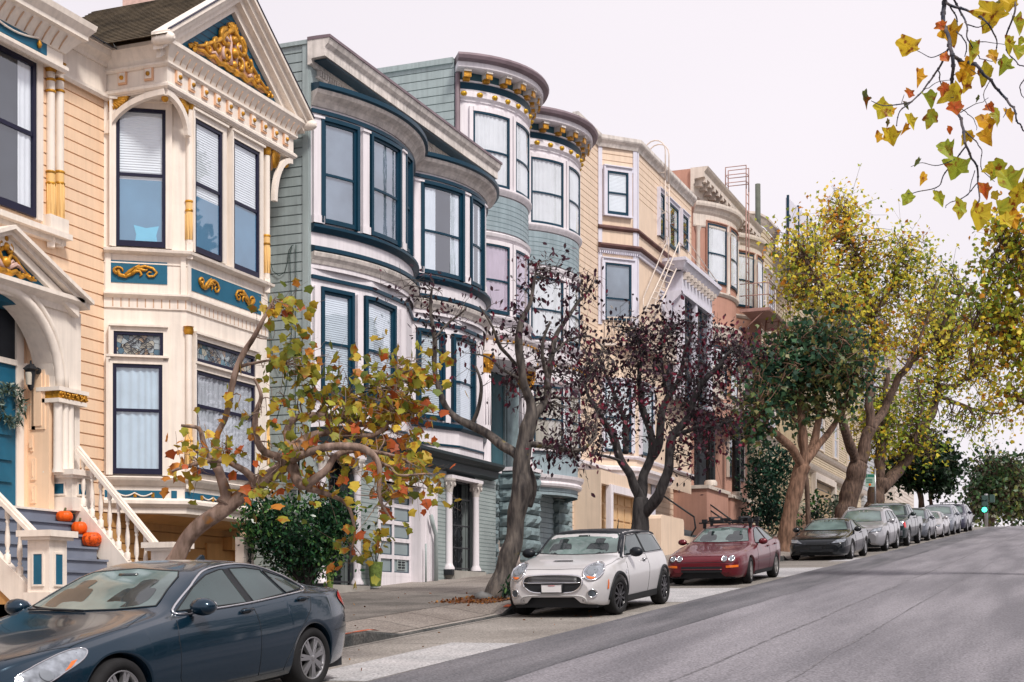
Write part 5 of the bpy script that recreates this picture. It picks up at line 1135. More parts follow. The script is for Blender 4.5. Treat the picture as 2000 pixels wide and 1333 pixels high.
B5 = (arc(A5, T50 + .2, tv - .1, 1.0, 16), arc(A5, tv + .2, T51 - .1, 1.0, 16))
L5 = dict(ct=Y5(398), cb=Y5(440), wt=Y5(430), wb=Y5(545), s1=Y5(565), b1=Y5(632), b2=Y5(668), w2t=Y5(668), w2b=Y5(765), s2=Y5(785), fin=Y5(810))
for b in B5:
    m = MB(); m.sweep(b, [(0, L5['fin']), (0, L5['ct'])], smooth=True); m.build('bay_wall', M['terra'], h5)
    m = MB(); mould(m, b, [(.02, -.75), (.04, -.7), (.04, -.3), (.10, -.22), (.16, -.1), (.24, -.04), (.26, .04), (.26, .12)], L5['ct']); mould(m, b, [(.03, -.08), (.10, 0), (.10, .05)], L5['s1']); mould(m, b, [(.02, -.5), (.04, -.4), (.10, -.3), (.14, -.12), (.22, -.04), (.22, .06)], L5['b1']); mould(m, b, [(.03, -.08), (.10, 0), (.12, .08)], L5['s2']); m.build('bay_mouldings', M['ivory'], h5)
    for (f0, f1) in ((.12, .33), (.39, .63), (.69, .89)):
        for (zt_, zb_2) in ((L5['wt'], L5['wb']), (L5['w2t'], L5['w2b'])): window(h5, b, 0, 0, 0, 0, M['blue'], M['curtain'], 'curtain', .5, fw=.05, s=(b.len * f0, b.len * f1), z=(zt_, zb_2), case=M['terra'], cw=.06, co=.05, glass=glassmat('thin_glass', (.85, .88, .9), .08))
    m = MB()
    for f in (.04, .355, .655, .93):
        m.mark(); p_ = b.P(b.len * f, 0, .03); m.lathe([(.10, L5['s1'] + .05), (.085, L5['s1'] + .15), (.08, L5['ct'] - .95), (.14, L5['ct'] - .75)], (p_.x, p_.y, 0), 10)
    m.build('bay_colonette', M['ivory'], h5)
# fire escape
m = MB(); xf_ = -A5 + 2.0; xw = -A5 + .9; y0, y1 = tv - .9, T51 - .6; zf1 = zz(1436, 578, A5 - 1.3)
def fe_platform(z, ya, yb):
    m.box(xw, xf_, ya, yb, z - .04, z); k = ya
    m.bar((xf_, ya, z - .05), (xf_, yb, z - .05), .05, .12); m.bar((xw, ya, z - .05), (xf_, ya, z - .05), .05, .12)
    for z_ in (.5, .95): m.tube([(xw, ya, z + z_), (xf_, ya, z + z_), (xf_, yb, z + z_)], .02, 5)
    while k <= yb: m.tube([(xf_, k, z), (xf_, k, z + .95)], .012, 4); k += .35
    for xx in (xw + .25, xw + .5, xw + .75): m.tube([(xx, ya, z), (xx, ya, z + .95)], .012, 4)
    m.tube([(xf_ - .1, ya + .1, z), (xw, ya + .1, z - .9)], .022, 5); m.tube([(xf_ - .1, yb - .1, z), (xw, yb - .1, z - .9)], .022, 5)
fe_platform(zf1, y0, y1); ladder(m, (xf_ - .3, y0 + .8, zf1 - 3.2), (xf_ - .3, y0 + 2.2, zf1), (1, 0, 0), .5, .03, 11, .02)
ladder(m, (xf_ - .9, y0 + .4, zf1), (xf_ - .9, y0 + .4, zt5 + .2), (0, 1, 0), .45, .025, 14)
zq = zt5 + .2
for sg_ in (-.22, .22): m.tube([(xf_ - .9, y0 + .4 + sg_, zq), (xf_ - .9, y0 + .4 + sg_, zq + .9), (xf_ - 1.7, y0 + .4 + sg_, zq + .9), (xf_ - 1.7, y0 + .4 + sg_, zq)], .025, 5)
for z_ in (.3, .6): m.tube([(xf_ - .9, y0 + .18, zq + z_), (xf_ - .9, y0 + .62, zq + z_), (xf_ - 1.7, y0 + .62, zq + z_), (xf_ - 1.7, y0 + .18, zq + z_), (xf_ - .9, y0 + .18, zq + z_)], .018, 5)
m.build('fire_escape', M['pinkiron'], h5)
m = MB(); pe = B5[0].P(B5[0].len * .93, Y5(590), .15)
for sg_ in (-1, 1):
    for k in range(5): m.tube([pe, pe + Vector((.02, sg_ * (.25 + .14 * k), .22 - .08 * k))], [.06, .03], 5, 0)
m.ball(pe, .13, 8, 1); m.ball(pe + Vector((.05, 0, .17)), .07, 8, 1); m.build('winged_ornament', [M['ivory'], M['gold']], h5)
# porch
AQ = A5 - .3; Yq = lambda u, v: zz(u, v, AQ)
m = MB()
for (u0, u1, vt) in ((1353, 1399, 955), (1401, 1449, 973)):
    m.mark(); t0, t1 = tt(u0, AQ), tt(u1, AQ) - .2; z1 = Yq(u0, vt); m.box(-AQ - (1.2 if u0 > 1400 else .9), -AQ + .5, t0, t1, zs(t0, 13) - .3, z1)
m.build('porch_block', M['terra'], h5)
m = MB()
for (u0, u1, vt) in ((1353, 1399, 955), (1401, 1449, 973)):
    m.mark(); t0, t1 = tt(u0, AQ), tt(u1, AQ) - .2; z1 = Yq(u0, vt); m.box(-AQ - 1, -AQ + .58, t0 - .06, t1 + .06, z1, z1 + .12)
m.build('porch_cap', M['ivory'], h5)
for (u, vb, vt) in ((1388, 943, 820), (1438, 965, 828)):
    t_ = tt(u, AQ - .3); x_ = -AQ + .3; z0, z1 = zz(u, vb, AQ - .3) + .0, zz(u, vt, AQ - .3) + .6
    m = MB(); m.lathe([(.24, z0 - .12), (.24, z0), (.19, z0 + .08)], (x_, t_, 0), 14); m.lathe([(.16, z1 - .3), (.2, z1 - .1), (.26, z1)], (x_, t_, 0), 14); m.build('column_base', M['ivory'], h5)
    m = MB(); m.lathe([(.17, z0 + .08), (.16, z1 - .3)], (x_, t_, 0), 18); m.build('black_column', mat('black_marble', (.012, .014, .016), .2, .5, 6), h5)
t0, t1 = tt(1353, AQ), tt(1452, AQ); zpt = zz(1388, 785, AQ)
m = MB(); m.box(-A5 - .1, -AQ + .55, t0, t1, zpt, zpt + .35); mould(m, Path([(-A5, t0), (-AQ + .4, t0), (-AQ + .4, t1), (-A5, t1)]), [(.1, .3), (.2, .38), (.24, .46)], zpt)
for sg_ in (1,): cy = t0 + (t1 - t0) * .55; m.tube([(-AQ + .6, t0 + .4, zpt + .8), (-AQ + .6, cy - .9, zpt + 1.5), (-AQ + .6, cy, zpt + 1.7), (-AQ + .6, cy + .9, zpt + 1.4), (-AQ + .6, t1 - .1, zpt + .6)], .12, 6)
m.box(-AQ + .3, -AQ + .56, t0 + .3, t1 - .2, zpt + .35, zpt + 1.0); m.build('porch_entablature', M['ivory'], h5)
w5 = Path([(-A5 + .02, T50), (-A5 + .02, T51)])
for (u0, u1) in ((1424, 1431), (1441, 1448)): window(h5, w5, 0, 0, 0, 0, M['navy'], M['room'], 'plain', .5, s=(w5.su(u0) - .3, w5.su(u1) + .2), z=(zz(1430, 845, A5), zz(1430, 935, A5)), case=M['ivory'], cw=.14)
m = MB(); m.box(-A5, -A5 + .05, T50 + .4, T50 + 2.2, 3, zpt - .1); m.build('porch_door', M['room'], h5)
m = MB(); y_ = tt(1404, 12.6); zq = zs(y_, 12.6); m.tube([(-12.3, y_, zq + .5), (-12.1, y_, zq + .6), (-12.1, y_, zq + .9), (-13.6, y_, zq + 2.0)], .03, 6); m.build('stair_rail', M['black'], h5)
# ================================================================ houses further up the hill
h6 = thing('corner_house', 'long beige house with fine siding and a round corner bay behind the plane trees', 'house', (-13.8, 75, 5))
A6 = 13.9; T60, T61 = tt(1466, A6), 92
Z6 = lambda u, v: zz(u, v, A6)
zt6 = zz(1490, 436, A6); z6b = zz(1590, 884, A6)
f6 = Path([(-A6 - 1.0, T60), (-A6 - 1.0, T61)])
m = MB(); siding(m, f6, 3, zt6, .2, g=.05); siding(m, Path([(-28, T60), (-A6 - 1.0, T60)]), 3, zt6, .2, g=.05); m.build('wall', M['beige'], h6)
m = MB(); m.box(-28, -A6 - 1.04, T60 + .05, T61, 2, zt6 - .05); m.build('house_body', M['beige'], h6)
b6 = Path([(-A6 - 1, T60 + .6), (-A6 - .1, T60 + 1.2), (-A6 + .1, T60 + 2.2), (-A6 + .1, T60 + 4.6), (-A6 - .1, T60 + 5.5), (-A6 - 1, T60 + 6.2)])
m = MB(); siding(m, b6, Z6(1500, 905), zt6 - .3, .2, g=.05); m.build('bay_wall', M['beige'], h6)
m = MB()
for v in (858, 770, 660, 540, 445): mould(m, b6, [(.02, -.3), (.08, -.2), (.15, -.05), (.2, 0), (.2, .1)], Z6(1500, v))
mould(m, f6, [(.05, -.5), (.4, -.1), (.5, 0), (.5, .2)], zt6); m.build('bay_mouldings', M['ivory'], h6)
for (s0, s1) in ((1.3, 2.2), (2.6, 4.2)):
    for (a, b) in ((772, 848), (690, 755), (560, 640)): window(h6, b6, 0, 0, 0, 0, M['white'], M['room'], 'plain', .5, s=(s0, s1), z=(Z6(1500, a), Z6(1500, b)), case=M['ivory'], cw=.14)
g6 = Path([(-A6 + .1, tt(1560, A6 - .1)), (-A6 + .1, tt(1742, A6 - .1))])
zg6 = Z6(1590, 925)
m = MB(); siding(m, g6, 3, zg6, .42, g=.035); siding(m, g6, zg6 + .1, zz(1640, 840, A6) + 3, .13, g=.035); m.sweep(Path([(-A6 - 1, g6.p[0][1]), (-A6 + .1, g6.p[0][1])]), [(0, 3), (0, zg6 + 3)]); m.build('annex_wall', M['beige'], h6)
m = MB(); mould(m, g6, [(.03, -.1), (.2, 0), (.25, .1), (.3, .25), (.1, .35)], zg6); mould(m, g6, [(.03, -.1), (.12, 0), (.18, .12), (.05, .2)], zg6 + 1.0); m.build('annex_cornice', M['ivory'], h6)
for (u0, u1) in ((1599, 1604), (1627, 1632), (1655, 1660), (1680, 1685)):
    ya = tt(u0, A6 - .1); window(h6, g6, 0, 0, 0, 0, M['ivory'], M['room'], 'plain', .5, s=(g6.su(u0), g6.su(u1) + .4), z=(zg6 + 3.4, zg6 + 1.3), case=M['ivory'], cw=.2)
ga, gb_ = g6.su(1586), g6.su(1622); m = MB(); z0 = zg(75) - 2; zt_ = Z6(1590, 940)
slab(m, g6, ga, gb_, z0, zt_, 0, .03); m.build('garage_door', mat('tan_slatted_door', (.40, .29, .17), .6, .1), h6)
m = MB(); 
for k in range(9): slab(m, g6, ga, gb_, zt_ - .35 * k - .04, zt_ - .35 * k, .03, .045)
m.build('door_slats', M['black'], h6)
m = MB(); slab(m, g6, ga - .3, ga, z0, zt_ + .3, 0, .25); slab(m, g6, gb_, gb_ + .5, z0, zt_ + .3, 0, .25); slab(m, g6, ga, gb_, zt_, zt_ + .35, 0, .25); m.build('garage_frame', M['ivory'], h6)
m = MB(); y0_ = tt(1546, 13.6); m.box(-13.9, -13.65, y0_, y0_ + 9, zg(y0_), zg(y0_ + 4) + 1.1); 
br_ = mat('tan_brick', (.40, .25, .17), .85, .35, 6); m.build('brick_plinth', br_, h6)
def backhouse(label, a_, t0, t1, zt, mw, mt, wins, cor=.4):
    h = thing('hill_house', label, 'house', (-a_, (t0 + t1) / 2, zg(t0)))
    p = Path([(-a_ - 12, t0), (-a_, t0), (-a_, t1), (-a_ - 12, t1)]); m = MB(); siding(m, p, zg(t0) - .5, zt, .25, g=.05); m.build('wall', mw, h)
    m = MB(); m.box(-a_ - 12, -a_ - .05, t0 + .05, t1 - .05, zg(t0), zt - .02); m.build('house_body', mw, h)
    m = MB(); mould(m, p, [(.05, -.5), (.15, -.35), (.3, -.1), (cor, 0), (cor, .15)], zt); m.build('roof_cornice', mt, h)
    for (s0, s1, za, zb2) in wins: window(h, p, 0, 0, 0, 0, mt, M['room'], 'plain', .5, fw=.08, s=(12 + s0, 12 + s1), z=(zt - za, zt - zb2), case=mt, cw=.16)
    return h
hA = backhouse('tall pale grey house with shadowed bay, seen through the dark round tree', 13.6, 92.5, 101, zz(1800, 735, 13.6), M['greyh'], M['lav'], [(.6, 1.6, 1, 3), (2.4, 3.4, 1, 3), (4.4, 5.6, 1, 3), (.6, 1.6, 4.4, 6.4), (2.4, 3.4, 4.4, 6.4), (4.4, 5.6, 4.4, 6.4), (.6, 2, 7.6, 9.4)])
hB = backhouse('cream white end house with dark roof cornice at the top of the hill', 12.9, 101.4, 112, zz(1893, 852, 12.9), M['ivory'], M['lav'], [(1, 2.2, 1.0, 3.2), (4, 5.2, 1.0, 3.2), (7, 8.2, 1.0, 3.2), (1, 2.2, 4.6, 6.8), (4, 5.2, 4.6, 6.8), (7, 8.2, 4.6, 6.8)])
rs = thing('roof_screen', 'pale framed screen standing on the roof behind the terracotta house', 'roof screen', (-18, 66, 14)); m = MB()
pA, pB = ray(1539, 386, 66), ray(1592, 440, 80); dn = Vector((0, 0, 2.6)); m.add([pA - dn, pB - dn, pB, pA, pA - dn + Vector((-.1, 0, 0)), pB - dn + Vector((-.1, 0, 0)), pB + Vector((-.1, 0, 0)), pA + Vector((-.1, 0, 0))], [(0, 1, 2, 3), (7, 6, 5, 4), (0, 3, 7, 4), (1, 5, 6, 2), (3, 2, 6, 7), (0, 4, 5, 1)]); m.build('screen_panel', M['lav'], rs)
m = MB()
for f in (0, .33, .66, 1): q = pA.lerp(pB, f); m.mark(); m.bar(q - dn * 1.6, q + Vector((0, 0, .1)), .1, .1, (1, 0, 0))
m.build('screen_post', M['blue'], rs)
vp = thing('vent_pipe', 'thin dark pole rising from the roof of the terracotta house', 'pole', tuple(ray(1481, 455, 62))); m = MB(); m.tube([ray(1481, 520, 62), ray(1480, 360, 62)], .11, 8); m.build('pole_shaft', mat('mossy_pole', (.11, .12, .10), .8, .3), vp)
# ================================================================ vehicles
def pchip(pts, x):
    n = len(pts)
    if x <= pts[0][0]: return pts[0][1]
    if x >= pts[-1][0]: return pts[-1][1]
    h = [pts[i + 1][0] - pts[i][0] for i in range(n - 1)]; d = [(pts[i + 1][1] - pts[i][1]) / h[i] for i in range(n - 1)]
    m = [0] * n; m[0] = d[0]; m[-1] = d[-1]
    for i in range(1, n - 1): m[i] = 0 if d[i - 1] * d[i] <= 0 else 2 * d[i - 1] * d[i] / (d[i - 1] + d[i])
    for i in range(n - 1):
        if x <= pts[i + 1][0]:
            t = (x - pts[i][0]) / h[i]; a = (1 + 2 * t) * (1 - t) ** 2; b = t * (1 - t) ** 2; c = t * t * (3 - 2 * t); e = t * t * (t - 1)
            return a * pts[i][1] + b * h[i] * m[i] + c * pts[i + 1][1] + e * h[i] * m[i + 1]
def carpaint(name, rgb, metal=.5, rough=.28):
    m = mat(name, rgb, rough, .04, 2, metal=metal, coat=.55, spec=.4); return m
M['carglass'] = mat('car_window_glass', (.032, .058, .06), .04, .4, 1.5, spec=.8)
M['shield'] = mat('windscreen_glass', (.125, .175, .17), .05, .7, 1.4, spec=.8)
M['tyre'] = mat('tyre_rubber', (.014, .014, .015), .85, .2, 8)
M['chrome'] = mat('chrome', (.72, .72, .74), .12, .1, 3, metal=1)
M['alloy'] = mat('alloy_silver', (.45, .45, .46), .3, .1, 3, metal=.85)
M['trim'] = mat('black_plastic', (.016, .018, .021), .55, .15, 5)
M['lamp'] = mat('headlamp_lens', (.34, .37, .41), .10, .5, 14, metal=.5, coat=.4)
M['amber'] = mat('amber_lens', (.75, .16, .02), .2, .1, 8, coat=1)
M['redlens'] = mat('red_lens', (.55, .01, .012), .15, .2, 8, coat=1)
M['plate'] = mat('number_plate', (.75, .75, .76), .5, .05)
class Car:
    def __init__(s, name, label, cat, t_nose, a_right, W, c, paint, group='cars parked along the kerb', heading=0, sc=(1, 1, .88)):
        s.c = c; s.L = c['L']; s.W = W; s.paint = paint
        x = -(a_right + W / 2); t = t_nose
        s.root = thing(name, label, cat, (x, t, zg(t) + .004), group); ORG[s.root.name] = Vector((0, 0, 0))
        s.root.scale = sc; s.root.rotation_euler = (math.atan2(zg(t + s.L) - zg(t), s.L), 0, rad(heading))
        s.hull()
    def sec(s, y, nlow=9, ncab=9, ntop=9):
        c = s.c; w = pchip(c['w'], y) * s.W / 2; bot = pchip(c['bot'], y); zb = pchip(c['belt'], y); zt = max(pchip(c['top'], y), zb + .012)
        zl = bot
        for yw in (c['fw'], c['rw']):
            if abs(y - yw) < c['Ra']: zl = max(zl, c['Rw'] + math.sqrt(c['Ra'] ** 2 - (y - yw) ** 2))
        zl = min(zl, zb - .05); zm = bot + (zb - bot) * .55
        def side(z):
            if z < zm: return w - .055 * ((zm - z) / (zm - bot + 1e-6)) ** 2
            return w - c.get('tuck', .06) * ((z - zm) / (zb - zm + 1e-6)) ** 2.2
        pts = [(side(zl) - .16, zl + .0), (side(zl) - .012, zl)]
        for i in range(nlow): z = zl + .012 + (zb - zl - .012) * i / (nlow - 1); pts.append((side(z), z))
        xb = side(zb); dz = zt - zb; ins = min(.05 + c.get('tumble', .40) * max(0, dz - .03), .55 * xb); e = min(c.get('round', .10), .6 * dz); xr = xb - ins
        for i in range(1, ncab + 1): f = i / ncab; pts.append((xb + (xr - xb) * f, zb + (dz - e) * f))
        for i in range(1, ntop + 1): p = math.pi / 2 * i / ntop; pts.append((xr * math.cos(p) ** .62 if i < ntop else 0, zt - e + e * math.sin(p) ** .9))
        return pts
    def hull(s):
        c = s.c; ys = set(); L = s.L; n = 110
        for i in range(n + 1): ys.add(round(L * i / n, 4))
        for e_ in (.01, .025, .045, .07, .1): ys.add(e_); ys.add(L - e_)
        for yw in (c['fw'], c['rw']):
            for k in range(25): ys.add(round(yw - c['Ra'] * .9995 * math.cos(math.pi * k / 24), 4))
            ys.add(round(yw - c['Ra'] - .004, 4)); ys.add(round(yw + c['Ra'] + .004, 4))
        ys = sorted(y for y in ys if 0 <= y <= L); S = [s.sec(y) for y in ys]; m = len(S[0]); mb = MB(); vs = []
        full = 2 * m - 1
        for y, p in zip(ys, S):
            vs += [(x, y, z) for x, z in p] + [(-x, y, z) for x, z in p[-2::-1]]
        fs = [(i * full + j, (i + 1) * full + j, (i + 1) * full + j + 1, i * full + j + 1) for i in range(len(ys) - 1) for j in range(full - 1)]
        mb.add(vs, fs, 0, True)
        for k, y in ((0, ys[0]), (len(ys) - 1, ys[-1])):
            idx = list(range(k * full, (k + 1) * full)); mb.add([vs[i] for i in idx], [list(range(full)) if k == 0 else list(range(full))[::-1]], 0, True)
        s.body = mb.build('body', s.paint, s.root)
        s.bvh = BVHTree.FromPolygons([Vector(v) for v in vs], fs + [[i for i in range(full)], [(len(ys) - 1) * full + i for i in range(full)]])
        mb = MB(); w = s.W / 2 - .08; mb.box(-w + .1, w - .1, .15, L - .15, .16, .5)   # floor pan
        for yw in (c['fw'], c['rw']):
            mb.box(-w, w, yw - c['Ra'] - .02, yw + c['Ra'] + .02, c['Rw'] - .05, min(c['Rw'] + c['Ra'] + .03, .82)) if 0 else None
            mb.box(-w + .17, w - .17, yw - c['Ra'] - .03, yw + c['Ra'] + .03, .2, c['Rw'] + c['Ra'] + .02)
        mb.build('underbody', M['trim'], s.root)
    def cast(s, o, d):
        h = s.bvh.ray_cast(Vector(o), Vector(d).normalized()); return h[0], h[1]
    def pj(s, kind, a, b, off=.004):
        """project a drawing point on the hull; side: (y,z) from +x, lside from -x, front: (x,z), rear, top: (x,y)"""
        if kind == 'side': o, d = (3, a, b), (-1, 0, 0)
        elif kind == 'lside': o, d = (-3, a, b), (1, 0, 0)
        elif kind == 'front': o, d = (a, -3, b), (0, 1, 0)
        elif kind == 'rear': o, d = (a, s.L + 3, b), (0, -1, 0)
        elif kind == 'top': o, d = (a, b, 4), (0, 0, -1)
        elif kind == 'fr': o, d = (a * .8 + 2, -2 + a * .6, b), (-.6, .8, 0)     # a: metres across, seen from the front right
        p, n = s.cast(o, d)
        if p is None: return None
        if n.dot(Vector(d)) > 0: n = -n
        return p + n * off
    def decal(s, name, kind, poly, m, off=.004, div=8, parent=None, thick=0):
        """thin moulded panel that follows the hull"""
        bm = bmesh.new(); vs = [bm.verts.new((p[0], p[1], 0)) for p in poly]; bm.faces.new(vs); bmesh.ops.triangulate(bm, faces=bm.faces[:])
        xs = [p[0] for p in poly]; zs_ = [p[1] for p in poly]; step = max(max(xs) - min(xs), max(zs_) - min(zs_)) / div
        for _ in range(6):
            es = [e for e in bm.edges if e.calc_length() > step]
            if not es: break
            bmesh.ops.subdivide_edges(bm, edges=es, cuts=1, use_grid_fill=False); bmesh.ops.triangulate(bm, faces=bm.faces[:])
        ok = {}
        for v in bm.verts:
            p = s.pj(kind, v.co.x, v.co.y, off)
            ok[v.index] = p
        bm.verts.index_update(); bm.verts.ensure_lookup_table(); mb = MB(); P = []
        for v in bm.verts:
            p = s.pj(kind, v.co.x, v.co.y, off); P.append(p if p is not None else Vector((0, 0, -99)))
        fs = [[v.index for v in f.verts] for f in bm.faces if all(P[v.index].z > -50 for v in f.verts)]; bm.free()
        if not fs: return None
        mb.add(P, fs, 0, True); return mb.build(name, m, parent or s.root)
    def strip(s, name, kind, pts, r, m, off=.002, closed=False, parent=None, n=6):
        out_ = []; pts = pts + [pts[0]] if closed else pts
        for a, b in zip(pts, pts[1:]):
            k = max(1, int(math.hypot(b[0] - a[0], b[1] - a[1]) / .06))
            for i in range(k): out_.append((a[0] + (b[0] - a[0]) * i / k, a[1] + (b[1] - a[1]) * i / k))
        out_.append(pts[-1]); P = [s.pj(kind, a, b, off) for a, b in out_]; P = [p for p in P if p is not None]
        if len(P) > 1: mb = MB(); mb.tube(P, r, n); return mb.build(name, m, parent or s.root)
    def smooth(s, pts, k=6):     # closed rounded polygon through pts
        n = len(pts); o = []
        for i in range(n):
            p0, p1, p2, p3 = pts[i - 1], pts[i], pts[(i + 1) % n], pts[(i + 2) % n]
            for j in range(k):
                t = j / k; f = lambda a, b, c, d: .5 * (2 * b + (c - a) * t + (2 * a - 5 * b + 4 * c - d) * t * t + (3 * b - a - 3 * c + d) * t ** 3)
                o.append((f(p0[0], p1[0], p2[0], p3[0]), f(p0[1], p1[1], p2[1], p3[1])))
        return o
    def glass(s, polys, kind='side', name='side_window', m=None, trim=None, tr=.012, both=True):
        for poly in polys:
            for kd in (('side', 'lside') if both and kind == 'side' else (kind,)):
                g = s.decal(name, kd, poly, m or M['carglass'], .005, 9)
                if g and (kd != 'lside'): s.strip('window_seal', kd, poly, tr * .6, M['trim'], .004, True, parent=g)
    def wheels(s, R, w=.2, spokes=5, m=None, steer=0, rim_r=.66, inset=.03, style=0, dbl=False):
        m = m or M['alloy']
        for i, yw in enumerate((s.c['fw'], s.c['rw'])):
            for sg_ in (1, -1):
                x0 = sg_ * (s.W / 2 - inset - w / 2); ang = rad(steer) if i == 0 else 0; Rz = Matrix.Rotation(ang, 3, 'Z'); o = Vector((x0, yw, R))
                mb = MB(); prof = [(R * rim_r, -w / 2 + .01), (R * .9, -w / 2), (R * .97, -w / 2 + .02), (R, -w / 2 + .045), (R, w / 2 - .045), (R * .97, w / 2 - .02), (R * .9, w / 2), (R * rim_r, w / 2 - .01), (R * rim_r, -w / 2 + .01)]
                mb.lathe(prof, o, 36, 0, 'x', True, Rz)
                for k in (-.03, .0, .03): mb.lathe([(R + .001, k * w * 5 - .004), (R - .012, k * w * 5), (R + .001, k * w * 5 + .004)], o, 36, 0, 'x', False, Rz)
                ty = mb.build('wheel', M['tyre'], s.root)
                mb = MB(); rr = R * rim_r; f = sg_ * (w / 2 - .012)
                mb.lathe([(rr + .002, f - sg_ * .08), (rr, f), (rr - .012, f + sg_ * .004), (rr - .022, f - sg_ * .02), (rr - .03, f - sg_ * .09)], o, 32, 0, 'x', True, Rz)
                mb.lathe([(rr - .03, f - sg_ * .085), (.0, f - sg_ * .085)], o, 24, 1, 'x', True, Rz)
                mb.lathe([(.0, f + sg_ * .0), (.035, f - sg_ * .0), (.05, f - sg_ * .02), (.05, f - sg_ * .06)], o, 16, 0, 'x', True, Rz)
                for k in range(spokes):
                    for dd in ((-.11, .11) if dbl else (0,)):
                        a_ = 2 * math.pi * k / spokes + .3 + dd; ca, sa = math.cos(a_), math.sin(a_); tx = Vector((0, -sa, ca)); rd = Vector((0, ca, sa)); wd = (.02 if dbl else .034) if spokes < 9 else .018; q0, q1 = .03, rr - .012
                        vs = []
                        for (q, ww, xx) in ((q0, wd, f), (q1, wd * (.75 if spokes < 9 else 1), f - sg_ * .004)):
                            for (tw, dx) in ((-1, 0), (1, 0), (1, -.035), (-1, -.035)): vs.append(o + Rz @ (rd * q + tx * ww * tw + Vector((xx + sg_ * dx - (0), 0, 0))))
                        mb.add(vs, [(0, 1, 5, 4), (1, 2, 6, 5), (2, 3, 7, 6), (3, 0, 4, 7), (4, 5, 6, 7)], 0)
                mb.build('rim', [m, M['trim']], ty)
    def mirror(s, y, z, m, sz=(.1, .13, .085), out=.13):
        for sg_ in (1, -1):
            p = s.pj('side' if sg_ > 0 else 'lside', y, z); 
            if p is None: continue
            mb = MB(); c_ = p + Vector((sg_ * out, -.02, .03)); mb.ball(c_, 1, 14, 0, (sz[0], sz[1] * .55, sz[2]))
            mb.bar(p + Vector((-sg_ * .02, 0, -.01)), c_ + Vector((-sg_ * .03, 0, -.03)), .05, .03, (0, 0, 1), 1)
            mi = mb.build('wing_mirror', [m, M['trim']], s.root)
            mb = MB(); mb.ball(c_ + Vector((0, sz[1] * .35, 0)), 1, 12, 0, (sz[0] * .85, sz[1] * .25, sz[2] * .8)); mb.build('mirror_glass', M['chrome'], mi)
    def handles(s, pts, m):
        for (y, z) in pts:
            p = s.pj('side', y, z, .0)
            mb = MB(); mb.tube([s.pj('side', y - .09, z, .008), s.pj('side', y - .07, z, .035), s.pj('side', y + .07, z + .004, .035), s.pj('side', y + .09, z + .004, .008)], .013, 6); mb.build('door_handle', m, s.root)
            s.decal('handle_cup', 'side', s.smooth([(y - .05, z - .02), (y + .05, z - .02), (y + .05, z + .025), (y - .05, z + .025)], 3), M['trim'], .002, 5)
    def seam(s, pts, kind='side', r=.0035): s.strip('panel_gap', kind, pts, r, M['trim'], .0005, n=4)
    def round_lamp(s, x, z, r, kind='front', ring=None):
        p0 = s.pj(kind, x, z, 0)
        if p0 is None: return
        circ = [(x + r * math.cos(i * math.pi / 10), z + r * math.sin(i * math.pi / 10)) for i in range(20)]
        l = s.decal('headlight', kind, circ, M['lamp'], .008, 8)
        if l: s.strip('lamp_ring', kind, circ, .012, ring or M['chrome'], .006, True, parent=l); s.decal('lamp_core', kind, [(x + r * .42 * math.cos(i * math.pi / 8), z + r * .42 * math.sin(i * math.pi / 8)) for i in range(16)], mat('lamp_core', (.2, .22, .25), .1, .1, metal=.8), .012, 4, parent=l)
def wprof(L, nose=.72, tail=.78, r=.5): return [(0, nose), (.03, nose + .07), (.12, nose + .14), (.3, (nose + 1) / 2 + .08), (r + .25, .985), (1.2, 1), (L - 1.1, 1), (L - .55, .975), (L - .25, .93), (L - .08, tail + .07), (L, tail)]
# ---- near dark blue saloon
c = dict(L=4.75, fw=.93, rw=3.78, Rw=.335, Ra=.375, tuck=.075, tumble=.44, round=.11,
         top=[(0, .56), (.03, .66), (.12, .73), (.4, .80), (.9, .90), (1.45, .985), (1.62, 1.02), (2.1, 1.25), (2.45, 1.385), (2.85, 1.445), (3.2, 1.425), (3.6, 1.32), (4.05, 1.14), (4.3, 1.085), (4.6, 1.06), (4.70, .98), (4.75, .80)],
         belt=[(0, .50), (.05, .58), (.2, .66), (.6, .76), (1.2, .87), (1.7, .93), (3.0, .975), (4.0, 1.03), (4.5, 1.03), (4.66, .95), (4.75, .74)],
         bot=[(0, .36), (.06, .26), (.3, .19), (1.5, .20), (4.2, .22), (4.6, .27), (4.75, .42)], w=wprof(4.75, .66, .72, .75))
c['w'] = [(0, .60), (.04, .68), (.15, .77), (.4, .87), (.75, .955), (1.1, .99), (1.6, 1), (3.6, 1), (4.1, .985), (4.45, .92), (4.66, .83), (4.75, .72)]
P_ = carpaint('dark_blue_metallic', (.006, .026, .048), .45, .2)
k1 = Car('saloon_car', 'dark blue four-door saloon with chrome window trim, nearest car at lower left', 'car', 8.2, 6.68, 1.80, c, P_, sc=(1, 1, .85))
k1.wheels(.335, .225, 7, M['alloy'], 0, .69, .02, dbl=True)
wA = [(1.86, 1.00), (2.25, 1.20), (2.50, 1.305), (2.72, 1.345), (2.78, 1.345), (2.80, 1.01)]
wB = [(2.90, 1.01), (2.88, 1.35), (3.12, 1.345), (3.34, 1.31), (3.44, 1.055)]
wC = [(3.48, 1.058), (3.385, 1.30), (3.62, 1.22), (3.80, 1.12), (3.82, 1.09)]
k1.glass([wA, wB, wC])
k1.decal('door_pillar', 'side', [(2.80, 1.01), (2.78, 1.345), (2.88, 1.35), (2.90, 1.01)], M['trim'], .004, 6)
for kd in ('side',): k1.strip('window_chrome', kd, k1.smooth([(1.80, .985), (2.22, 1.215), (2.50, 1.335), (2.85, 1.382), (3.2, 1.37), (3.5, 1.30), (3.78, 1.16), (3.87, 1.075), (3.4, 1.035), (2.8, 1.0), (2.2, .985)], 6), .0115, M['chrome'], .006, True)
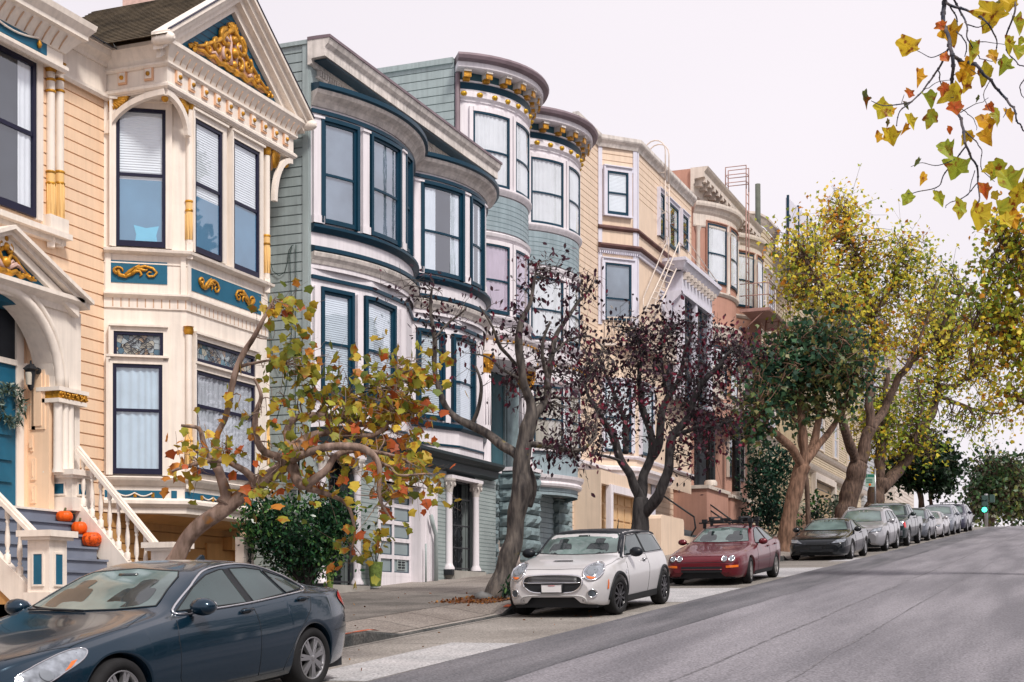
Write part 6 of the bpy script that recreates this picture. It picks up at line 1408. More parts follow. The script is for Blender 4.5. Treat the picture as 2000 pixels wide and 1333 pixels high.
k1.glass([[(-.60, 1.055), (-.3, 1.03), (0, 1.022), (.3, 1.03), (.60, 1.055), (.48, 1.30), (.42, 1.345), (0, 1.375), (-.42, 1.345), (-.48, 1.30)]], 'front', 'windscreen', M['shield'], both=False)
k1.glass([[(-.5, 1.16), (.5, 1.16), (.42, 1.34), (-.42, 1.34)]], 'rear', 'rear_window', both=False)
k1.mirror(1.98, 1.0, P_, (.115, .17, .085), .15)
k1.handles([(2.72, .93), (3.66, .98)], P_)
k1.seam([(1.72, .93), (1.66, .75), (1.66, .40), (1.74, .27)]); k1.seam([(2.85, 1.0), (2.86, .8), (2.84, .27)]); k1.seam([(3.86, 1.06), (3.75, .86), (3.48, .62), (3.30, .36), (3.26, .27)]); k1.seam([(1.74, .27), (3.26, .27)]); k1.seam([(.28, .52), (.5, .50)]); k1.seam([(4.2, .60), (4.72, .62)])
for sg_ in (-1, 1): k1.seam([(sg_ * .62, 1.62), (sg_ * .74, 1.2), (sg_ * .68, .6), (sg_ * .45, .18)], 'top'); k1.strip('wiper', 'top', [(sg_ * .05, 1.60), (sg_ * .05 - .5, 1.66)], .008, M['trim'], .015)
for kd in ('side', 'lside'):
    hl = k1.decal('headlight', kd, k1.smooth([(.12, .52), (.10, .60), (.25, .68), (.52, .765), (.66, .775), (.60, .70), (.40, .60), (.25, .53)], 4), M['lamp'], .008, 12)
    if hl: k1.strip('lamp_edge', kd, k1.smooth([(.12, .52), (.10, .60), (.25, .68), (.52, .765), (.66, .775), (.60, .70), (.40, .60), (.25, .53)], 4), .006, M['chrome'], .009, True, hl)
    if hl: k1.decal('projector', kd, [(.28 + .045 * math.cos(i * .4), .60 + .045 * math.sin(i * .4)) for i in range(16)], mat('lamp_core', (.2, .22, .25)), .014, 4, hl); k1.decal('turn_lens', kd, [(.42, .62), (.47, .64), (.55, .70), (.50, .69)], M['amber'], .012, 4, hl)
    k1.decal('tail_light', kd, k1.smooth([(4.42, .93), (4.50, 1.01), (4.62, 1.0), (4.70, .90), (4.72, .80), (4.62, .80)], 4), M['redlens'], .008, 8)
fp_ = [(-.45, .50), (-.40, .64), (.40, .64), (.45, .50), (.36, .44), (-.36, .44)]
g = k1.decal('grille', 'front', fp_, M['trim'], .006, 8); k1.strip('grille_surround', 'front', fp_, .016, M['chrome'], .012, True, g)
for i in range(5): k1.strip('grille_bar', 'front', [(-.42, .47 + .036 * i), (.42, .47 + .036 * i)], .008, M['chrome'], .016, parent=g)
k1.decal('air_intake', 'front', [(-.5, .28), (-.45, .38), (.45, .38), (.5, .28)], M['trim'], .006)
mb = MB(); p = k1.pj('top', .0, 4.02, 0) or Vector((0, 4.0, 1.15)); p = k1.pj('top', .0, 3.25); mb.prism([(0, 0), (.14, 0), (.13, .045), (.1, .055)], lambda a, b, o: Vector((o, p.y + a, p.z + b)), -.012, .012); mb.build('roof_antenna', P_, k1.root)
# ---- silver small hatchback with black roof
c = dict(L=3.85, fw=.74, rw=3.235, Rw=.32, Ra=.345, tuck=.07, tumble=.27, round=.07,
         top=[(0, .60), (.03, .70), (.10, .77), (.3, .85), (.6, .92), (.95, .975), (1.12, 1.0), (1.4, 1.19), (1.62, 1.33), (1.8, 1.385), (2.3, 1.41), (3.0, 1.385), (3.35, 1.34), (3.50, 1.28), (3.62, 1.10), (3.72, .95), (3.80, .86), (3.85, .70)],
         belt=[(0, .56), (.06, .66), (.2, .75), (.6, .85), (1.0, .90), (2.5, .945), (3.4, .965), (3.65, .90), (3.78, .8), (3.85, .6)],
         bot=[(0, .34), (.05, .24), (.3, .19), (1.5, .19), (3.4, .21), (3.75, .28), (3.85, .4)], w=[(0, .66), (.04, .76), (.12, .85), (.3, .94), (.6, .99), (1.0, 1), (3.0, 1), (3.4, .98), (3.65, .92), (3.8, .83), (3.85, .76)])
PS = carpaint('pale_silver_paint', (.60, .59, .60), .25, .3)
k2 = Car('hatchback_car', 'small pale silver hatchback with black roof and round headlights beside the purple leaved tree', 'car', 20.62, 6.72, 1.66, c, PS, sc=(1, .97, .90))
k2.wheels(.315, .2, 10, mat('gloss_black_alloy', (.02, .02, .022), .25, .1, metal=.3, coat=.6), -6, .70, .0)
RFK = mat('black_roof_paint', (.008, .011, .016), .4, .1, 3)
k2.decal('black_roof', 'top', k2.smooth([(-.56, 1.72), (0, 1.66), (.56, 1.72), (.60, 2.4), (.58, 3.2), (.5, 3.46), (0, 3.50), (-.5, 3.46), (-.58, 3.2), (-.60, 2.4)], 5), RFK, .006, 14)
k2.strip('roof_rail_trim', 'side', [(1.62, 1.30), (1.85, 1.335), (2.4, 1.35), (3.1, 1.33), (3.42, 1.28)], .022, RFK, .0)
k2.glass([[(1.30, .97), (1.50, 1.12), (1.70, 1.25), (1.78, 1.295), (2.28, 1.31), (2.30, .985)]]); k2.glass([[(2.36, .985), (2.34, 1.31), (3.0, 1.295), (3.22, 1.27), (3.34, 1.06), (3.36, 1.0)]])
k2.decal('door_pillar', 'side', [(2.28, .985), (2.27, 1.31), (2.36, 1.31), (2.38, .985)], M['trim'], .006, 6)
k2.glass([[(-.63, 1.02), (-.3, 1.00), (0, .995), (.3, 1.00), (.63, 1.02), (.555, 1.30), (.5, 1.34), (0, 1.37), (-.5, 1.34), (-.555, 1.30)]], 'front', 'windscreen', M['shield'], both=False)
k2.decal('windscreen_pillar', 'fr', [(0, 0), (.01, 0), (.01, .01)], RFK) if 0 else None
k2.strip('black_pillar', 'side', [(1.16, .93), (1.36, 1.07), (1.56, 1.22), (1.70, 1.31)], .03, RFK, -.008)
for sg_ in (-1, 1): k2.strip('windscreen_pillar', 'front', [(sg_ * .67, 1.0), (sg_ * .63, 1.1), (sg_ * .585, 1.25), (sg_ * .56, 1.33)], .026, RFK, -.006)
k2.strip('roof_front_edge', 'front', [(-.55, 1.345), (-.3, 1.372), (0, 1.378), (.3, 1.372), (.55, 1.345)], .02, RFK, -.006)
k2.strip('beltline_chrome', 'side', [(1.2, .94), (1.8, .96), (2.6, .975), (3.4, .985)], .008, M['chrome'], .006)
k2.mirror(1.42, .99, RFK, (.11, .15, .085), .16); k2.handles([(2.12, .86)], M['chrome'])
for sg_ in (-1, 1):
    el = [(sg_ * .585 + .125 * math.cos(i * math.pi / 12), .745 + .135 * math.sin(i * math.pi / 12)) for i in range(24)]
    hl = k2.decal('headlight', 'front', el, M['lamp'], .012, 10)
    if hl: k2.strip('lamp_ring', 'front', el, .016, M['chrome'], .012, True, hl); k2.decal('lamp_core', 'front', [(sg_ * .575 + .06 * math.cos(i * math.pi / 8), .75 + .065 * math.sin(i * math.pi / 8)) for i in range(16)], mat('lamp_core', (.2, .22, .25)), .02, 5, hl); k2.decal('turn_lens', 'front', [(sg_ * .585 + .09 * math.cos(a_), .745 + .115 * math.sin(a_)) for a_ in [3.8 + i * .18 for i in range(10)]], M['amber'], .018, 4, hl)
    fl = [(sg_ * .60 + .06 * math.cos(i * math.pi / 10), .40 + .065 * math.sin(i * math.pi / 10)) for i in range(20)]
    f_ = k2.decal('fog_light', 'front', fl, mat('fog_lens', (.10, .12, .14), .1, .5, 20, metal=.3), .008, 6)
    if f_: k2.strip('lamp_ring', 'front', fl, .012, M['chrome'], .008, True, f_)
gp_ = k2.smooth([(-.43, .50), (-.46, .60), (-.38, .68), (0, .70), (.38, .68), (.46, .60), (.43, .50), (.30, .42), (0, .41), (-.30, .42)], 4)
g = k2.decal('grille', 'front', gp_, M['trim'], .01, 12); k2.strip('grille_surround', 'front', gp_, .017, M['chrome'], .012, True, g)
k2.strip('grille_bar', 'front', [(-.44, .575), (.44, .575)], .010, M['chrome'], .018, parent=g)
for i in range(4): k2.strip('grille_mesh', 'front', [(-.38, .60 + .022 * i), (.38, .60 + .022 * i)], .004, M['alloy'], .012, parent=g)
gi = k2.decal('air_intake', 'front', k2.smooth([(-.42, .24), (-.42, .33), (0, .34), (.42, .33), (.42, .24), (0, .235)], 4), M['trim'], .008, 10)
k2.strip('intake_trim', 'front', k2.smooth([(-.46, .215), (-.46, .35), (0, .37), (.46, .35), (.46, .215), (0, .205)], 4), .014, mat('satin_silver', (.5, .5, .5), .4), .008, True, gi)
pl_ = k2.decal('number_plate', 'front', [(-.16, .42), (.16, .42), (.16, .55), (-.16, .55)], M['plate'], .05, 3); k2.strip('plate_frame', 'front', [(-.165, .415), (.165, .415), (.165, .555), (-.165, .555)], .010, M['trim'], .048, True, pl_); k2.strip('plate_script', 'front', [(-.05, .53), (.05, .53)], .005, M['redlens'], .052, parent=pl_)
k2.decal('bonnet_scoop', 'top', [(-.16, .50), (.16, .50), (.14, .56), (-.14, .56)], M['trim'], .01, 5)
k2.seam([(-.62, .22), (-.5, .16), (0, .13), (.5, .16), (.62, .22)], 'top', .005); k2.seam([(.68, .30), (.73, .6), (.72, 1.05)], 'top')
for sg_, kd in ((1, 'side'), (-1, 'lside')):
    for yw in (c['fw'], c['rw']):
        k2.strip('wheel_arch_trim', kd, [(yw - .385 * math.cos(a_), .32 + .385 * math.sin(a_)) for a_ in [-.12 + i * (math.pi + .24) / 20 for i in range(21)]], .036, M['trim'], -.012)
    k2.decal('sill_trim', kd, [(1.12, .19), (1.10, .30), (2.86, .32), (2.88, .21)], M['trim'], .01, 12)
    k2.decal('side_marker', kd, [(.25, .46), (.28, .60), (.31, .62), (.29, .46)], M['amber'], .01, 4)
k2.seam([(1.22, .92), (1.16, .7), (1.20, .32)]); k2.seam([(2.32, .98), (2.36, .75), (2.28, .5), (2.26, .32)])
k2.decal('fender_vent', 'side', k2.smooth([(1.03, .70), (1.08, .74), (1.12, .72), (1.07, .67)], 3), M['chrome'], .008, 3)
p = k2.pj('top', 0, 3.3); mb = MB(); mb.tube([p, p + Vector((0, .1, .22))], [.012, .004], 6); mb.ball(p + Vector((0, 0, .01)), .035, 8); mb.build('roof_antenna', M['trim'], k2.root)
# ---- maroon saloon with roof rack
c = dict(L=4.45, fw=.93, rw=3.53, Rw=.30, Ra=.335, tuck=.05, tumble=.46, round=.09,
         top=[(0, .50), (.03, .60), (.10, .66), (.35, .73), (.9, .82), (1.4, .895), (1.52, .91), (1.9, 1.09), (2.25, 1.25), (2.5, 1.31), (2.8, 1.33), (3.1, 1.30), (3.5, 1.19), (3.85, 1.05), (4.0, 1.01), (4.3, .99), (4.40, .92), (4.45, .72)],
         belt=[(0, .48), (.05, .58), (.3, .66), (.9, .75), (1.5, .83), (2.5, .87), (3.6, .93), (4.2, .95), (4.38, .86), (4.45, .62)],
         bot=[(0, .30), (.05, .21), (.3, .17), (1.5, .18), (3.9, .20), (4.35, .27), (4.45, .4)], w=[(0, .72), (.04, .80), (.14, .88), (.35, .95), (.8, .99), (1.4, 1), (3.4, 1), (3.9, .98), (4.25, .92), (4.4, .84), (4.45, .76)])
PM = carpaint('maroon_paint', (.13, .008, .016), .3, .28)
k3 = Car('maroon_car', 'maroon saloon with four small round headlights and a loaded roof rack', 'car', 29.2, 6.68, 1.66, c, PM, sc=(1, .97, .90))
k3.wheels(.30, .19, 5, mat('worn_alloy', (.34, .33, .32), .45, .2, metal=.7), 5, .68, .01)
k3.glass([[(1.80, .895), (2.10, 1.06), (2.40, 1.20), (2.60, 1.245), (2.70, 1.25), (2.72, .91)], [(2.80, .915), (2.78, 1.25), (3.0, 1.235), (3.25, 1.17), (3.52, 1.04), (3.60, .97)]])
k3.glass([[(-.60, .945), (0, .925), (.60, .945), (.46, 1.23), (0, 1.265), (-.46, 1.23)]], 'front', 'windscreen', M['shield'], both=False)
k3.mirror(1.88, .90, PM, (.1, .13, .075), .14); k3.handles([(2.62, .80), (3.4, .83)], PM)
for x, r in ((.60, .055), (.46, .055), (-.60, .055), (-.46, .055)): k3.round_lamp(x, .60, r)
gi = k3.decal('air_intake', 'front', [(-.42, .30), (-.42, .43), (.42, .43), (.42, .30)], M['trim'], .008, 8); k3.strip('intake_bar', 'front', [(-.42, .365), (.42, .365)], .012, PM, .012, parent=gi)
for sg_ in (-1, 1): k3.decal('turn_lens', 'front', [(sg_ * .50, .40), (sg_ * .72, .41), (sg_ * .72, .46), (sg_ * .50, .45)], M['amber'], .01, 6)
k3.seam([(-.78, .52), (.78, .52)], 'front', .006); k3.seam([(1.62, .84), (1.56, .6), (1.62, .28)]); k3.seam([(2.76, .91), (2.77, .6), (2.74, .28)]); k3.seam([(3.62, .92), (3.45, .72), (3.22, .45), (3.16, .28)])
k3.decal('side_moulding', 'side', [(1.36, .50), (1.36, .535), (3.1, .55), (3.1, .515)], PM, .014, 12); k3.decal('tail_light', 'side', [(4.15, .78), (4.15, .90), (4.36, .88), (4.36, .78)], M['redlens'], .008, 5)
k3.decal('sill_trim', 'side', [(1.32, .185), (1.30, .27), (3.16, .29), (3.18, .20)], M['trim'], .008, 12)
rk_ = MB()
for y in (2.35, 3.0):
    rk_.mark(); z_ = k3.pj('top', 0, y).z + .09; rk_.bar((-.62, y, z_), (.62, y, z_), .05, .035)
    for sg_ in (-1, 1): q = k3.pj('top', sg_ * .5, y); rk_.bar(q, (sg_ * .5, y, z_), .06, .05, (0, 1, 0)); rk_.box(sg_ * .5 - .05, sg_ * .5 + .05, y - .05, y + .05, z_ + .0, z_ + .09)
    for x_ in (-.3, .1): rk_.box(x_, x_ + .22, y - .04, y + .04, z_ + .01, z_ + .07)
rk_.mark(); z_ += .03
for x_ in (-.35, .3): rk_.bar((x_, 2.2, z_ + .06), (x_, 3.2, z_ + .06), .05, .04)
rk_.build('roof_rack', M['trim'], k3.root)
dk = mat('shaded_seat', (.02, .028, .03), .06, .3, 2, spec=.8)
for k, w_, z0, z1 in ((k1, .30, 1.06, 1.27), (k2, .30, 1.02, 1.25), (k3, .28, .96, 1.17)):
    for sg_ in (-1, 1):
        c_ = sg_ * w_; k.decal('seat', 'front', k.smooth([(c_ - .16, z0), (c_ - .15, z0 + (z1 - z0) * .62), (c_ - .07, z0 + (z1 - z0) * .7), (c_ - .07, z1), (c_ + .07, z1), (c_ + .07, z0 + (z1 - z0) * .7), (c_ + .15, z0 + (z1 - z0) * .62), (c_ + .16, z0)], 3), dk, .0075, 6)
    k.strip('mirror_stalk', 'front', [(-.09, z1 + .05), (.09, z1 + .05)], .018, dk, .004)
# ---- the cars further up, in order
def simple(name, label, t, ar, W, c, paint, glassp, shield, wheel, lamp, grille, extra=None, spokes=6, rimm=None, cat='car'):
    k = Car(name, label, cat, t, ar, W, c, paint)
    k.wheels(wheel, .2, spokes, rimm or M['alloy'], 0, .67, .01); k.glass(glassp); k.glass([shield], 'front', 'windscreen', M['shield'], both=False)
    for sg_, kd in ((1, 'front'), (-1, 'front')):
        hl = k.decal('headlight', kd, [(sg_ * p[0], p[1]) for p in lamp], M['lamp'], .01, 7)
        if hl: k.strip('lamp_edge', kd, [(sg_ * p[0], p[1]) for p in lamp], .008, M['trim'], .01, True, hl)
    for g_ in grille: k.decal('grille', 'front', g_, M['trim'], .008, 8)
    k.mirror(c['mir'][0], c['mir'][1], paint, (.11, .14, .09), .14); k.handles(c['han'], paint)
    for q in c['seams']: k.seam(q, r=.006)
    k.decal('number_plate', 'front', [(-.16, .36), (.16, .36), (.16, .46), (-.16, .46)], M['plate'] if c.get('pl') else M['trim'], .02, 3)
    return k
cc = dict(L=4.4, fw=.92, rw=3.45, Rw=.315, Ra=.35, tuck=.06, tumble=.46, round=.10, mir=(1.72, .93), han=[(2.6, .84)], seams=[[(1.5, .88), (1.46, .5), (1.5, .25)], [(2.75, .9), (2.85, .6), (2.75, .25)]],
          top=[(0, .52), (.04, .62), (.15, .69), (.5, .78), (1.0, .86), (1.35, .92), (1.8, 1.12), (2.15, 1.27), (2.5, 1.33), (3.0, 1.29), (3.6, 1.12), (4.0, 1.0), (4.3, .97), (4.4, .72)], belt=[(0, .48), (.06, .57), (.4, .69), (1.0, .78), (1.5, .86), (3.0, .92), (4.1, .95), (4.33, .86), (4.4, .6)],
          bot=[(0, .26), (.05, .19), (.3, .16), (3.9, .2), (4.4, .35)], w=[(0, .70), (.05, .80), (.16, .88), (.4, .95), (.9, 1), (3.6, 1), (4.1, .95), (4.4, .78)])
PB = carpaint('black_car_paint', (.008, .011, .014), .3, .18)
simple('black_car', 'black two-door sports coupe with wide lower intake, parked nose down behind the maroon car', 42.2, 6.65, 1.76, cc, PB, [[(1.72, .93), (2.1, 1.13), (2.4, 1.24), (2.72, 1.25), (2.80, .95)], [(2.88, .95), (2.82, 1.24), (3.1, 1.2), (3.45, 1.06), (3.4, .98)]],
       [(-.62, .96), (0, .94), (.62, .96), (.46, 1.25), (0, 1.28), (-.46, 1.25)], .315, [(.38, .54), (.55, .66), (.78, .67), (.74, .57)], [[(-.28, .50), (-.3, .58), (.3, .58), (.28, .50)], [(-.5, .22), (-.46, .36), (.46, .36), (.5, .22)]], spokes=6)
cs = dict(L=4.65, fw=.93, rw=3.62, Rw=.355, Ra=.395, tuck=.07, tumble=.30, round=.09, mir=(1.62, 1.09), han=[(2.5, 1.0), (3.45, 1.03)], seams=[[(1.45, 1.0), (1.42, .6), (1.46, .3)], [(2.6, 1.05), (2.62, .6), (2.6, .3)], [(3.6, 1.1), (3.4, .85), (3.15, .5), (3.1, .3)]],
          top=[(0, .72), (.04, .82), (.15, .90), (.5, .98), (1.0, 1.06), (1.2, 1.10), (1.6, 1.33), (1.95, 1.54), (2.3, 1.63), (3.0, 1.65), (3.8, 1.60), (4.2, 1.50), (4.45, 1.25), (4.6, 1.05), (4.65, .8)], belt=[(0, .66), (.06, .76), (.4, .88), (1.0, .97), (1.6, 1.02), (3.4, 1.10), (4.3, 1.14), (4.55, 1.0), (4.65, .7)],
          bot=[(0, .34), (.05, .26), (.3, .22), (4.2, .26), (4.65, .42)], w=[(0, .72), (.05, .80), (.16, .88), (.4, .95), (.9, 1), (4.0, 1), (4.4, .93), (4.65, .80)])
PV = carpaint('silver_suv_paint', (.36, .36, .38), .55, .3)
k5 = simple('silver_suv', 'silver grey crossover with roof rails, between the black coupe and the dark pickup', 49.2, 6.6, 1.84, cs, PV, [[(1.60, 1.08), (1.95, 1.32), (2.2, 1.47), (2.60, 1.50), (2.62, 1.11)], [(2.70, 1.12), (2.68, 1.50), (3.35, 1.49), (3.5, 1.16)], [(3.58, 1.18), (3.5, 1.47), (3.95, 1.42), (4.08, 1.26)]],
       [(-.66, 1.12), (0, 1.10), (.66, 1.12), (.54, 1.49), (0, 1.55), (-.54, 1.49)], .355, [(.44, .72), (.56, .84), (.80, .90), (.78, .76)], [[(-.38, .70), (-.4, .80), (.4, .80), (.38, .70)], [(-.5, .34), (-.46, .5), (.46, .5), (.5, .34)]], spokes=5)
mb = MB()
for sg_ in (-1, 1): mb.mark(); mb.tube([k5.pj('top', sg_ * .56, y, .05 if .02 < (y - 2.2) < 1.9 else 0) for y in (2.1, 2.3, 2.7, 3.1, 3.5, 3.9, 4.1)], .018, 6)
mb.build('roof_rail', M['alloy'], k5.root)
cp = dict(L=5.4, fw=1.0, rw=4.3, Rw=.40, Ra=.45, tuck=.05, tumble=.30, round=.10, mir=(1.9, 1.28), han=[(2.7, 1.15), (3.4, 1.15)], seams=[[(1.7, 1.15), (1.7, .5)], [(2.85, 1.2), (2.85, .45)], [(3.6, 1.2), (3.6, .45)]],
          top=[(0, .95), (.04, 1.06), (.15, 1.12), (.6, 1.16), (1.4, 1.22), (1.55, 1.25), (1.95, 1.55), (2.2, 1.72), (2.6, 1.80), (3.3, 1.79), (3.55, 1.73), (3.68, 1.3), (3.75, 1.20), (5.3, 1.20), (5.4, 1.0)], belt=[(0, .86), (.08, 1.0), (.5, 1.07), (1.6, 1.15), (3.7, 1.18), (5.3, 1.18), (5.4, .9)],
          bot=[(0, .42), (.05, .36), (.4, .34), (5.0, .38), (5.4, .5)], w=[(0, .86), (.05, .92), (.2, .97), (.5, 1), (5.2, 1), (5.4, .93)])
PT = carpaint('dark_green_truck_paint', (.012, .026, .028), .3, .22)
k6 = simple('pickup_truck', 'dark green extended-cab pickup truck, taller than the cars next to it', 54.6, 6.55, 1.95, cp, PT, [[(1.92, 1.24), (2.15, 1.48), (2.35, 1.66), (2.80, 1.67), (2.82, 1.25)], [(2.92, 1.25), (2.9, 1.67), (3.35, 1.66), (3.48, 1.26)]],
       [(-.72, 1.28), (0, 1.26), (.72, 1.28), (.62, 1.66), (0, 1.71), (-.62, 1.66)], .40, [(.56, .84), (.56, 1.0), (.86, 1.0), (.86, .84)], [[(-.5, .82), (-.5, 1.0), (.5, 1.0), (.5, .82)]], cat='truck')
k6.decal('turn_lens', 'side', [(.05, .78), (.05, 1.0), (.2, 1.0), (.2, .78)], M['redlens'], .012, 4); mb = MB(); mb.box(-.85, .85, -.08, .1, .45, .66); mb.build('front_bumper', M['chrome'], k6.root)
mb = MB(); mb.box(-.80, .80, 3.8, 5.3, 1.205, 1.215); mb.build('load_bed', M['trim'], k6.root)
ch = dict(L=3.95, fw=.78, rw=3.24, Rw=.30, Ra=.34, tuck=.06, tumble=.30, round=.09, mir=(1.35, 1.05), han=[(2.25, .95), (3.0, .98)], seams=[[(1.2, .95), (1.2, .3)], [(2.3, 1.0), (2.3, .3)]],
          top=[(0, .62), (.04, .72), (.15, .80), (.5, .90), (.9, 1.0), (1.3, 1.24), (1.7, 1.46), (2.1, 1.53), (3.0, 1.50), (3.5, 1.40), (3.75, 1.1), (3.95, .7)], belt=[(0, .58), (.06, .68), (.5, .82), (1.2, .96), (3.4, 1.04), (3.8, .95), (3.95, .6)],
          bot=[(0, .28), (.3, .2), (3.6, .22), (3.95, .4)], w=[(0, .72), (.05, .80), (.16, .88), (.4, .96), (.8, 1), (3.4, 1), (3.75, .92), (3.95, .78)])
hw_ = [[(1.38, 1.05), (1.7, 1.28), (1.9, 1.40), (2.26, 1.42), (2.28, 1.05)], [(2.36, 1.06), (2.34, 1.42), (3.0, 1.40), (3.3, 1.12)]]
hs_ = [(-.62, 1.04), (0, 1.02), (.62, 1.04), (.52, 1.40), (0, 1.46), (-.52, 1.40)]
PH = carpaint('slate_hatch_paint', (.10, .11, .135), .4, .25); simple('hatchback_car', 'slate grey small hatchback tucked behind the dark pickup truck', 62.0, 6.6, 1.70, ch, PH, hw_, hs_, .30, [(.42, .64), (.5, .78), (.74, .82), (.72, .68)], [[(-.4, .32), (-.36, .48), (.36, .48), (.4, .32)]])
cr_ = dict(cc); cr_['mir'] = (1.75, .95); PSI_ = carpaint('pale_silver_saloon', (.45, .44, .46), .5, .3)
simple('silver_car', 'low pale silver two-seat car, lowest of the parked cars near the hill crest', 67.2, 6.55, 1.74, cr_, PSI_, [[(1.72, .93), (2.1, 1.13), (2.4, 1.24), (2.9, 1.22), (3.2, 1.0)]], [(-.62, .96), (0, .94), (.62, .96), (.46, 1.25), (0, 1.28), (-.46, 1.25)], .315, [(.42, .54), (.55, .64), (.78, .65), (.74, .57)], [[(-.45, .28), (-.4, .42), (.4, .42), (.45, .28)]])
cx_ = dict(cs); PG = carpaint('blue_grey_wagon', (.17, .19, .23), .5, .3)
simple('estate_car', 'blue grey estate car with dark windscreen, second from the top of the row', 72.6, 6.55, 1.80, cx_, PG, [[(1.60, 1.08), (1.95, 1.32), (2.2, 1.47), (2.60, 1.50), (2.62, 1.11)], [(2.70, 1.12), (2.68, 1.50), (3.9, 1.45), (4.0, 1.2)]], [(-.66, 1.12), (0, 1.10), (.66, 1.12), (.54, 1.49), (0, 1.55), (-.54, 1.49)], .345, [(.44, .72), (.56, .84), (.80, .90), (.78, .76)], [[(-.38, .70), (-.4, .80), (.4, .80), (.38, .70)]])
k9 = simple('navy_suv', 'dark purple blue sport utility car with roof rack, furthest car up the hill', 79.0, 6.5, 1.88, cx_, carpaint('navy_suv_paint', (.035, .035, .065), .4, .25), [[(1.60, 1.08), (1.95, 1.32), (2.2, 1.47), (2.60, 1.50), (2.62, 1.11)], [(2.70, 1.12), (2.68, 1.50), (3.9, 1.45), (4.0, 1.2)]], [(-.66, 1.12), (0, 1.10), (.66, 1.12), (.54, 1.49), (0, 1.55), (-.54, 1.49)], .36, [(.44, .72), (.56, .84), (.80, .90), (.78, .76)], [[(-.38, .70), (-.4, .80), (.4, .80), (.38, .70)]])
mb = MB()
for y in (2.5, 3.4): mb.mark(); mb.bar((-.6, y, 1.74), (.6, y, 1.74), .06, .04); mb.bar((-.55, y, 1.62), (-.55, y, 1.74), .05, .05, (0, 1, 0)); mb.bar((.55, y, 1.62), (.55, y, 1.74), .05, .05, (0, 1, 0))
mb.build('roof_rack', M['trim'], k9.root)
# ================================================================ trees
BARK = {}
def bark(name, c1, c2, lich=None):
    if name in BARK: return BARK[name]
    m = bpy.data.materials.new(name); m.use_nodes = True; n = m.node_tree; b = n.nodes['Principled BSDF']; b.inputs['Roughness'].default_value = .9
    t = n.nodes.new('ShaderNodeTexCoord'); mp = n.nodes.new('ShaderNodeMapping'); mp.inputs['Scale'].default_value = (9, 9, 2.2)
    no = n.nodes.new('ShaderNodeTexNoise'); no.inputs['Scale'].default_value = 1.6; no.inputs['Detail'].default_value = 7
    n.links.new(t.outputs['Object'], mp.inputs[0]); n.links.new(mp.outputs[0], no.inputs['Vector'])
    cr = n.nodes.new('ShaderNodeValToRGB'); cr.color_ramp.elements[0].position = .36; cr.color_ramp.elements[1].position = .66
    cr.color_ramp.elements[0].color = (*c1, 1); cr.color_ramp.elements[1].color = (*c2, 1); n.links.new(no.outputs['Fac'], cr.inputs['Fac']); src = cr.outputs['Color']
    if lich:
        n2 = n.nodes.new('ShaderNodeTexNoise'); n2.inputs['Scale'].default_value = 3.5; n2.inputs['Detail'].default_value = 4; n.links.new(t.outputs['Object'], n2.inputs['Vector'])
        mr = n.nodes.new('ShaderNodeMapRange'); mr.inputs['From Min'].default_value = lich[3]; mr.inputs['From Max'].default_value = lich[3] + .08; n.links.new(n2.outputs['Fac'], mr.inputs['Value'])
        mx = n.nodes.new('ShaderNodeMix'); mx.data_type = 'RGBA'; n.links.new(mr.outputs[0], mx.inputs['Factor']); n.links.new(src, mx.inputs['A']); mx.inputs['B'].default_value = (*lich[:3], 1); src = mx.outputs['Result']
    n.links.new(src, b.inputs['Base Color']); bp = n.nodes.new('ShaderNodeBump'); bp.inputs['Distance'].default_value = .03; bp.inputs['Strength'].default_value = .9
    n.links.new(no.outputs['Fac'], bp.inputs['Height']); n.links.new(bp.outputs[0], b.inputs['Normal']); BARK[name] = m; return m
def leafmat(name, rough=.45, trans=.35, blotch=0, bc=(.3, .08, .01)):
    m = bpy.data.materials.new(name); m.use_nodes = True; n = m.node_tree; b = n.nodes['Principled BSDF']; b.inputs['Roughness'].default_value = rough; b.inputs['Specular IOR Level'].default_value = .25
    ca = n.nodes.new('ShaderNodeAttribute'); ca.attribute_name = 'Col'; src = ca.outputs['Color']
    if blotch:
        t = n.nodes.new('ShaderNodeTexCoord'); no = n.nodes.new('ShaderNodeTexNoise'); no.inputs['Scale'].default_value = blotch; no.inputs['Detail'].default_value = 4; n.links.new(t.outputs['Object'], no.inputs['Vector'])
        mr = n.nodes.new('ShaderNodeMapRange'); mr.inputs['From Min'].default_value = .54; mr.inputs['From Max'].default_value = .66; n.links.new(no.outputs['Fac'], mr.inputs['Value'])
        mx = n.nodes.new('ShaderNodeMix'); mx.data_type = 'RGBA'; n.links.new(mr.outputs[0], mx.inputs['Factor']); n.links.new(src, mx.inputs['A']); mx.inputs['B'].default_value = (*bc, 1); src = mx.outputs['Result']
    n.links.new(src, b.inputs['Base Color'])
    o = [x for x in n.nodes if x.type == 'OUTPUT_MATERIAL'][0]; tr = n.nodes.new('ShaderNodeBsdfTranslucent'); n.links.new(src, tr.inputs['Color'])
    ms = n.nodes.new('ShaderNodeMixShader'); ms.inputs[0].default_value = trans; n.links.new(b.outputs[0], ms.inputs[1]); n.links.new(tr.outputs[0], ms.inputs[2]); n.links.new(ms.outputs[0], o.inputs['Surface'])
    return m
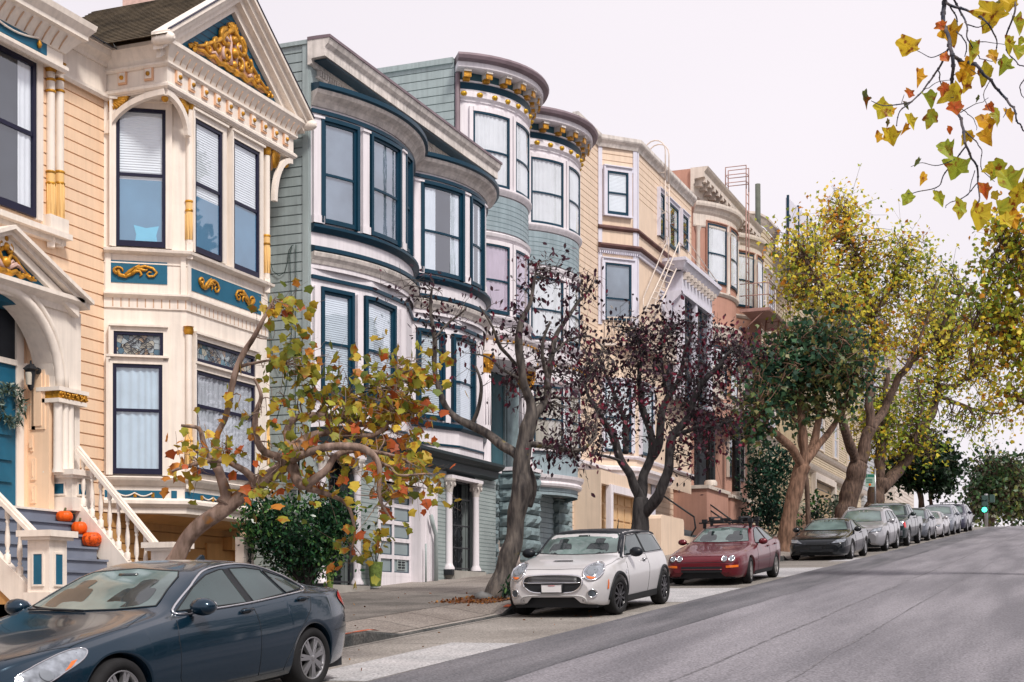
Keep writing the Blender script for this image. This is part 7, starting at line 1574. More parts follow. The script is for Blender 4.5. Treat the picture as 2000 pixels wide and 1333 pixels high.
def star(k=5, deep=.5, long=1.0):     # lobed plane leaf outline, stalk at origin, tip along +y
    pts = [(0, 0)]; tips = [(-.40, .06), (-.60, .50), (0, 1.0), (.60, .50), (.40, .06)]; notch = [(-.42, .30), (-.30, .66), (.30, .66), (.42, .30)]
    o = [(0, 0)]
    for i, tp in enumerate(tips):
        o.append((tp[0] * .93 - .05 * (1 if tp[0] < 0 else -1), tp[1] - .09)) if i in (1, 3) else None
        o.append(tp)
        if i < 4: o.append(notch[i])
    v = [(0, .42, .05)] + [(x, y, -.16 * (x * x) - .05 * y * y) for x, y in o]
    return np.array(v, float) * np.array([long, long, long]), [(0, i, i + 1) for i in range(1, len(v) - 1)] + [(0, len(v) - 1, 1)]
def oval(wd=.5):
    v = [(0, 0, 0), (-wd * .5, .35, -.06), (-wd * .38, .75, -.06), (0, 1, -.12), (wd * .38, .75, -.06), (wd * .5, .35, -.06)]
    return np.array(v, float), [(0, 5, 4), (0, 4, 3), (0, 3, 2), (0, 2, 1)]
def quad_leaf():
    v = [(0, 0, 0), (-.36, .5, -.08), (0, 1, -.05), (.36, .5, -.08)]; return np.array(v, float), [(0, 3, 2), (0, 2, 1)]
def lobe_small():
    v = [(0, 0, 0), (-.5, .3, -.08), (-.22, .55, 0), (0, 1, -.12), (.22, .55, 0), (.5, .3, -.08)]; return np.array(v, float), [(0, 5, 4), (0, 4, 3), (0, 3, 2), (0, 2, 1)]
def leaves(name, pos, size, pal, m, parent, shape, rng, down=.5, clus=.35, drift=.35, loc=None):
    """one foliage mesh; pal = [(weight, rgb)], colours vary in drifts through the crown"""
    n = len(pos)
    if n == 0: return None
    T, F = shape; k = len(T); P = np.array(pos, float); off = np.array(ORG[parent.name]) if parent is not None else np.zeros(3)
    y = rng.normal(size=(n, 3)); y[:, 2] -= down * 1.5; y /= np.linalg.norm(y, axis=1)[:, None]
    z = rng.normal(size=(n, 3)); z[:, 2] += .6; x = np.cross(y, z); x /= np.linalg.norm(x, axis=1)[:, None] + 1e-9; z = np.cross(x, y)
    s = size * rng.uniform(.65, 1.25, n)[:, None, None]
    V = P[:, None, :] + s * (T[None, :, 0:1] * x[:, None, :] * rng.uniform(.75, 1.1, n)[:, None, None] + T[None, :, 1:2] * y[:, None, :] + T[None, :, 2:3] * z[:, None, :] * rng.uniform(-1.2, 3, n)[:, None, None]) - off
    Fa = (np.array(F)[None] + (np.arange(n) * k)[:, None, None]).reshape(-1, 3)
    me = bpy.data.meshes.new(name); me.vertices.add(n * k); me.vertices.foreach_set('co', V.reshape(-1).astype('f'))
    nf = len(Fa); me.loops.add(nf * 3); me.loops.foreach_set('vertex_index', Fa.reshape(-1).astype('i')); me.polygons.add(nf)
    me.polygons.foreach_set('loop_start', (np.arange(nf) * 3).astype('i')); me.polygons.foreach_set('loop_total', np.full(nf, 3, 'i'))
    me.update(calc_edges=True); me.validate()
    w = np.array([p[0] for p in pal], float); w /= w.sum(); cs = np.cumsum(w); C = np.array([p[1] for p in pal])
    nv = np.array([noise.noise(Vector(p) * drift) for p in P[:, :]]) if n < 60000 else np.zeros(n)
    q = np.clip(.5 + nv * clus * 1.6 + rng.normal(size=n) * (.30 if clus < .9 else .15), 0, .999) if clus > 0 else rng.random(n); idx = np.searchsorted(cs, q); idx = np.clip(idx, 0, len(C) - 1)
    col = C[idx] * rng.uniform(.7, 1.25, n)[:, None]; col = np.repeat(col, k, axis=0); col = np.c_[col, np.ones(len(col))]
    at_ = me.color_attributes.new('Col', 'FLOAT_COLOR', 'POINT'); at_.data.foreach_set('color', col.reshape(-1).astype('f'))
    me.materials.append(m); o = bpy.data.objects.new(name, me); COL.objects.link(o)
    if parent is not None: o.parent = parent; ORG[o.name] = ORG[parent.name]
    return o
def crv(pts, k=5):
    """smooth 3-D curve through points (Vector, radius)"""
    n = len(pts); o = []
    for i in range(n - 1):
        p0, p1, p2, p3 = pts[max(i - 1, 0)], pts[i], pts[i + 1], pts[min(i + 2, n - 1)]
        for j in range(k):
            t = j / k; v = .5 * (2 * p1[0] + (p2[0] - p0[0]) * t + (2 * p0[0] - 5 * p1[0] + 4 * p2[0] - p3[0]) * t * t + (3 * p1[0] - p0[0] - 3 * p2[0] + p3[0]) * t ** 3)
            o.append((v, p1[1] + (p2[1] - p1[1]) * t))
    o.append(pts[-1]); return o
def tree(name, label, base, limbs, clumps, D0, wood, leafm, pal, shape, size, seed, group=None, dens=1.0, cat='tree', tw=.010, per=10, spread=.16, down=.5, clus=.35, drift=.35, trunk_name='trunk', dvar=1.0, gnarl=.03, sub=True, frac=.6, bare=0, root=None):
    """limbs: lists of (u, v, radius_m[, extra depth]); clumps: (u, v, ru, rv, twigs[, depth])"""
    rng = np.random.default_rng(seed); rnd = random.Random(seed)
    b = ray(*base, D0) if len(base) == 2 else Vector(base)
    rt = root or thing(name, label, cat, tuple(b), group); mb = MB(); nodes = []
    for L in limbs:
        pts = []; dd = 0
        for q in L:
            dd = q[3] if len(q) > 3 else dd; pts.append((ray(q[0], q[1], D0 + dd), q[2]))
        cv = crv(pts); P = []
        for i, (p, r) in enumerate(cv):
            j = Vector((noise.noise(p * 1.9), noise.noise(p * 1.9 + Vector((7, 0, 0))), noise.noise(p * 1.9 + Vector((0, 9, 0))))) * gnarl * min(1, i / 3)
            P.append(p + j)
        R_ = [r * (1 + .14 * noise.noise(p * 3.1)) for (_, r), p in zip(cv, P)]
        mb.tube(P, R_, 10 if max(R_) > .06 else 7)
        for p, (_, r) in zip(P, cv): nodes.append((p, r))
    base_r = max(r for _, r in nodes)
    cand = [(p, r) for p, r in nodes if r < base_r * frac] or nodes
    NP = np.array([tuple(p) for p, _ in cand]); pos = []; tmb = MB()
    for cl in clumps:
        u, v, ru, rv, n = cl[:5]; n = int(n * dens + .5); dep = cl[5] if len(cl) > 5 else 0
        for _ in range(n):
            while True:
                a, c, e = rng.uniform(-1, 1, 3)
                if a * a + c * c + e * e <= 1: break
            e3 = ray(u + a * ru, v + c * rv, D0 + dep + e * dvar * (ru + rv) / 2 * D0 / FPX)
            d = np.linalg.norm(NP - np.array(tuple(e3)), axis=1); o = np.argsort(d)[:3]; s3, sr = cand[int(o[rng.integers(0, min(3, len(o)))])]
            s3 = Vector(s3); L_ = (e3 - s3).length
            if L_ < .05: continue
            mid = s3.lerp(e3, .5) + Vector(rng.normal(size=3)) * L_ * .13 + Vector((0, 0, L_ * .05)); r0 = min(sr * .6, tw * (1.2 + L_ * .35))
            cv = crv([(s3, r0), (mid, r0 * .6), (e3, r0 * .28)], 4); tmb.tube([p for p, _ in cv], [r for _, r in cv], 4, 0, False)
            # short side shoots
            for _k in range(2):
                q = cv[rng.integers(3, len(cv))][0]; tip = q + Vector(rng.normal(size=3)) * spread * 1.1; tmb.tube([q, q.lerp(tip, .5) + Vector(rng.normal(size=3)) * .02, tip], [r0 * .4, r0 * .3, r0 * .2], 3, 0, False)
                if rng.random() > bare:
                    for __ in range(max(1, per // 4)): pos.append(tuple(tip + Vector(rng.normal(size=3)) * spread * .35))
            if rng.random() < bare: continue
            for __ in range(int(per * rng.uniform(.5, 1.3))):
                f = rng.uniform(.45, 1); q = cv[min(int(f * (len(cv) - 1) + .5), len(cv) - 1)][0]; pos.append(tuple(q + Vector(rng.normal(size=3)) * spread * (.4 + .6 * f)))
    mb.build(trunk_name, wood, rt)
    if tmb.f: tmb.build('branches', wood, rt)
    leaves('foliage', pos, size, pal, leafm, rt, shape, rng, down, clus, drift)
    return rt
LM1 = leafmat('plane_leaf', .5, .3, 9, (.33, .10, .012)); LM2 = leafmat('purple_leaf', .35, .12); LM3 = leafmat('green_leaf', .4, .22); LM4 = leafmat('glossy_leaf', .22, .1); LM5 = leafmat('far_leaf', .5, .5)
B1 = bark('plane_bark', (.13, .085, .06), (.30, .21, .17), (.33, .13, .012, .60)); B2 = bark('grey_bark', (.035, .03, .03), (.135, .115, .10), (.16, .13, .03, .66)); B3 = bark('dark_bark', (.018, .016, .017), (.065, .06, .06), (.10, .09, .03, .68)); B4 = bark('warm_bark', (.10, .055, .035), (.26, .15, .10)); B5 = bark('brown_bark', (.05, .03, .022), (.15, .095, .07), (.16, .11, .03, .64))
AUT = [(3, (.12, .16, .03)), (5, (.30, .30, .04)), (4, (.50, .36, .04)), (2, (.55, .22, .04)), (1, (.45, .10, .03))]
# leaning plane tree behind the dark blue saloon
tree('plane_tree', 'leaning plane tree with lichened limbs and orange green leaves rising behind the blue saloon', (285, 1285), [
    [(278, 1300, .16), (295, 1190, .13), (342, 1090, .098), (390, 1035, .092), (437, 988, .09), (480, 962, .074), (530, 930, .074, .1), (556, 905, .076, .2), (568, 880, .06, .3)],
    [(436, 985, .09), (432, 950, .062), (428, 912, .05)], [(430, 930, .035), (400, 880, .03), (390, 845, .022), (360, 830, .014)], [(428, 915, .03), (425, 870, .035), (438, 820, .034), (452, 735, .034, -.1), (472, 683, .03, -.1), (504, 642, .024, -.2), (522, 618, .018, -.2), (540, 590, .01, -.2)], [(462, 720, .02), (490, 715, .016), (530, 700, .012), (560, 705, .008)],
    [(500, 950, .05), (455, 905, .03, -.3), (400, 900, .028, -.4), (360, 915, .02, -.5), (335, 925, .012)], [(556, 905, .05), (520, 880, .04, -.2), (500, 820, .03, -.4), (505, 780, .02, -.5), (490, 740, .012)],
    [(565, 885, .06), (568, 830, .042, .4), (590, 815, .038, .5), (630, 815, .034, .6), (680, 820, .032, .7), (725, 822, .028, .8), (762, 812, .022, .9), (790, 780, .014, 1), (800, 740, .008, 1)],
    [(568, 885, .06), (600, 862, .05, .2), (640, 852, .04, .2), (687, 854, .036, .3), (730, 850, .03, .4), (765, 815, .02, .5), (775, 760, .014, .5), (772, 700, .008, .5)],
    [(560, 905, .065), (590, 890, .05, -.2), (640, 872, .045, -.3), (695, 876, .04, -.4), (730, 897, .034, -.4), (742, 940, .028, -.4), (750, 985, .018, -.4), (762, 1020, .01, -.4)],
    [(562, 900, .07), (572, 935, .06, 0), (600, 955, .055, -.1), (640, 925, .04, -.2), (660, 890, .035, -.2), (710, 880, .024, -.2), (760, 890, .016, -.2), (800, 905, .01)], [(600, 955, .04), (640, 968, .028, .1), (680, 990, .022, .2), (690, 1030, .016, .2), (685, 1070, .01, .2)],
    [(730, 897, .02), (780, 920, .015, -.5), (830, 930, .009, -.6)]],
    [(740, 740, 90, 60, 36, .6), (800, 800, 60, 60, 30, .6), (680, 760, 70, 50, 18, .4), (830, 730, 35, 50, 14, .7), (780, 900, 70, 50, 26, 0), (830, 950, 35, 30, 10, -.3), (700, 830, 80, 60, 22, .2), (620, 720, 60, 40, 10, .3), (560, 600, 45, 30, 9, -.2), (560, 690, 50, 50, 10, -.2), (590, 800, 60, 60, 12, .3), (500, 800, 50, 50, 7, -.4), (380, 900, 50, 40, 10, -.4), (430, 870, 50, 50, 7, -.2), (620, 930, 70, 50, 13, 0), (700, 1080, 25, 30, 5, .2), (560, 870, 60, 60, 10, -.2), (740, 970, 50, 40, 9, -.3), (480, 950, 40, 30, 4, -.3)],
    16.0, B1, LM1, AUT, star(), .11, 11, tw=.008, per=6, spread=.17, clus=.25, drift=.8, gnarl=.10, group='trees along the pavement', down=.7, frac=.8, bare=.2, dens=.75)
PUR = [(5, (.020, .009, .015)), (4, (.055, .022, .036)), (3, (.11, .014, .03)), (1, (.16, .012, .03)), (1, (.05, .04, .045))]
tree('purple_leaved_tree', 'purple leaved tree with knotted grey trunk standing beside the silver hatchback', (972, 1170), [
    [(965, 1185, .28), (972, 1160, .22), (988, 1110, .17), (1003, 1045, .155), (1014, 985, .155), (1020, 955, .18), (1021, 925, .15), (1022, 880, .145), (1029, 840, .13), (1037, 815, .115), (1034, 785, .085), (1022, 742, .075, -.2), (1014, 700, .07, -.3), (1010, 660, .06, -.4), (1020, 622, .045, -.4), (1038, 592, .035, -.4), (1046, 555, .025, -.4), (1050, 515, .014, -.4)],
    [(1034, 990, .05, .1), (1040, 950, .075, .15), (1036, 920, .06, .1), (1025, 895, .06)],
    [(1018, 905, .07), (1008, 888, .085, .1), (978, 866, .08, .3), (948, 842, .075, .5), (918, 828, .07, .6), (893, 815, .06, .7), (872, 795, .055, .7), (858, 760, .05, .6), (846, 705, .045, .5), (850, 650, .04, .4), (838, 605, .03, .4), (842, 560, .018, .3)], [(922, 828, .04, .6), (934, 790, .035, .5), (938, 750, .03, .4), (930, 715, .02, .4)],
    [(1037, 815, .09), (1056, 798, .075, .1), (1068, 772, .065, .2), (1071, 738, .058, .3), (1080, 690, .05, .4), (1096, 642, .04, .5), (1120, 602, .03, .6), (1150, 565, .018, .7)], [(1070, 760, .04), (1062, 720, .035, -.2), (1058, 680, .028, -.4), (1075, 630, .02, -.5)],
    [(1033, 868, .06), (1075, 871, .045, -.3), (1110, 880, .038, -.5), (1140, 876, .03, -.6), (1165, 850, .018, -.6)], [(1012, 715, .03), (980, 680, .03, -.6), (962, 640, .02, -.8), (940, 600, .012, -1)], [(1014, 740, .03), (985, 725, .028, .5), (960, 700, .02, .8), (930, 690, .012, 1)], [(850, 660, .02), (880, 625, .018, .2), (910, 600, .012, 0)], [(1080, 690, .03), (1110, 665, .025, .3), (1150, 660, .02, .5), (1190, 690, .012, .6)]],
    [(1060, 540, 60, 45, 22, -.2), (1130, 560, 40, 40, 14, .5), (980, 640, 50, 60, 14, -.6), (1080, 640, 70, 50, 22, .2), (1120, 720, 60, 60, 24, .5), (880, 620, 60, 60, 10, .4), (830, 600, 50, 50, 8, .3), (910, 700, 50, 50, 10, .8), (1100, 880, 55, 45, 30, -.5), (1140, 800, 40, 50, 24, 0), (1020, 720, 60, 60, 18, .3), (990, 750, 40, 40, 10, .4), (800, 560, 60, 40, 6, .3), (1060, 790, 50, 50, 12, .3)],
    24.9, B2, LM2, PUR, oval(.55), .095, 21, tw=.009, per=9, spread=.17, clus=.3, drift=.7, gnarl=.05, group='trees along the pavement', down=.9, frac=.6, bare=.2, dens=.9)
tree('purple_leaved_tree', 'dark crowned purple tree with forked trunk standing between the silver hatchback and the maroon saloon', (1246, 1085), [
    [(1240, 1100, .27), (1246, 1045, .20), (1252, 1005, .185), (1252, 975, .16)], [(1252, 978, .12), (1234, 937, .10, -.2), (1216, 905, .095, -.4), (1202, 868, .085, -.5), (1188, 838, .08, -.6), (1173, 808, .06, -.8), (1150, 780, .04, -1), (1140, 740, .02, -1)], [(1222, 885, .07, -.3), (1219, 835, .065, 0), (1210, 795, .05, .2), (1190, 745, .035, .3), (1170, 700, .02, .3)],
    [(1252, 980, .12), (1258, 932, .10, .2), (1271, 892, .09, .3), (1268, 843, .075, .3), (1252, 787, .075, .2), (1248, 742, .05, .1), (1255, 690, .035, 0), (1240, 640, .02, 0)], [(1268, 900, .08, .3), (1280, 880, .09, .4), (1290, 825, .085, .6), (1305, 776, .07, .8), (1331, 735, .06, 1), (1337, 694, .045, 1), (1352, 640, .025, 1)],
    [(1256, 1005, .13), (1275, 985, .12, -.2), (1292, 958, .11, -.4), (1304, 918, .105, -.5), (1311, 859, .095, -.5), (1342, 817, .085, -.6), (1353, 780, .08, -.8), (1380, 742, .06, -1), (1406, 712, .045, -1.2), (1430, 680, .02, -1.3)], [(1320, 850, .06, -.5), (1360, 838, .05, -.9), (1400, 832, .035, -1.2), (1430, 820, .02, -1.3)], [(1300, 770, .04, .8), (1290, 700, .03, .6), (1300, 640, .02, .4)], [(1220, 905, .03, -.4), (1190, 892, .03, -.8), (1150, 888, .018, -1)]],
    [(1290, 700, 100, 85, 95, 0), (1200, 740, 80, 80, 60, -.3), (1390, 700, 75, 70, 60, -.6), (1300, 800, 120, 70, 50, 0), (1180, 830, 50, 60, 28, -.8), (1400, 820, 60, 60, 42, -1), (1350, 880, 50, 50, 20, -.6), (1130, 740, 40, 60, 20, -.8), (1320, 630, 90, 30, 26, .2), (1460, 700, 35, 50, 20, -1.2), (1220, 650, 60, 40, 22, 0)],
    32.3, B3, LM2, PUR, oval(.6), .105, 31, tw=.009, per=9, spread=.24, clus=.3, drift=.5, gnarl=.06, group='trees along the pavement', down=.8, frac=.55, bare=.12, dens=1.05)
GRN = [(4, (.022, .065, .040)), (4, (.045, .11, .05)), (2, (.11, .15, .05)), (1, (.20, .18, .06))]
tree('maple_tree', 'dark green maple with a warm brown leaning trunk behind the maroon and black cars', (1534, 1075), [
    [(1530, 1085, .30), (1535, 1050, .26), (1543, 1005, .25), (1556, 945, .25), (1569, 908, .24)], [(1566, 915, .16), (1551, 882, .14, -.4), (1521, 852, .12, -.8), (1496, 832, .09, -1), (1475, 800, .05, -1.2)], [(1569, 912, .17), (1572, 880, .15), (1568, 840, .13), (1563, 800, .11, .2), (1560, 755, .08, .3), (1545, 710, .05)],
    [(1572, 905, .15), (1585, 880, .14, .3), (1594, 845, .12, .4), (1599, 800, .1, .4), (1591, 760, .08, .4), (1605, 710, .05)], [(1574, 902, .14), (1600, 868, .11, .2), (1627, 832, .09, .4), (1645, 800, .07), (1660, 755, .05)], [(1560, 830, .05), (1535, 800, .045, .5), (1520, 760, .03)]],
    [(1580, 700, 115, 55, 170, 0), (1510, 720, 60, 60, 70, -.5), (1650, 720, 55, 60, 60, .3), (1480, 790, 50, 55, 55, -.9), (1600, 640, 90, 30, 50, .2), (1470, 850, 30, 30, 12, -1), (1600, 790, 90, 30, 40, .5)],
    46.8, B4, LM3, GRN, lobe_small(), .20, 41, tw=.02, per=10, spread=.30, clus=.5, drift=.35, gnarl=.05, group='trees along the pavement', frac=.6)
tree('young_street_tree', 'slim young tree with a thin bare trunk just right of the leaning maple', (1579, 1035), [[(1580, 1040, .10), (1578, 985, .09), (1575, 940, .09), (1570, 905, .07), (1560, 850, .05), (1570, 800, .03)]], [(1560, 800, 35, 50, 14)], 52, B5, LM3, GRN, lobe_small(), .2, 43, tw=.02, per=10, spread=.25, frac=1.1, group='trees along the pavement')
YEL = [(2, (.13, .19, .03)), (5, (.46, .52, .07)), (6, (.82, .70, .09)), (2, (.88, .58, .07)), (1, (.55, .22, .03))]
tree('yellow_plane_tree', 'large yellow leaved plane tree with a forked trunk behind the silver grey crossover', (1656, 1010), [
    [(1648, 1020, .42), (1655, 985, .38), (1668, 945, .37), (1678, 905, .36)], [(1674, 912, .2), (1662, 872, .19, -.5), (1651, 838, .17, -1), (1640, 790, .12, -1.5), (1630, 720, .08, -2), (1600, 640, .05, -2)], [(1680, 905, .26), (1692, 862, .24), (1700, 835, .22)], [(1700, 838, .18), (1698, 780, .16), (1704, 700, .15, .5), (1705, 631, .13, .8), (1689, 544, .10, 1), (1664, 474, .07, 1), (1650, 420, .03, 1)],
    [(1698, 845, .18), (1725, 805, .17, 1), (1740, 770, .15, 1.2), (1763, 728, .14, 1.4), (1813, 676, .11, 1.6), (1854, 614, .08, 1.8), (1880, 560, .04, 2)], [(1704, 690, .08), (1660, 620, .07, -1), (1610, 560, .05, -2), (1570, 500, .03, -2)], [(1705, 620, .07), (1740, 560, .06, 1), (1760, 500, .04, 1.5), (1780, 450, .02)], [(1763, 728, .06), (1800, 650, .05, 0), (1830, 560, .03, 0)]],
    [(1640, 420, 50, 50, 55, 1), (1560, 480, 65, 60, 95, -1.5), (1660, 500, 90, 65, 130, .5), (1760, 500, 80, 55, 80, 1), (1600, 580, 95, 60, 140, -1), (1720, 590, 100, 60, 140, .5), (1830, 560, 70, 60, 80, 1.5), (1680, 680, 90, 50, 90, 0), (1800, 660, 80, 50, 75, 1), (1540, 560, 40, 50, 40, -2), (1640, 390, 35, 25, 14, 1)],
    58, B5, LM5, YEL, lobe_small(), .18, 51, tw=.020, per=9, spread=.42, clus=.25, drift=.3, gnarl=.10, group='yellow plane trees', frac=.5, dens=.75)
tree('yellow_plane_tree', 'second yellow plane tree, its long limb slanting right above the dark pickup truck', (1712, 985), [
    [(1705, 995, .42), (1711, 970, .40), (1718, 935, .36)], [(1716, 945, .28), (1719, 900, .26), (1722, 850, .2), (1728, 790, .14), (1735, 720, .08)], [(1722, 955, .3), (1742, 930, .29, .5), (1763, 908, .27, 1), (1785, 866, .25, 1.5), (1812, 822, .22, 2), (1830, 777, .2, 2.5), (1832, 740, .14, 2.5), (1840, 690, .08, 3)], [(1829, 768, .14, 2.5), (1870, 748, .12, 3), (1908, 734, .09, 3.5), (1935, 742, .05, 4)], [(1835, 775, .1, 2.5), (1890, 795, .08, 3), (1940, 808, .05, 3.5), (1985, 800, .03, 4)], [(1785, 866, .08), (1800, 800, .06), (1790, 740, .04)]],
    [(1760, 780, 90, 60, 110, 1), (1850, 720, 80, 60, 90, 2.5), (1900, 640, 70, 70, 80, 3), (1700, 850, 60, 50, 60, 0), (1780, 870, 80, 40, 60, 1.5), (1930, 760, 55, 50, 34, 3.5), (1880, 840, 60, 40, 26, 3), (1950, 840, 40, 50, 12, 3.5), (1820, 600, 60, 50, 50, 2), (1730, 820, 80, 40, 50, 0)],
    68, B5, LM5, [(3, (.16, .26, .04)), (5, (.38, .46, .06)), (5, (.66, .56, .05)), (2, (.75, .46, .04))], lobe_small(), .20, 61, tw=.024, per=9, spread=.5, clus=.25, drift=.2, gnarl=.12, group='yellow plane trees', frac=.5, dens=.75)
tree('round_tree', 'small dark green round headed tree behind the row of parked cars', (1795, 985), [[(1800, 992, .16), (1798, 968, .15), (1792, 950, .14), (1778, 935, .1), (1765, 915, .06)], [(1794, 952, .12), (1802, 935, .1), (1815, 915, .07)], [(1820, 990, .1), (1817, 965, .1), (1820, 945, .08), (1835, 920, .05)]],
     [(1810, 900, 58, 50, 170), (1840, 920, 35, 35, 60), (1770, 915, 35, 30, 50)], 80, B5, LM3, [(5, (.010, .028, .012)), (4, (.02, .05, .018)), (2, (.05, .08, .02))], lobe_small(), .30, 71, tw=.03, per=16, spread=.35, clus=.4, group='trees along the pavement')
tree('hill_tree', 'broad dark green tree with greyish bare underside beyond the crest at the far right', (1945, 1040), [[(1930, 1045, .6), (1935, 1005, .5), (1950, 985, .4), (1975, 970, .3), (1995, 960, .2)], [(1934, 1010, .4), (1930, 975, .3), (1925, 945, .2)], [(1960, 980, .3), (1975, 950, .2), (1990, 920, .1)]],
     [(1942, 922, 38, 32, 220, 0), (1912, 975, 26, 42, 160, 0), (1960, 965, 50, 45, 190, 1), (1990, 945, 32, 32, 90, 2), (1985, 1000, 50, 26, 90, 2), (2045, 965, 45, 50, 110, 3)], 140, B5, LM3, [(4, (.03, .07, .03)), (4, (.06, .12, .04)), (3, (.15, .15, .09)), (1, (.20, .22, .06))], quad_leaf(), .45, 81, tw=.05, per=9, spread=.85, clus=.5, drift=.12, dens=.7)
# plane tree across the street: crown edge reaches in from the right, one branch hangs close to the camera
tr_ = tree('roadside_plane_tree', 'plane tree whose golden crown edge fills the right border of the picture', (2120, 1180), [[(2120, 1190, .3), (2110, 900, .25), (2090, 700, .2), (2060, 560, .12), (2000, 500, .05), (1950, 470, .02)], [(2095, 760, .13), (2040, 700, .09), (1970, 660, .05), (1900, 640, .025)], [(2100, 820, .12), (2040, 800, .06), (1960, 770, .03)]],
     [(1990, 460, 60, 50, 46, 0), (1985, 560, 75, 50, 60, 0), (1960, 620, 70, 45, 46, 0), (1990, 690, 60, 50, 46, 0), (1930, 560, 50, 40, 20, 0), (1995, 770, 45, 40, 22, 0), (1970, 420, 40, 25, 9, 0), (2060, 600, 60, 150, 60, 0)], 30, B5, LM1, [(3, (.18, .28, .04)), (5, (.45, .50, .05)), (5, (.75, .60, .05)), (3, (.58, .26, .03))], star(), .105, 91, tw=.010, per=11, spread=.24, clus=.4, drift=.5, gnarl=.06, frac=.6)
fb = thing('hanging_branch', 'thin bluish plane branch with large yellow leaves hanging close at upper right', 'branch', tuple(ray(1850, 0, 8.5)))
mbr = MB(); DB = 8.5
def lim(pts, r0, r1):
    n = len(pts); P = crv([(ray(1640 + x / 2.897, y / 2.897, DB + .15 * math.sin(i * 1.3 + x * .01)), r0 + (r1 - r0) * i / (n - 1)) for i, (x, y) in enumerate(pts)], 5)
    Q = [p + Vector((noise.noise(p * 9), noise.noise(p * 9 + Vector((5, 0, 0))), noise.noise(p * 9 + Vector((0, 5, 0))))) * .012 for p, _ in P]; mbr.tube(Q, [r for _, r in P], 6)
    for k in range(3, len(Q), 3):       # buds
        mbr.ball(Q[k], P[k][1] * 1.5, 6)
LB = [([(600, -60), (600, 0), (590, 100), (620, 250), (642, 350), (632, 470), (660, 600), (700, 730), (715, 830), (770, 940), (790, 1040), (785, 1150)], .014, .004), ([(610, 280), (565, 370), (520, 450), (480, 505), (420, 560), (345, 630), (320, 710)], .007, .003), ([(400, 575), (270, 600), (180, 570)], .004, .002), ([(612, 20), (740, 75), (830, 120), (880, 210), (885, 290)], .008, .003), ([(640, -30), (680, 70), (720, 145), (730, 225), (790, 330)], .007, .003), ([(630, 30), (665, 110), (665, 180), (720, 240), (710, 320)], .005, .003),
      ([(642, 320), (700, 355), (780, 370), (850, 460), (930, 550), (990, 620), (1000, 680), (1045, 745)], .011, .004), ([(715, 830), (650, 910), (590, 1000), (540, 1068), (430, 1082), (380, 1100)], .005, .002), ([(785, 1040), (710, 1110), (620, 1150), (600, 1180)], .004, .002), ([(612, 285), (520, 322), (440, 290)], .003, .002), ([(650, 905), (560, 935), (470, 920), (400, 945)], .003, .0015), ([(560, 400), (570, 470), (600, 540), (640, 560)], .004, .002),
      ([(720, 145), (790, 150), (850, 130)], .004, .002), ([(660, 600), (720, 640), (770, 700), (775, 730)], .003, .0015), ([(700, 730), (760, 790), (800, 850), (800, 940), (880, 1030)], .004, .002), ([(850, 460), (820, 520), (830, 600), (870, 640)], .003, .0015), ([(1000, 0), (985, 70), (950, 180), (945, 280), (1000, 350), (1045, 380)], .006, .003), ([(1045, 440), (1020, 500), (1045, 560)], .004, .002), ([(640, 420), (720, 400), (800, 420)], .003, .0015), ([(940, 610), (930, 660)], .003, .002), ([(690, 640), (760, 600), (840, 560)], .003, .0015), ([(480, 505), (560, 470), (640, 450)], .0025, .0015), ([(350, 580), (365, 530)], .002, .0015), ([(760, 960), (740, 1060), (710, 1110)], .003, .0015), ([(540, 1068), (560, 1100)], .002, .001), ([(770, 230), (850, 240), (940, 250)], .003, .0015), ([(790, 330), (860, 350), (930, 320)], .003, .0015)]
for p_, a_, b_ in LB: lim(p_, a_, b_)
mbr.build('stem', bark('blue_twig_bark', (.025, .035, .06), (.12, .10, .10)), fb)
LEAF = [(380, 275, 115, 0), (440, 440, 100, 1), (390, 535, 60, 3), (140, 565, 90, 4), (235, 630, 110, 2), (290, 632, 50, 1), (500, 570, 95, 5), (515, 675, 110, 5), (400, 690, 85, 2), (365, 730, 60, 1), (290, 780, 105, 2), (215, 780, 75, 1), (270, 700, 50, 4), (605, 850, 115, 5), (660, 960, 120, 5), (435, 925, 60, 4), (470, 1010, 75, 1), (380, 1130, 85, 5), (565, 1130, 100, 5), (625, 740, 45, 3), (590, 510, 75, 3), (655, 535, 110, 2), (650, 620, 85, 3), (625, 200, 120, 1), (600, 330, 60, 3), (740, 300, 120, 5), (725, 400, 130, 1), (715, 480, 110, 0), (830, 430, 110, 2), (870, 320, 75, 1), (860, 90, 140, 0), (900, 60, 90, 4), (830, 150, 100, 2), (960, 30, 90, 0), (1000, 150, 120, 5), (960, 255, 95, 2), (930, 370, 95, 5), (1005, 300, 80, 5), (855, 610, 60, 3), (830, 700, 120, 1), (890, 665, 100, 5), (960, 655, 80, 1), (830, 780, 90, 1), (700, 780, 75, 2), (740, 780, 60, 1), (822, 1080, 85, 3), (890, 960, 110, 5), (960, 1030, 150, 5), (1010, 1110, 130, 2), (680, 1190, 110, 5), (790, 1230, 150, 2), (900, 1200, 120, 5), (960, 1180, 100, 1), (880, 1110, 65, 2), (1030, 1060, 110, 5), (850, 960, 60, 2), (980, 1240, 100, 1), (940, 1260, 90, 2), (575, 150, 60, 3), (690, 440, 70, 1), (780, 560, 40, 4), (380, 600, 55, 4), (1020, 240, 60, 5), (640, 590, 60, 2)]
LC = [(.75, .50, .03), (.72, .36, .02), (.62, .50, .04), (.55, .08, .02), (.10, .12, .06), (.36, .42, .04)]
T_, F_l = star(); rs_ = random.Random(4); lv = MB(); lcol = []
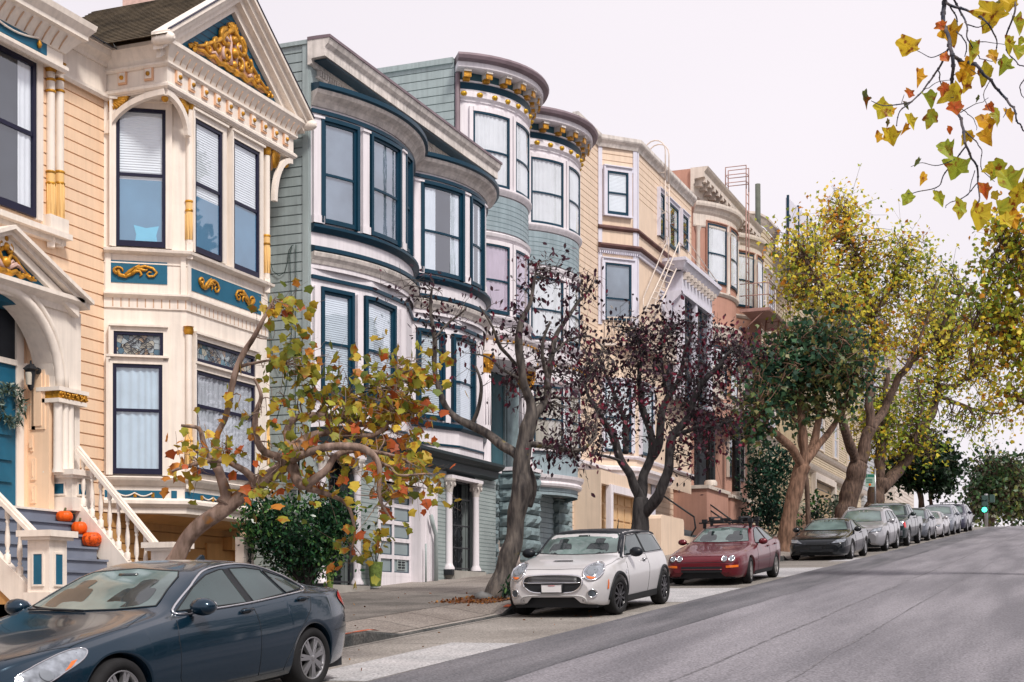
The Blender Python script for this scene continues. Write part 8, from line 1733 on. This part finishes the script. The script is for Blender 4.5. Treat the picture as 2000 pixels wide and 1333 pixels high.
def bigleaf(p, size, ci, rs_):
    # hanging leaf, mostly facing the street, curled and tipped
    yv = Vector((rs_.uniform(-.7, .7), rs_.uniform(-.3, .3), -1)).normalized(); nv_ = Vector((rs_.uniform(-.7, .7) + .3, -1, rs_.uniform(-.5, .5))).normalized(); xv = yv.cross(nv_).normalized(); nv_ = xv.cross(yv)
    curl = rs_.uniform(-.5, .9); n0 = 3; sc_ = size; wv = rs_.uniform(.45, 1.0) if ci != 4 else .35
    outl = [(0, 0)]; fold = rs_.uniform(-.1, .75); tips = [(a * rs_.uniform(.7, 1.2), b + rs_.uniform(-.12, .12)) for a, b in ((-.42, .02), (-.66, .48), (0, 1.0), (.66, .48), (.42, .02))]; nt_ = [(-.44, .27), (-.33, .66), (.33, .66), (.44, .27)]
    pts = []
    for i in range(5):
        t = tips[i]; a = nt_[i - 1] if i else (-.08, .02); b = nt_[i] if i < 4 else (.08, .02)
        pts += [(a[0] + (t[0] - a[0]) * .45 + rs_.uniform(-.02, .02) - .05 * t[0], a[1] + (t[1] - a[1]) * .45 + .04), (a[0] + (t[0] - a[0]) * .55 + t[0] * .06, a[1] + (t[1] - a[1]) * .6 + .02), t, (b[0] + (t[0] - b[0]) * .55 + t[0] * .06, b[1] + (t[1] - b[1]) * .6), b]
    outl += pts; vs = [p + (yv * (.42 - .5)) * sc_]
    vs = []
    for (x, y) in [(0, .42)] + outl: zc = fold * abs(x) + curl * (x * x) * .6 - .25 * y * y * curl + .04 * math.sin(x * 9 + y * 7); vs.append(p + (xv * x * wv + yv * (y - .5) + nv_ * zc) * sc_)
    lv.add(vs, [(0, i, i + 1) for i in range(1, len(vs) - 1)] + [(0, len(vs) - 1, 1)], 0, False)
    c0 = LC[ci]; alt = LC[rs_.choice((0, 1, 2, 5))]
    for i in range(len(vs)): f = rs_.random() * .5 if i else 0; lcol.append([c0[k] * (1 - f) + alt[k] * f for k in range(3)] + [1])
for (x, y, s_, ci) in LEAF: lv.mark(); bigleaf(ray(1640 + x / 2.897, y / 2.897, DB + rs_.uniform(-.12, .12)), s_ / 2.897 * DB / FPX * 1.12, ci, rs_)
mk = lv.marks + [(len(lv.v), len(lv.f))]; lm_ = leafmat('branch_leaf', .45, .45, 26, (.26, .07, .012)); off = ORG[fb.name]
for (v0, f0), (v1, f1) in zip(mk, mk[1:]):
    me = bpy.data.meshes.new('leaf'); me.from_pydata([tuple(Vector(p) - off) for p in lv.v[v0:v1]], [], [[i - v0 for i in f] for f in lv.f[f0:f1]])
    ca = me.color_attributes.new('Col', 'FLOAT_COLOR', 'POINT'); ca.data.foreach_set('color', [c for q in lcol[v0:v1] for c in q]); me.materials.append(lm_)
    o = bpy.data.objects.new('leaf', me); COL.objects.link(o); o.parent = fb
# ---- shrubs, pots, litter
def shrub(name, label, u, v, D, clumps, pal, lm, size, n, seed, shape=None, spread=.12, group=None):
    rng = np.random.default_rng(seed); b = ray(u, v, D); rt = thing(name, label, 'shrub', tuple(b), group); pos = []; mb = MB()
    for (cu, cv, ru, rv, k, dd) in clumps:
        for _ in range(k):
            d = rng.normal(size=3); d /= np.linalg.norm(d); rr = rng.uniform(.25, 1) ** .4; lump = 1 + .22 * noise.noise(Vector(d * 2.3) + Vector((cu * .1, seed, 0)))
            p = ray(cu + d[0] * ru * rr * lump, cv + d[1] * rv * rr * lump, D + dd + d[2] * rr * lump * (ru + rv) / 2 * D / FPX)
            if rng.random() < .12: mb.tube([b.lerp(p, .1) if p.z > b.z else p, b.lerp(p, .6) + Vector((0, 0, .1)), p], [.018, .01, .004], 4, 0, False)
            for __ in range(n): pos.append(tuple(p + Vector(rng.normal(size=3)) * spread))
    mb.tube([b - Vector((0, 0, .1)), b + Vector((.03, .02, .35)), b + Vector((-.02, 0, .8))], [.05, .045, .03], 7); mb.build('stems', B3, rt)
    leaves('foliage', pos, size, pal, lm, rt, shape or oval(.5), rng, -.4, .4, 1.2); return rt
SH = [(4, (.008, .030, .016)), (5, (.015, .055, .022)), (3, (.035, .10, .03)), (1, (.10, .20, .05))]
shrub('evergreen_shrub', 'large glossy dark green shrub behind the tail of the blue saloon', 600, 1150, 23.8, [(580, 1040, 92, 62, 330, 0), (650, 1010, 38, 45, 80, 0), (510, 1020, 40, 45, 80, 0), (600, 1090, 70, 35, 110, 0)], SH, LM4, .085, 13, 5)
shrub('hedge_bush', 'tall dark evergreen bush against the beige house, right of the terracotta porch', 1500, 1030, 56, [(1505, 900, 36, 36, 90, 0), (1500, 960, 40, 50, 150, 0), (1520, 1005, 35, 25, 60, 0), (1480, 1010, 20, 25, 30, 0), (1535, 910, 15, 30, 20, 0)], [(4, (.008, .03, .022)), (5, (.015, .05, .03)), (2, (.03, .09, .05))], LM3, .17, 9, 6, spread=.25)
shrub('garden_bush', 'low leafy bush beside the slatted garage door of the beige house', 1595, 1025, 60, [(1593, 1000, 14, 20, 30, 0)], SH, LM3, .2, 8, 8, spread=.2)
shrub('variegated_bush', 'pale grey green bush at the foot of the first yellow plane tree', 1632, 1005, 62, [(1632, 995, 16, 20, 45, 0)], [(3, (.10, .15, .10)), (3, (.22, .27, .20)), (2, (.05, .09, .05))], LM3, .16, 8, 9, spread=.18)
def pot(u0, u1, vt, vb, a_, label, mt, flip=False, group=None):
    uc = (u0 + u1) / 2; y = tt(uc, a_); D = depth(-a_, y); z0 = zz(uc, vb, a_); h = zz(uc, vt, a_) - z0; r = (u1 - u0) / 2 * D / FPX
    rt = thing('plant_pot', label, 'pot', (-a_, y, z0), group); mb = MB(); r0, r1 = (r * .72, r) if not flip else (r, r * .7)
    mb.lathe([(r0 * .9, 0), (r0, .02), (r0 * .6 + r1 * .4, h * .4), (r1, h * .97), (r1 * 1.02, h), (r1 * .9, h), (r1 * .85, h * .9), (0, h * .9)], (-a_, y, z0), 24); mb.build('pot_body', mt, rt); return rt, Vector((-a_, y, z0 + h))
GP = mat('lime_glazed_pot', (.18, .25, .06), .45, .5, 22, .3); rt, tp = pot(719, 748, 1098, 1146, 12.85, 'tall lime green glazed pot with a small maple seedling left of the garage door', GP, group='green pots by the house')
rng = np.random.default_rng(3); mb = MB(); pos = []
for k in range(5): e_ = tp + Vector((rng.normal() * .12, rng.normal() * .16, .25 + .3 * rng.random())); mb.tube([tp - Vector((0, 0, .1)), tp.lerp(e_, .5) + Vector((0, rng.normal() * .03, 0)), e_], [.012, .008, .004], 4); pos += [tuple(e_ + Vector(rng.normal(size=3)) * .07) for _ in range(6)]
sd = thing('seedling', 'small maple seedling growing in the lime green pot', 'plant', tuple(tp - Vector((0, 0, .1)))); mb.build('stems', B3, sd); leaves('foliage', pos, .15, AUT, LM1, sd, star(), rng, .6, .3)
rt, tp = pot(637, 652, 1118, 1152, 12.2, 'slim green pot partly hidden behind the tail of the blue saloon', GP, group='green pots by the house')
CPOT = mat('clay_barrel', (.20, .12, .09), .8, .3, 5); rt, tp = pot(1541, 1563, 1030, 1048, 13.0, 'brown round planter between the maple trunk and the slim young tree', CPOT)
sd = thing('potted_plant', 'low green plant growing in the brown round planter', 'plant', tuple(tp)); rng = np.random.default_rng(13); leaves('foliage', [tuple(tp + Vector((rng.normal() * .2, rng.normal() * .25, .05 + abs(rng.normal()) * .15))) for _ in range(160)], .14, SH, LM3, sd, oval(.5), rng, -.6, .3)
sd = thing('fern', 'small green fern sprouting at the foot of the knotted grey trunk', 'plant', tuple(ray(990, 1165, 24.6))); rng = np.random.default_rng(14)
leaves('foliage', [tuple(ray(990 + rng.normal() * 4, 1150 + rng.normal() * 9, 24.5 + rng.normal() * .05)) for _ in range(70)], .11, SH, LM4, sd, oval(.3), rng, .8, .3)
# rocks round the tree, fallen leaves
for i, (u, v, r, lb) in enumerate(((945, 1167, .17, 'grey edging stone left of the knotted tree trunk'), (1003, 1167, .2, 'dark rounded edging stone right of the knotted tree trunk'))):
    p = ray(u, v, 24.7); rk = thing('rock', lb, 'rock', tuple(p)); mb = MB(); mb.ball(p, r, 12, 0, (1, 1.4, .55)); mb.v = [tuple(Vector(q) + Vector((1, 1, 1)) * .05 * noise.noise(Vector(q) * 5)) for q in mb.v]; mb.build('stone', mat('grey_stone', (.13, .13, .13), .9, .4, 4, .5), rk)
rng = np.random.default_rng(77); pos = []
for (t0, t1, a0, a1, n) in ((21.4, 24.4, 8.9, 10.0, 900), (30, 32.5, 8.7, 10, 120), (37.5, 41, 8.7, 10, 160), (12, 30, 6.9, 8.45, 30), (14, 46, 8.6, 12, 110), (40, 60, 8.6, 10, 120)):
    for _ in range(n): t, a = rng.uniform(t0, t1), rng.uniform(a0, a1); z = (zs(t, a) if a > KERB else zg(t)) + .012; pos.append((-a, t, z))
lt = leaves('fallen_leaves', pos, .042, [(3, (.18, .06, .02)), (3, (.10, .04, .015)), (2, (.30, .14, .03))], LM1, None, oval(.8), rng, 0, 0); lt['kind'] = 'stuff'
# ================================================================ street furniture
ps = thing('parking_sign', 'green and white parking sign on a thin post between the yellow plane trees', 'sign', tuple(ray(1702, 985, 62))); D_ = 60; mb = MB()
p0, p1, p2, p3 = (ray(u, v, D_) for u, v in ((1690, 926), (1708, 926), (1708, 951), (1690, 951))); tk = Vector((.0, .04, 0))
mb.add([p0, p1, p2, p3, p0 + tk, p1 + tk, p2 + tk, p3 + tk], [(0, 1, 2, 3), (7, 6, 5, 4), (0, 4, 5, 1), (1, 5, 6, 2), (2, 6, 7, 3), (3, 7, 4, 0)]); mb.build('sign_panel', mat('pale_green_sign', (.30, .42, .36), .5), ps)
mb = MB(); q = lambda u, v: ray(u, v, D_ - .01); mb.add([q(1690.5, 926.5), q(1694, 926.5), q(1694, 933), q(1690.5, 933)], [(0, 1, 2, 3)]); mb.add([q(1695, 927), q(1707.5, 927), q(1707.5, 932), q(1695, 932)], [(0, 1, 2, 3)])
for v in (936, 939, 942): mb.add([q(1692, v), q(1704, v), q(1704, v + 1.2), q(1692, v + 1.2)], [(0, 1, 2, 3)])
mb.build('sign_print', mat('dark_green_print', (.02, .16, .11), .5), ps); mb = MB(); mb.add([q(1699 + 2.6 * math.cos(i * .5236), 947 + 2.6 * math.sin(i * .5236)) for i in range(12)], [list(range(12))]); mb.build('sign_disc', M['amber'], ps); mb = MB(); mb.tube([ray(1709, 1000, D_ + .05), ray(1709, 915, D_ + .05)], .04, 6); mb.build('post', M['alloy'], ps)
ts = thing('traffic_light', 'traffic light showing green on a grey post at the top of the hill', 'traffic light', tuple(ray(1926, 1030, 96))); mb = MB(); D_ = 96
mb.tube([ray(1926.5, 1032, D_), ray(1926, 965, D_)], .11, 10); mb.build('post', M['alloy'], ts)
c0 = ray(1923.5, 985, D_ - .2); mb = MB(); px = D_ / FPX
for k, dz in enumerate((-.38, 0, .38)):
    mb.box(c0.x - .2, c0.x + .2, c0.y - .1, c0.y + .15, c0.z + dz - .18, c0.z + dz + .18); mb.lathe([(.17, -.32), (.18, -.1)], (c0.x, c0.y, c0.z + dz), 12, 0, 'y')
mb.box(c0.x + .3, c0.x + .6, c0.y - .1, c0.y + .2, c0.z + .1, c0.z + .6); mb.build('signal_housing', mat('signal_green_housing', (.05, .09, .08), .5), ts)
gm = bpy.data.materials.new('green_signal_lamp'); gm.use_nodes = True; e_ = gm.node_tree.nodes['Principled BSDF']; e_.inputs['Emission Color'].default_value = (.05, 1, .55, 1); e_.inputs['Emission Strength'].default_value = 3.5; e_.inputs['Base Color'].default_value = (.02, .4, .2, 1)
mb = MB(); mb.ball((c0.x, c0.y - .33, c0.z - .38), .16, 12, 0, (1, .3, 1)); mb.build('green_lamp', gm, ts)
wr = thing('door_wreath', 'frosted green wreath hanging on the blue front door', 'wreath', (-AD + .12, tt(6, AD), zz(6, 790, AD))); rng = np.random.default_rng(9); o_ = ORG[wr.name]; pos = []
for _ in range(420): a_ = rng.uniform(0, 6.28); r_w = .24 + rng.normal() * .035; pos.append((o_.x + abs(rng.normal()) * .03, o_.y + r_w * math.cos(a_), o_.z + r_w * math.sin(a_)))
leaves('greenery', pos, .09, [(3, (.10, .15, .12)), (3, (.20, .26, .22)), (1, (.05, .08, .05))], LM3, wr, oval(.3), rng, .2, .3)
# ================================================================ the other side of the street (out of the picture, seen only in reflections)
for i, (t0, t1, h_, mm, col_) in enumerate(((-4, 4, 9.5, 'ivory', 'ivory'), (4.4, 12, 10.5, 'greyh', 'grey'), (12.5, 20, 9, 'terra', 'terracotta'), (20.6, 29, 11, 'beige', 'beige'), (29.6, 38, 10, 'sea', 'sea blue'))):
    hh = thing('house_across', col_ + ' house on the opposite pavement, outside the picture', 'house', (11, (t0 + t1) / 2, zg(t0)))
    pth = Path([(11, t1), (11, t0)]); m = MB(); siding(m, pth, zg(t0) - .3, zg(t0) + h_, .25); m.box(11.05, 20, t0, t1, zg(t0) - .5, zg(t0) + h_); m.build('wall', M[mm], hh)
    for k in range(3):
        for j in range(3): window(hh, pth, 0, 0, 0, 0, M['navy'], M['room'], 'plain', .5, s=(.8 + k * 2.3, 2.1 + k * 2.3), z=(zg(t0) + 2.9 + j * 2.9, zg(t0) + 1.2 + j * 2.9), case=M['white'], cw=.1)
rng = np.random.default_rng(5)
for i, (y, r) in enumerate(((6, 2.2), (17, 2.6), (26, 2.4), (35, 2.6))):
    rt = thing('tree_across', ('leafy tree opposite the blue saloon, outside the picture', 'leafy tree opposite the garage door, outside the picture', 'leafy tree opposite the silver hatchback, outside the picture', 'leafy tree opposite the maroon saloon, outside the picture')[i], 'tree', (8.6, y, zg(y)), 'trees across the street'); m = MB(); m.tube([(8.6, y, zg(y)), (8.7, y + .1, zg(y) + 2.2), (8.5, y, zg(y) + 4.5)], [.2, .16, .08], 8); m.build('trunk', B5, rt)
    pos = []
    for _ in range(1500): d = rng.normal(size=3); d /= np.linalg.norm(d); rr = r * rng.uniform(.4, 1) ** .4; pos.append((8.6 + d[0] * rr * .8, y + d[1] * rr, zg(y) + 5 + d[2] * rr * .8))
    leaves('foliage', pos, .3, GRN, LM3, rt, lobe_small(), rng)
sheet('opposite_pavement', [-14, -11, -8.5, -7.2], lambda t, a: zg(t) + .15, MATS_PAVE)

for i, (y, h_) in enumerate(((44, 22), (57, 26), (71, 27))):
    rt = thing('cypress_across', ('shortest', 'middle', 'furthest')[i] + ' tall cypress on the opposite side, outside the picture, mirrored in the windows', 'tree', (12, y, zg(y)), 'cypresses across the street'); m = MB(); m.tube([(12, y, zg(y)), (12, y, zg(y) + h_ * .9)], [.3, .05], 8); m.build('trunk', B5, rt)
    q = rng.random(1800) ** .8; a_ = rng.random(1800) * 6.28; r_c = 1.5 * np.minimum(1, (1 - q) * 2.2) * (.75 + .25 * np.sin(q * 40)); leaves('foliage', np.c_[12 + r_c * np.cos(a_), y + r_c * np.sin(a_), zg(y) + 1.5 + q * (h_ - 1.5)], .6, SH, LM3, rt, oval(.5), rng, -.5)
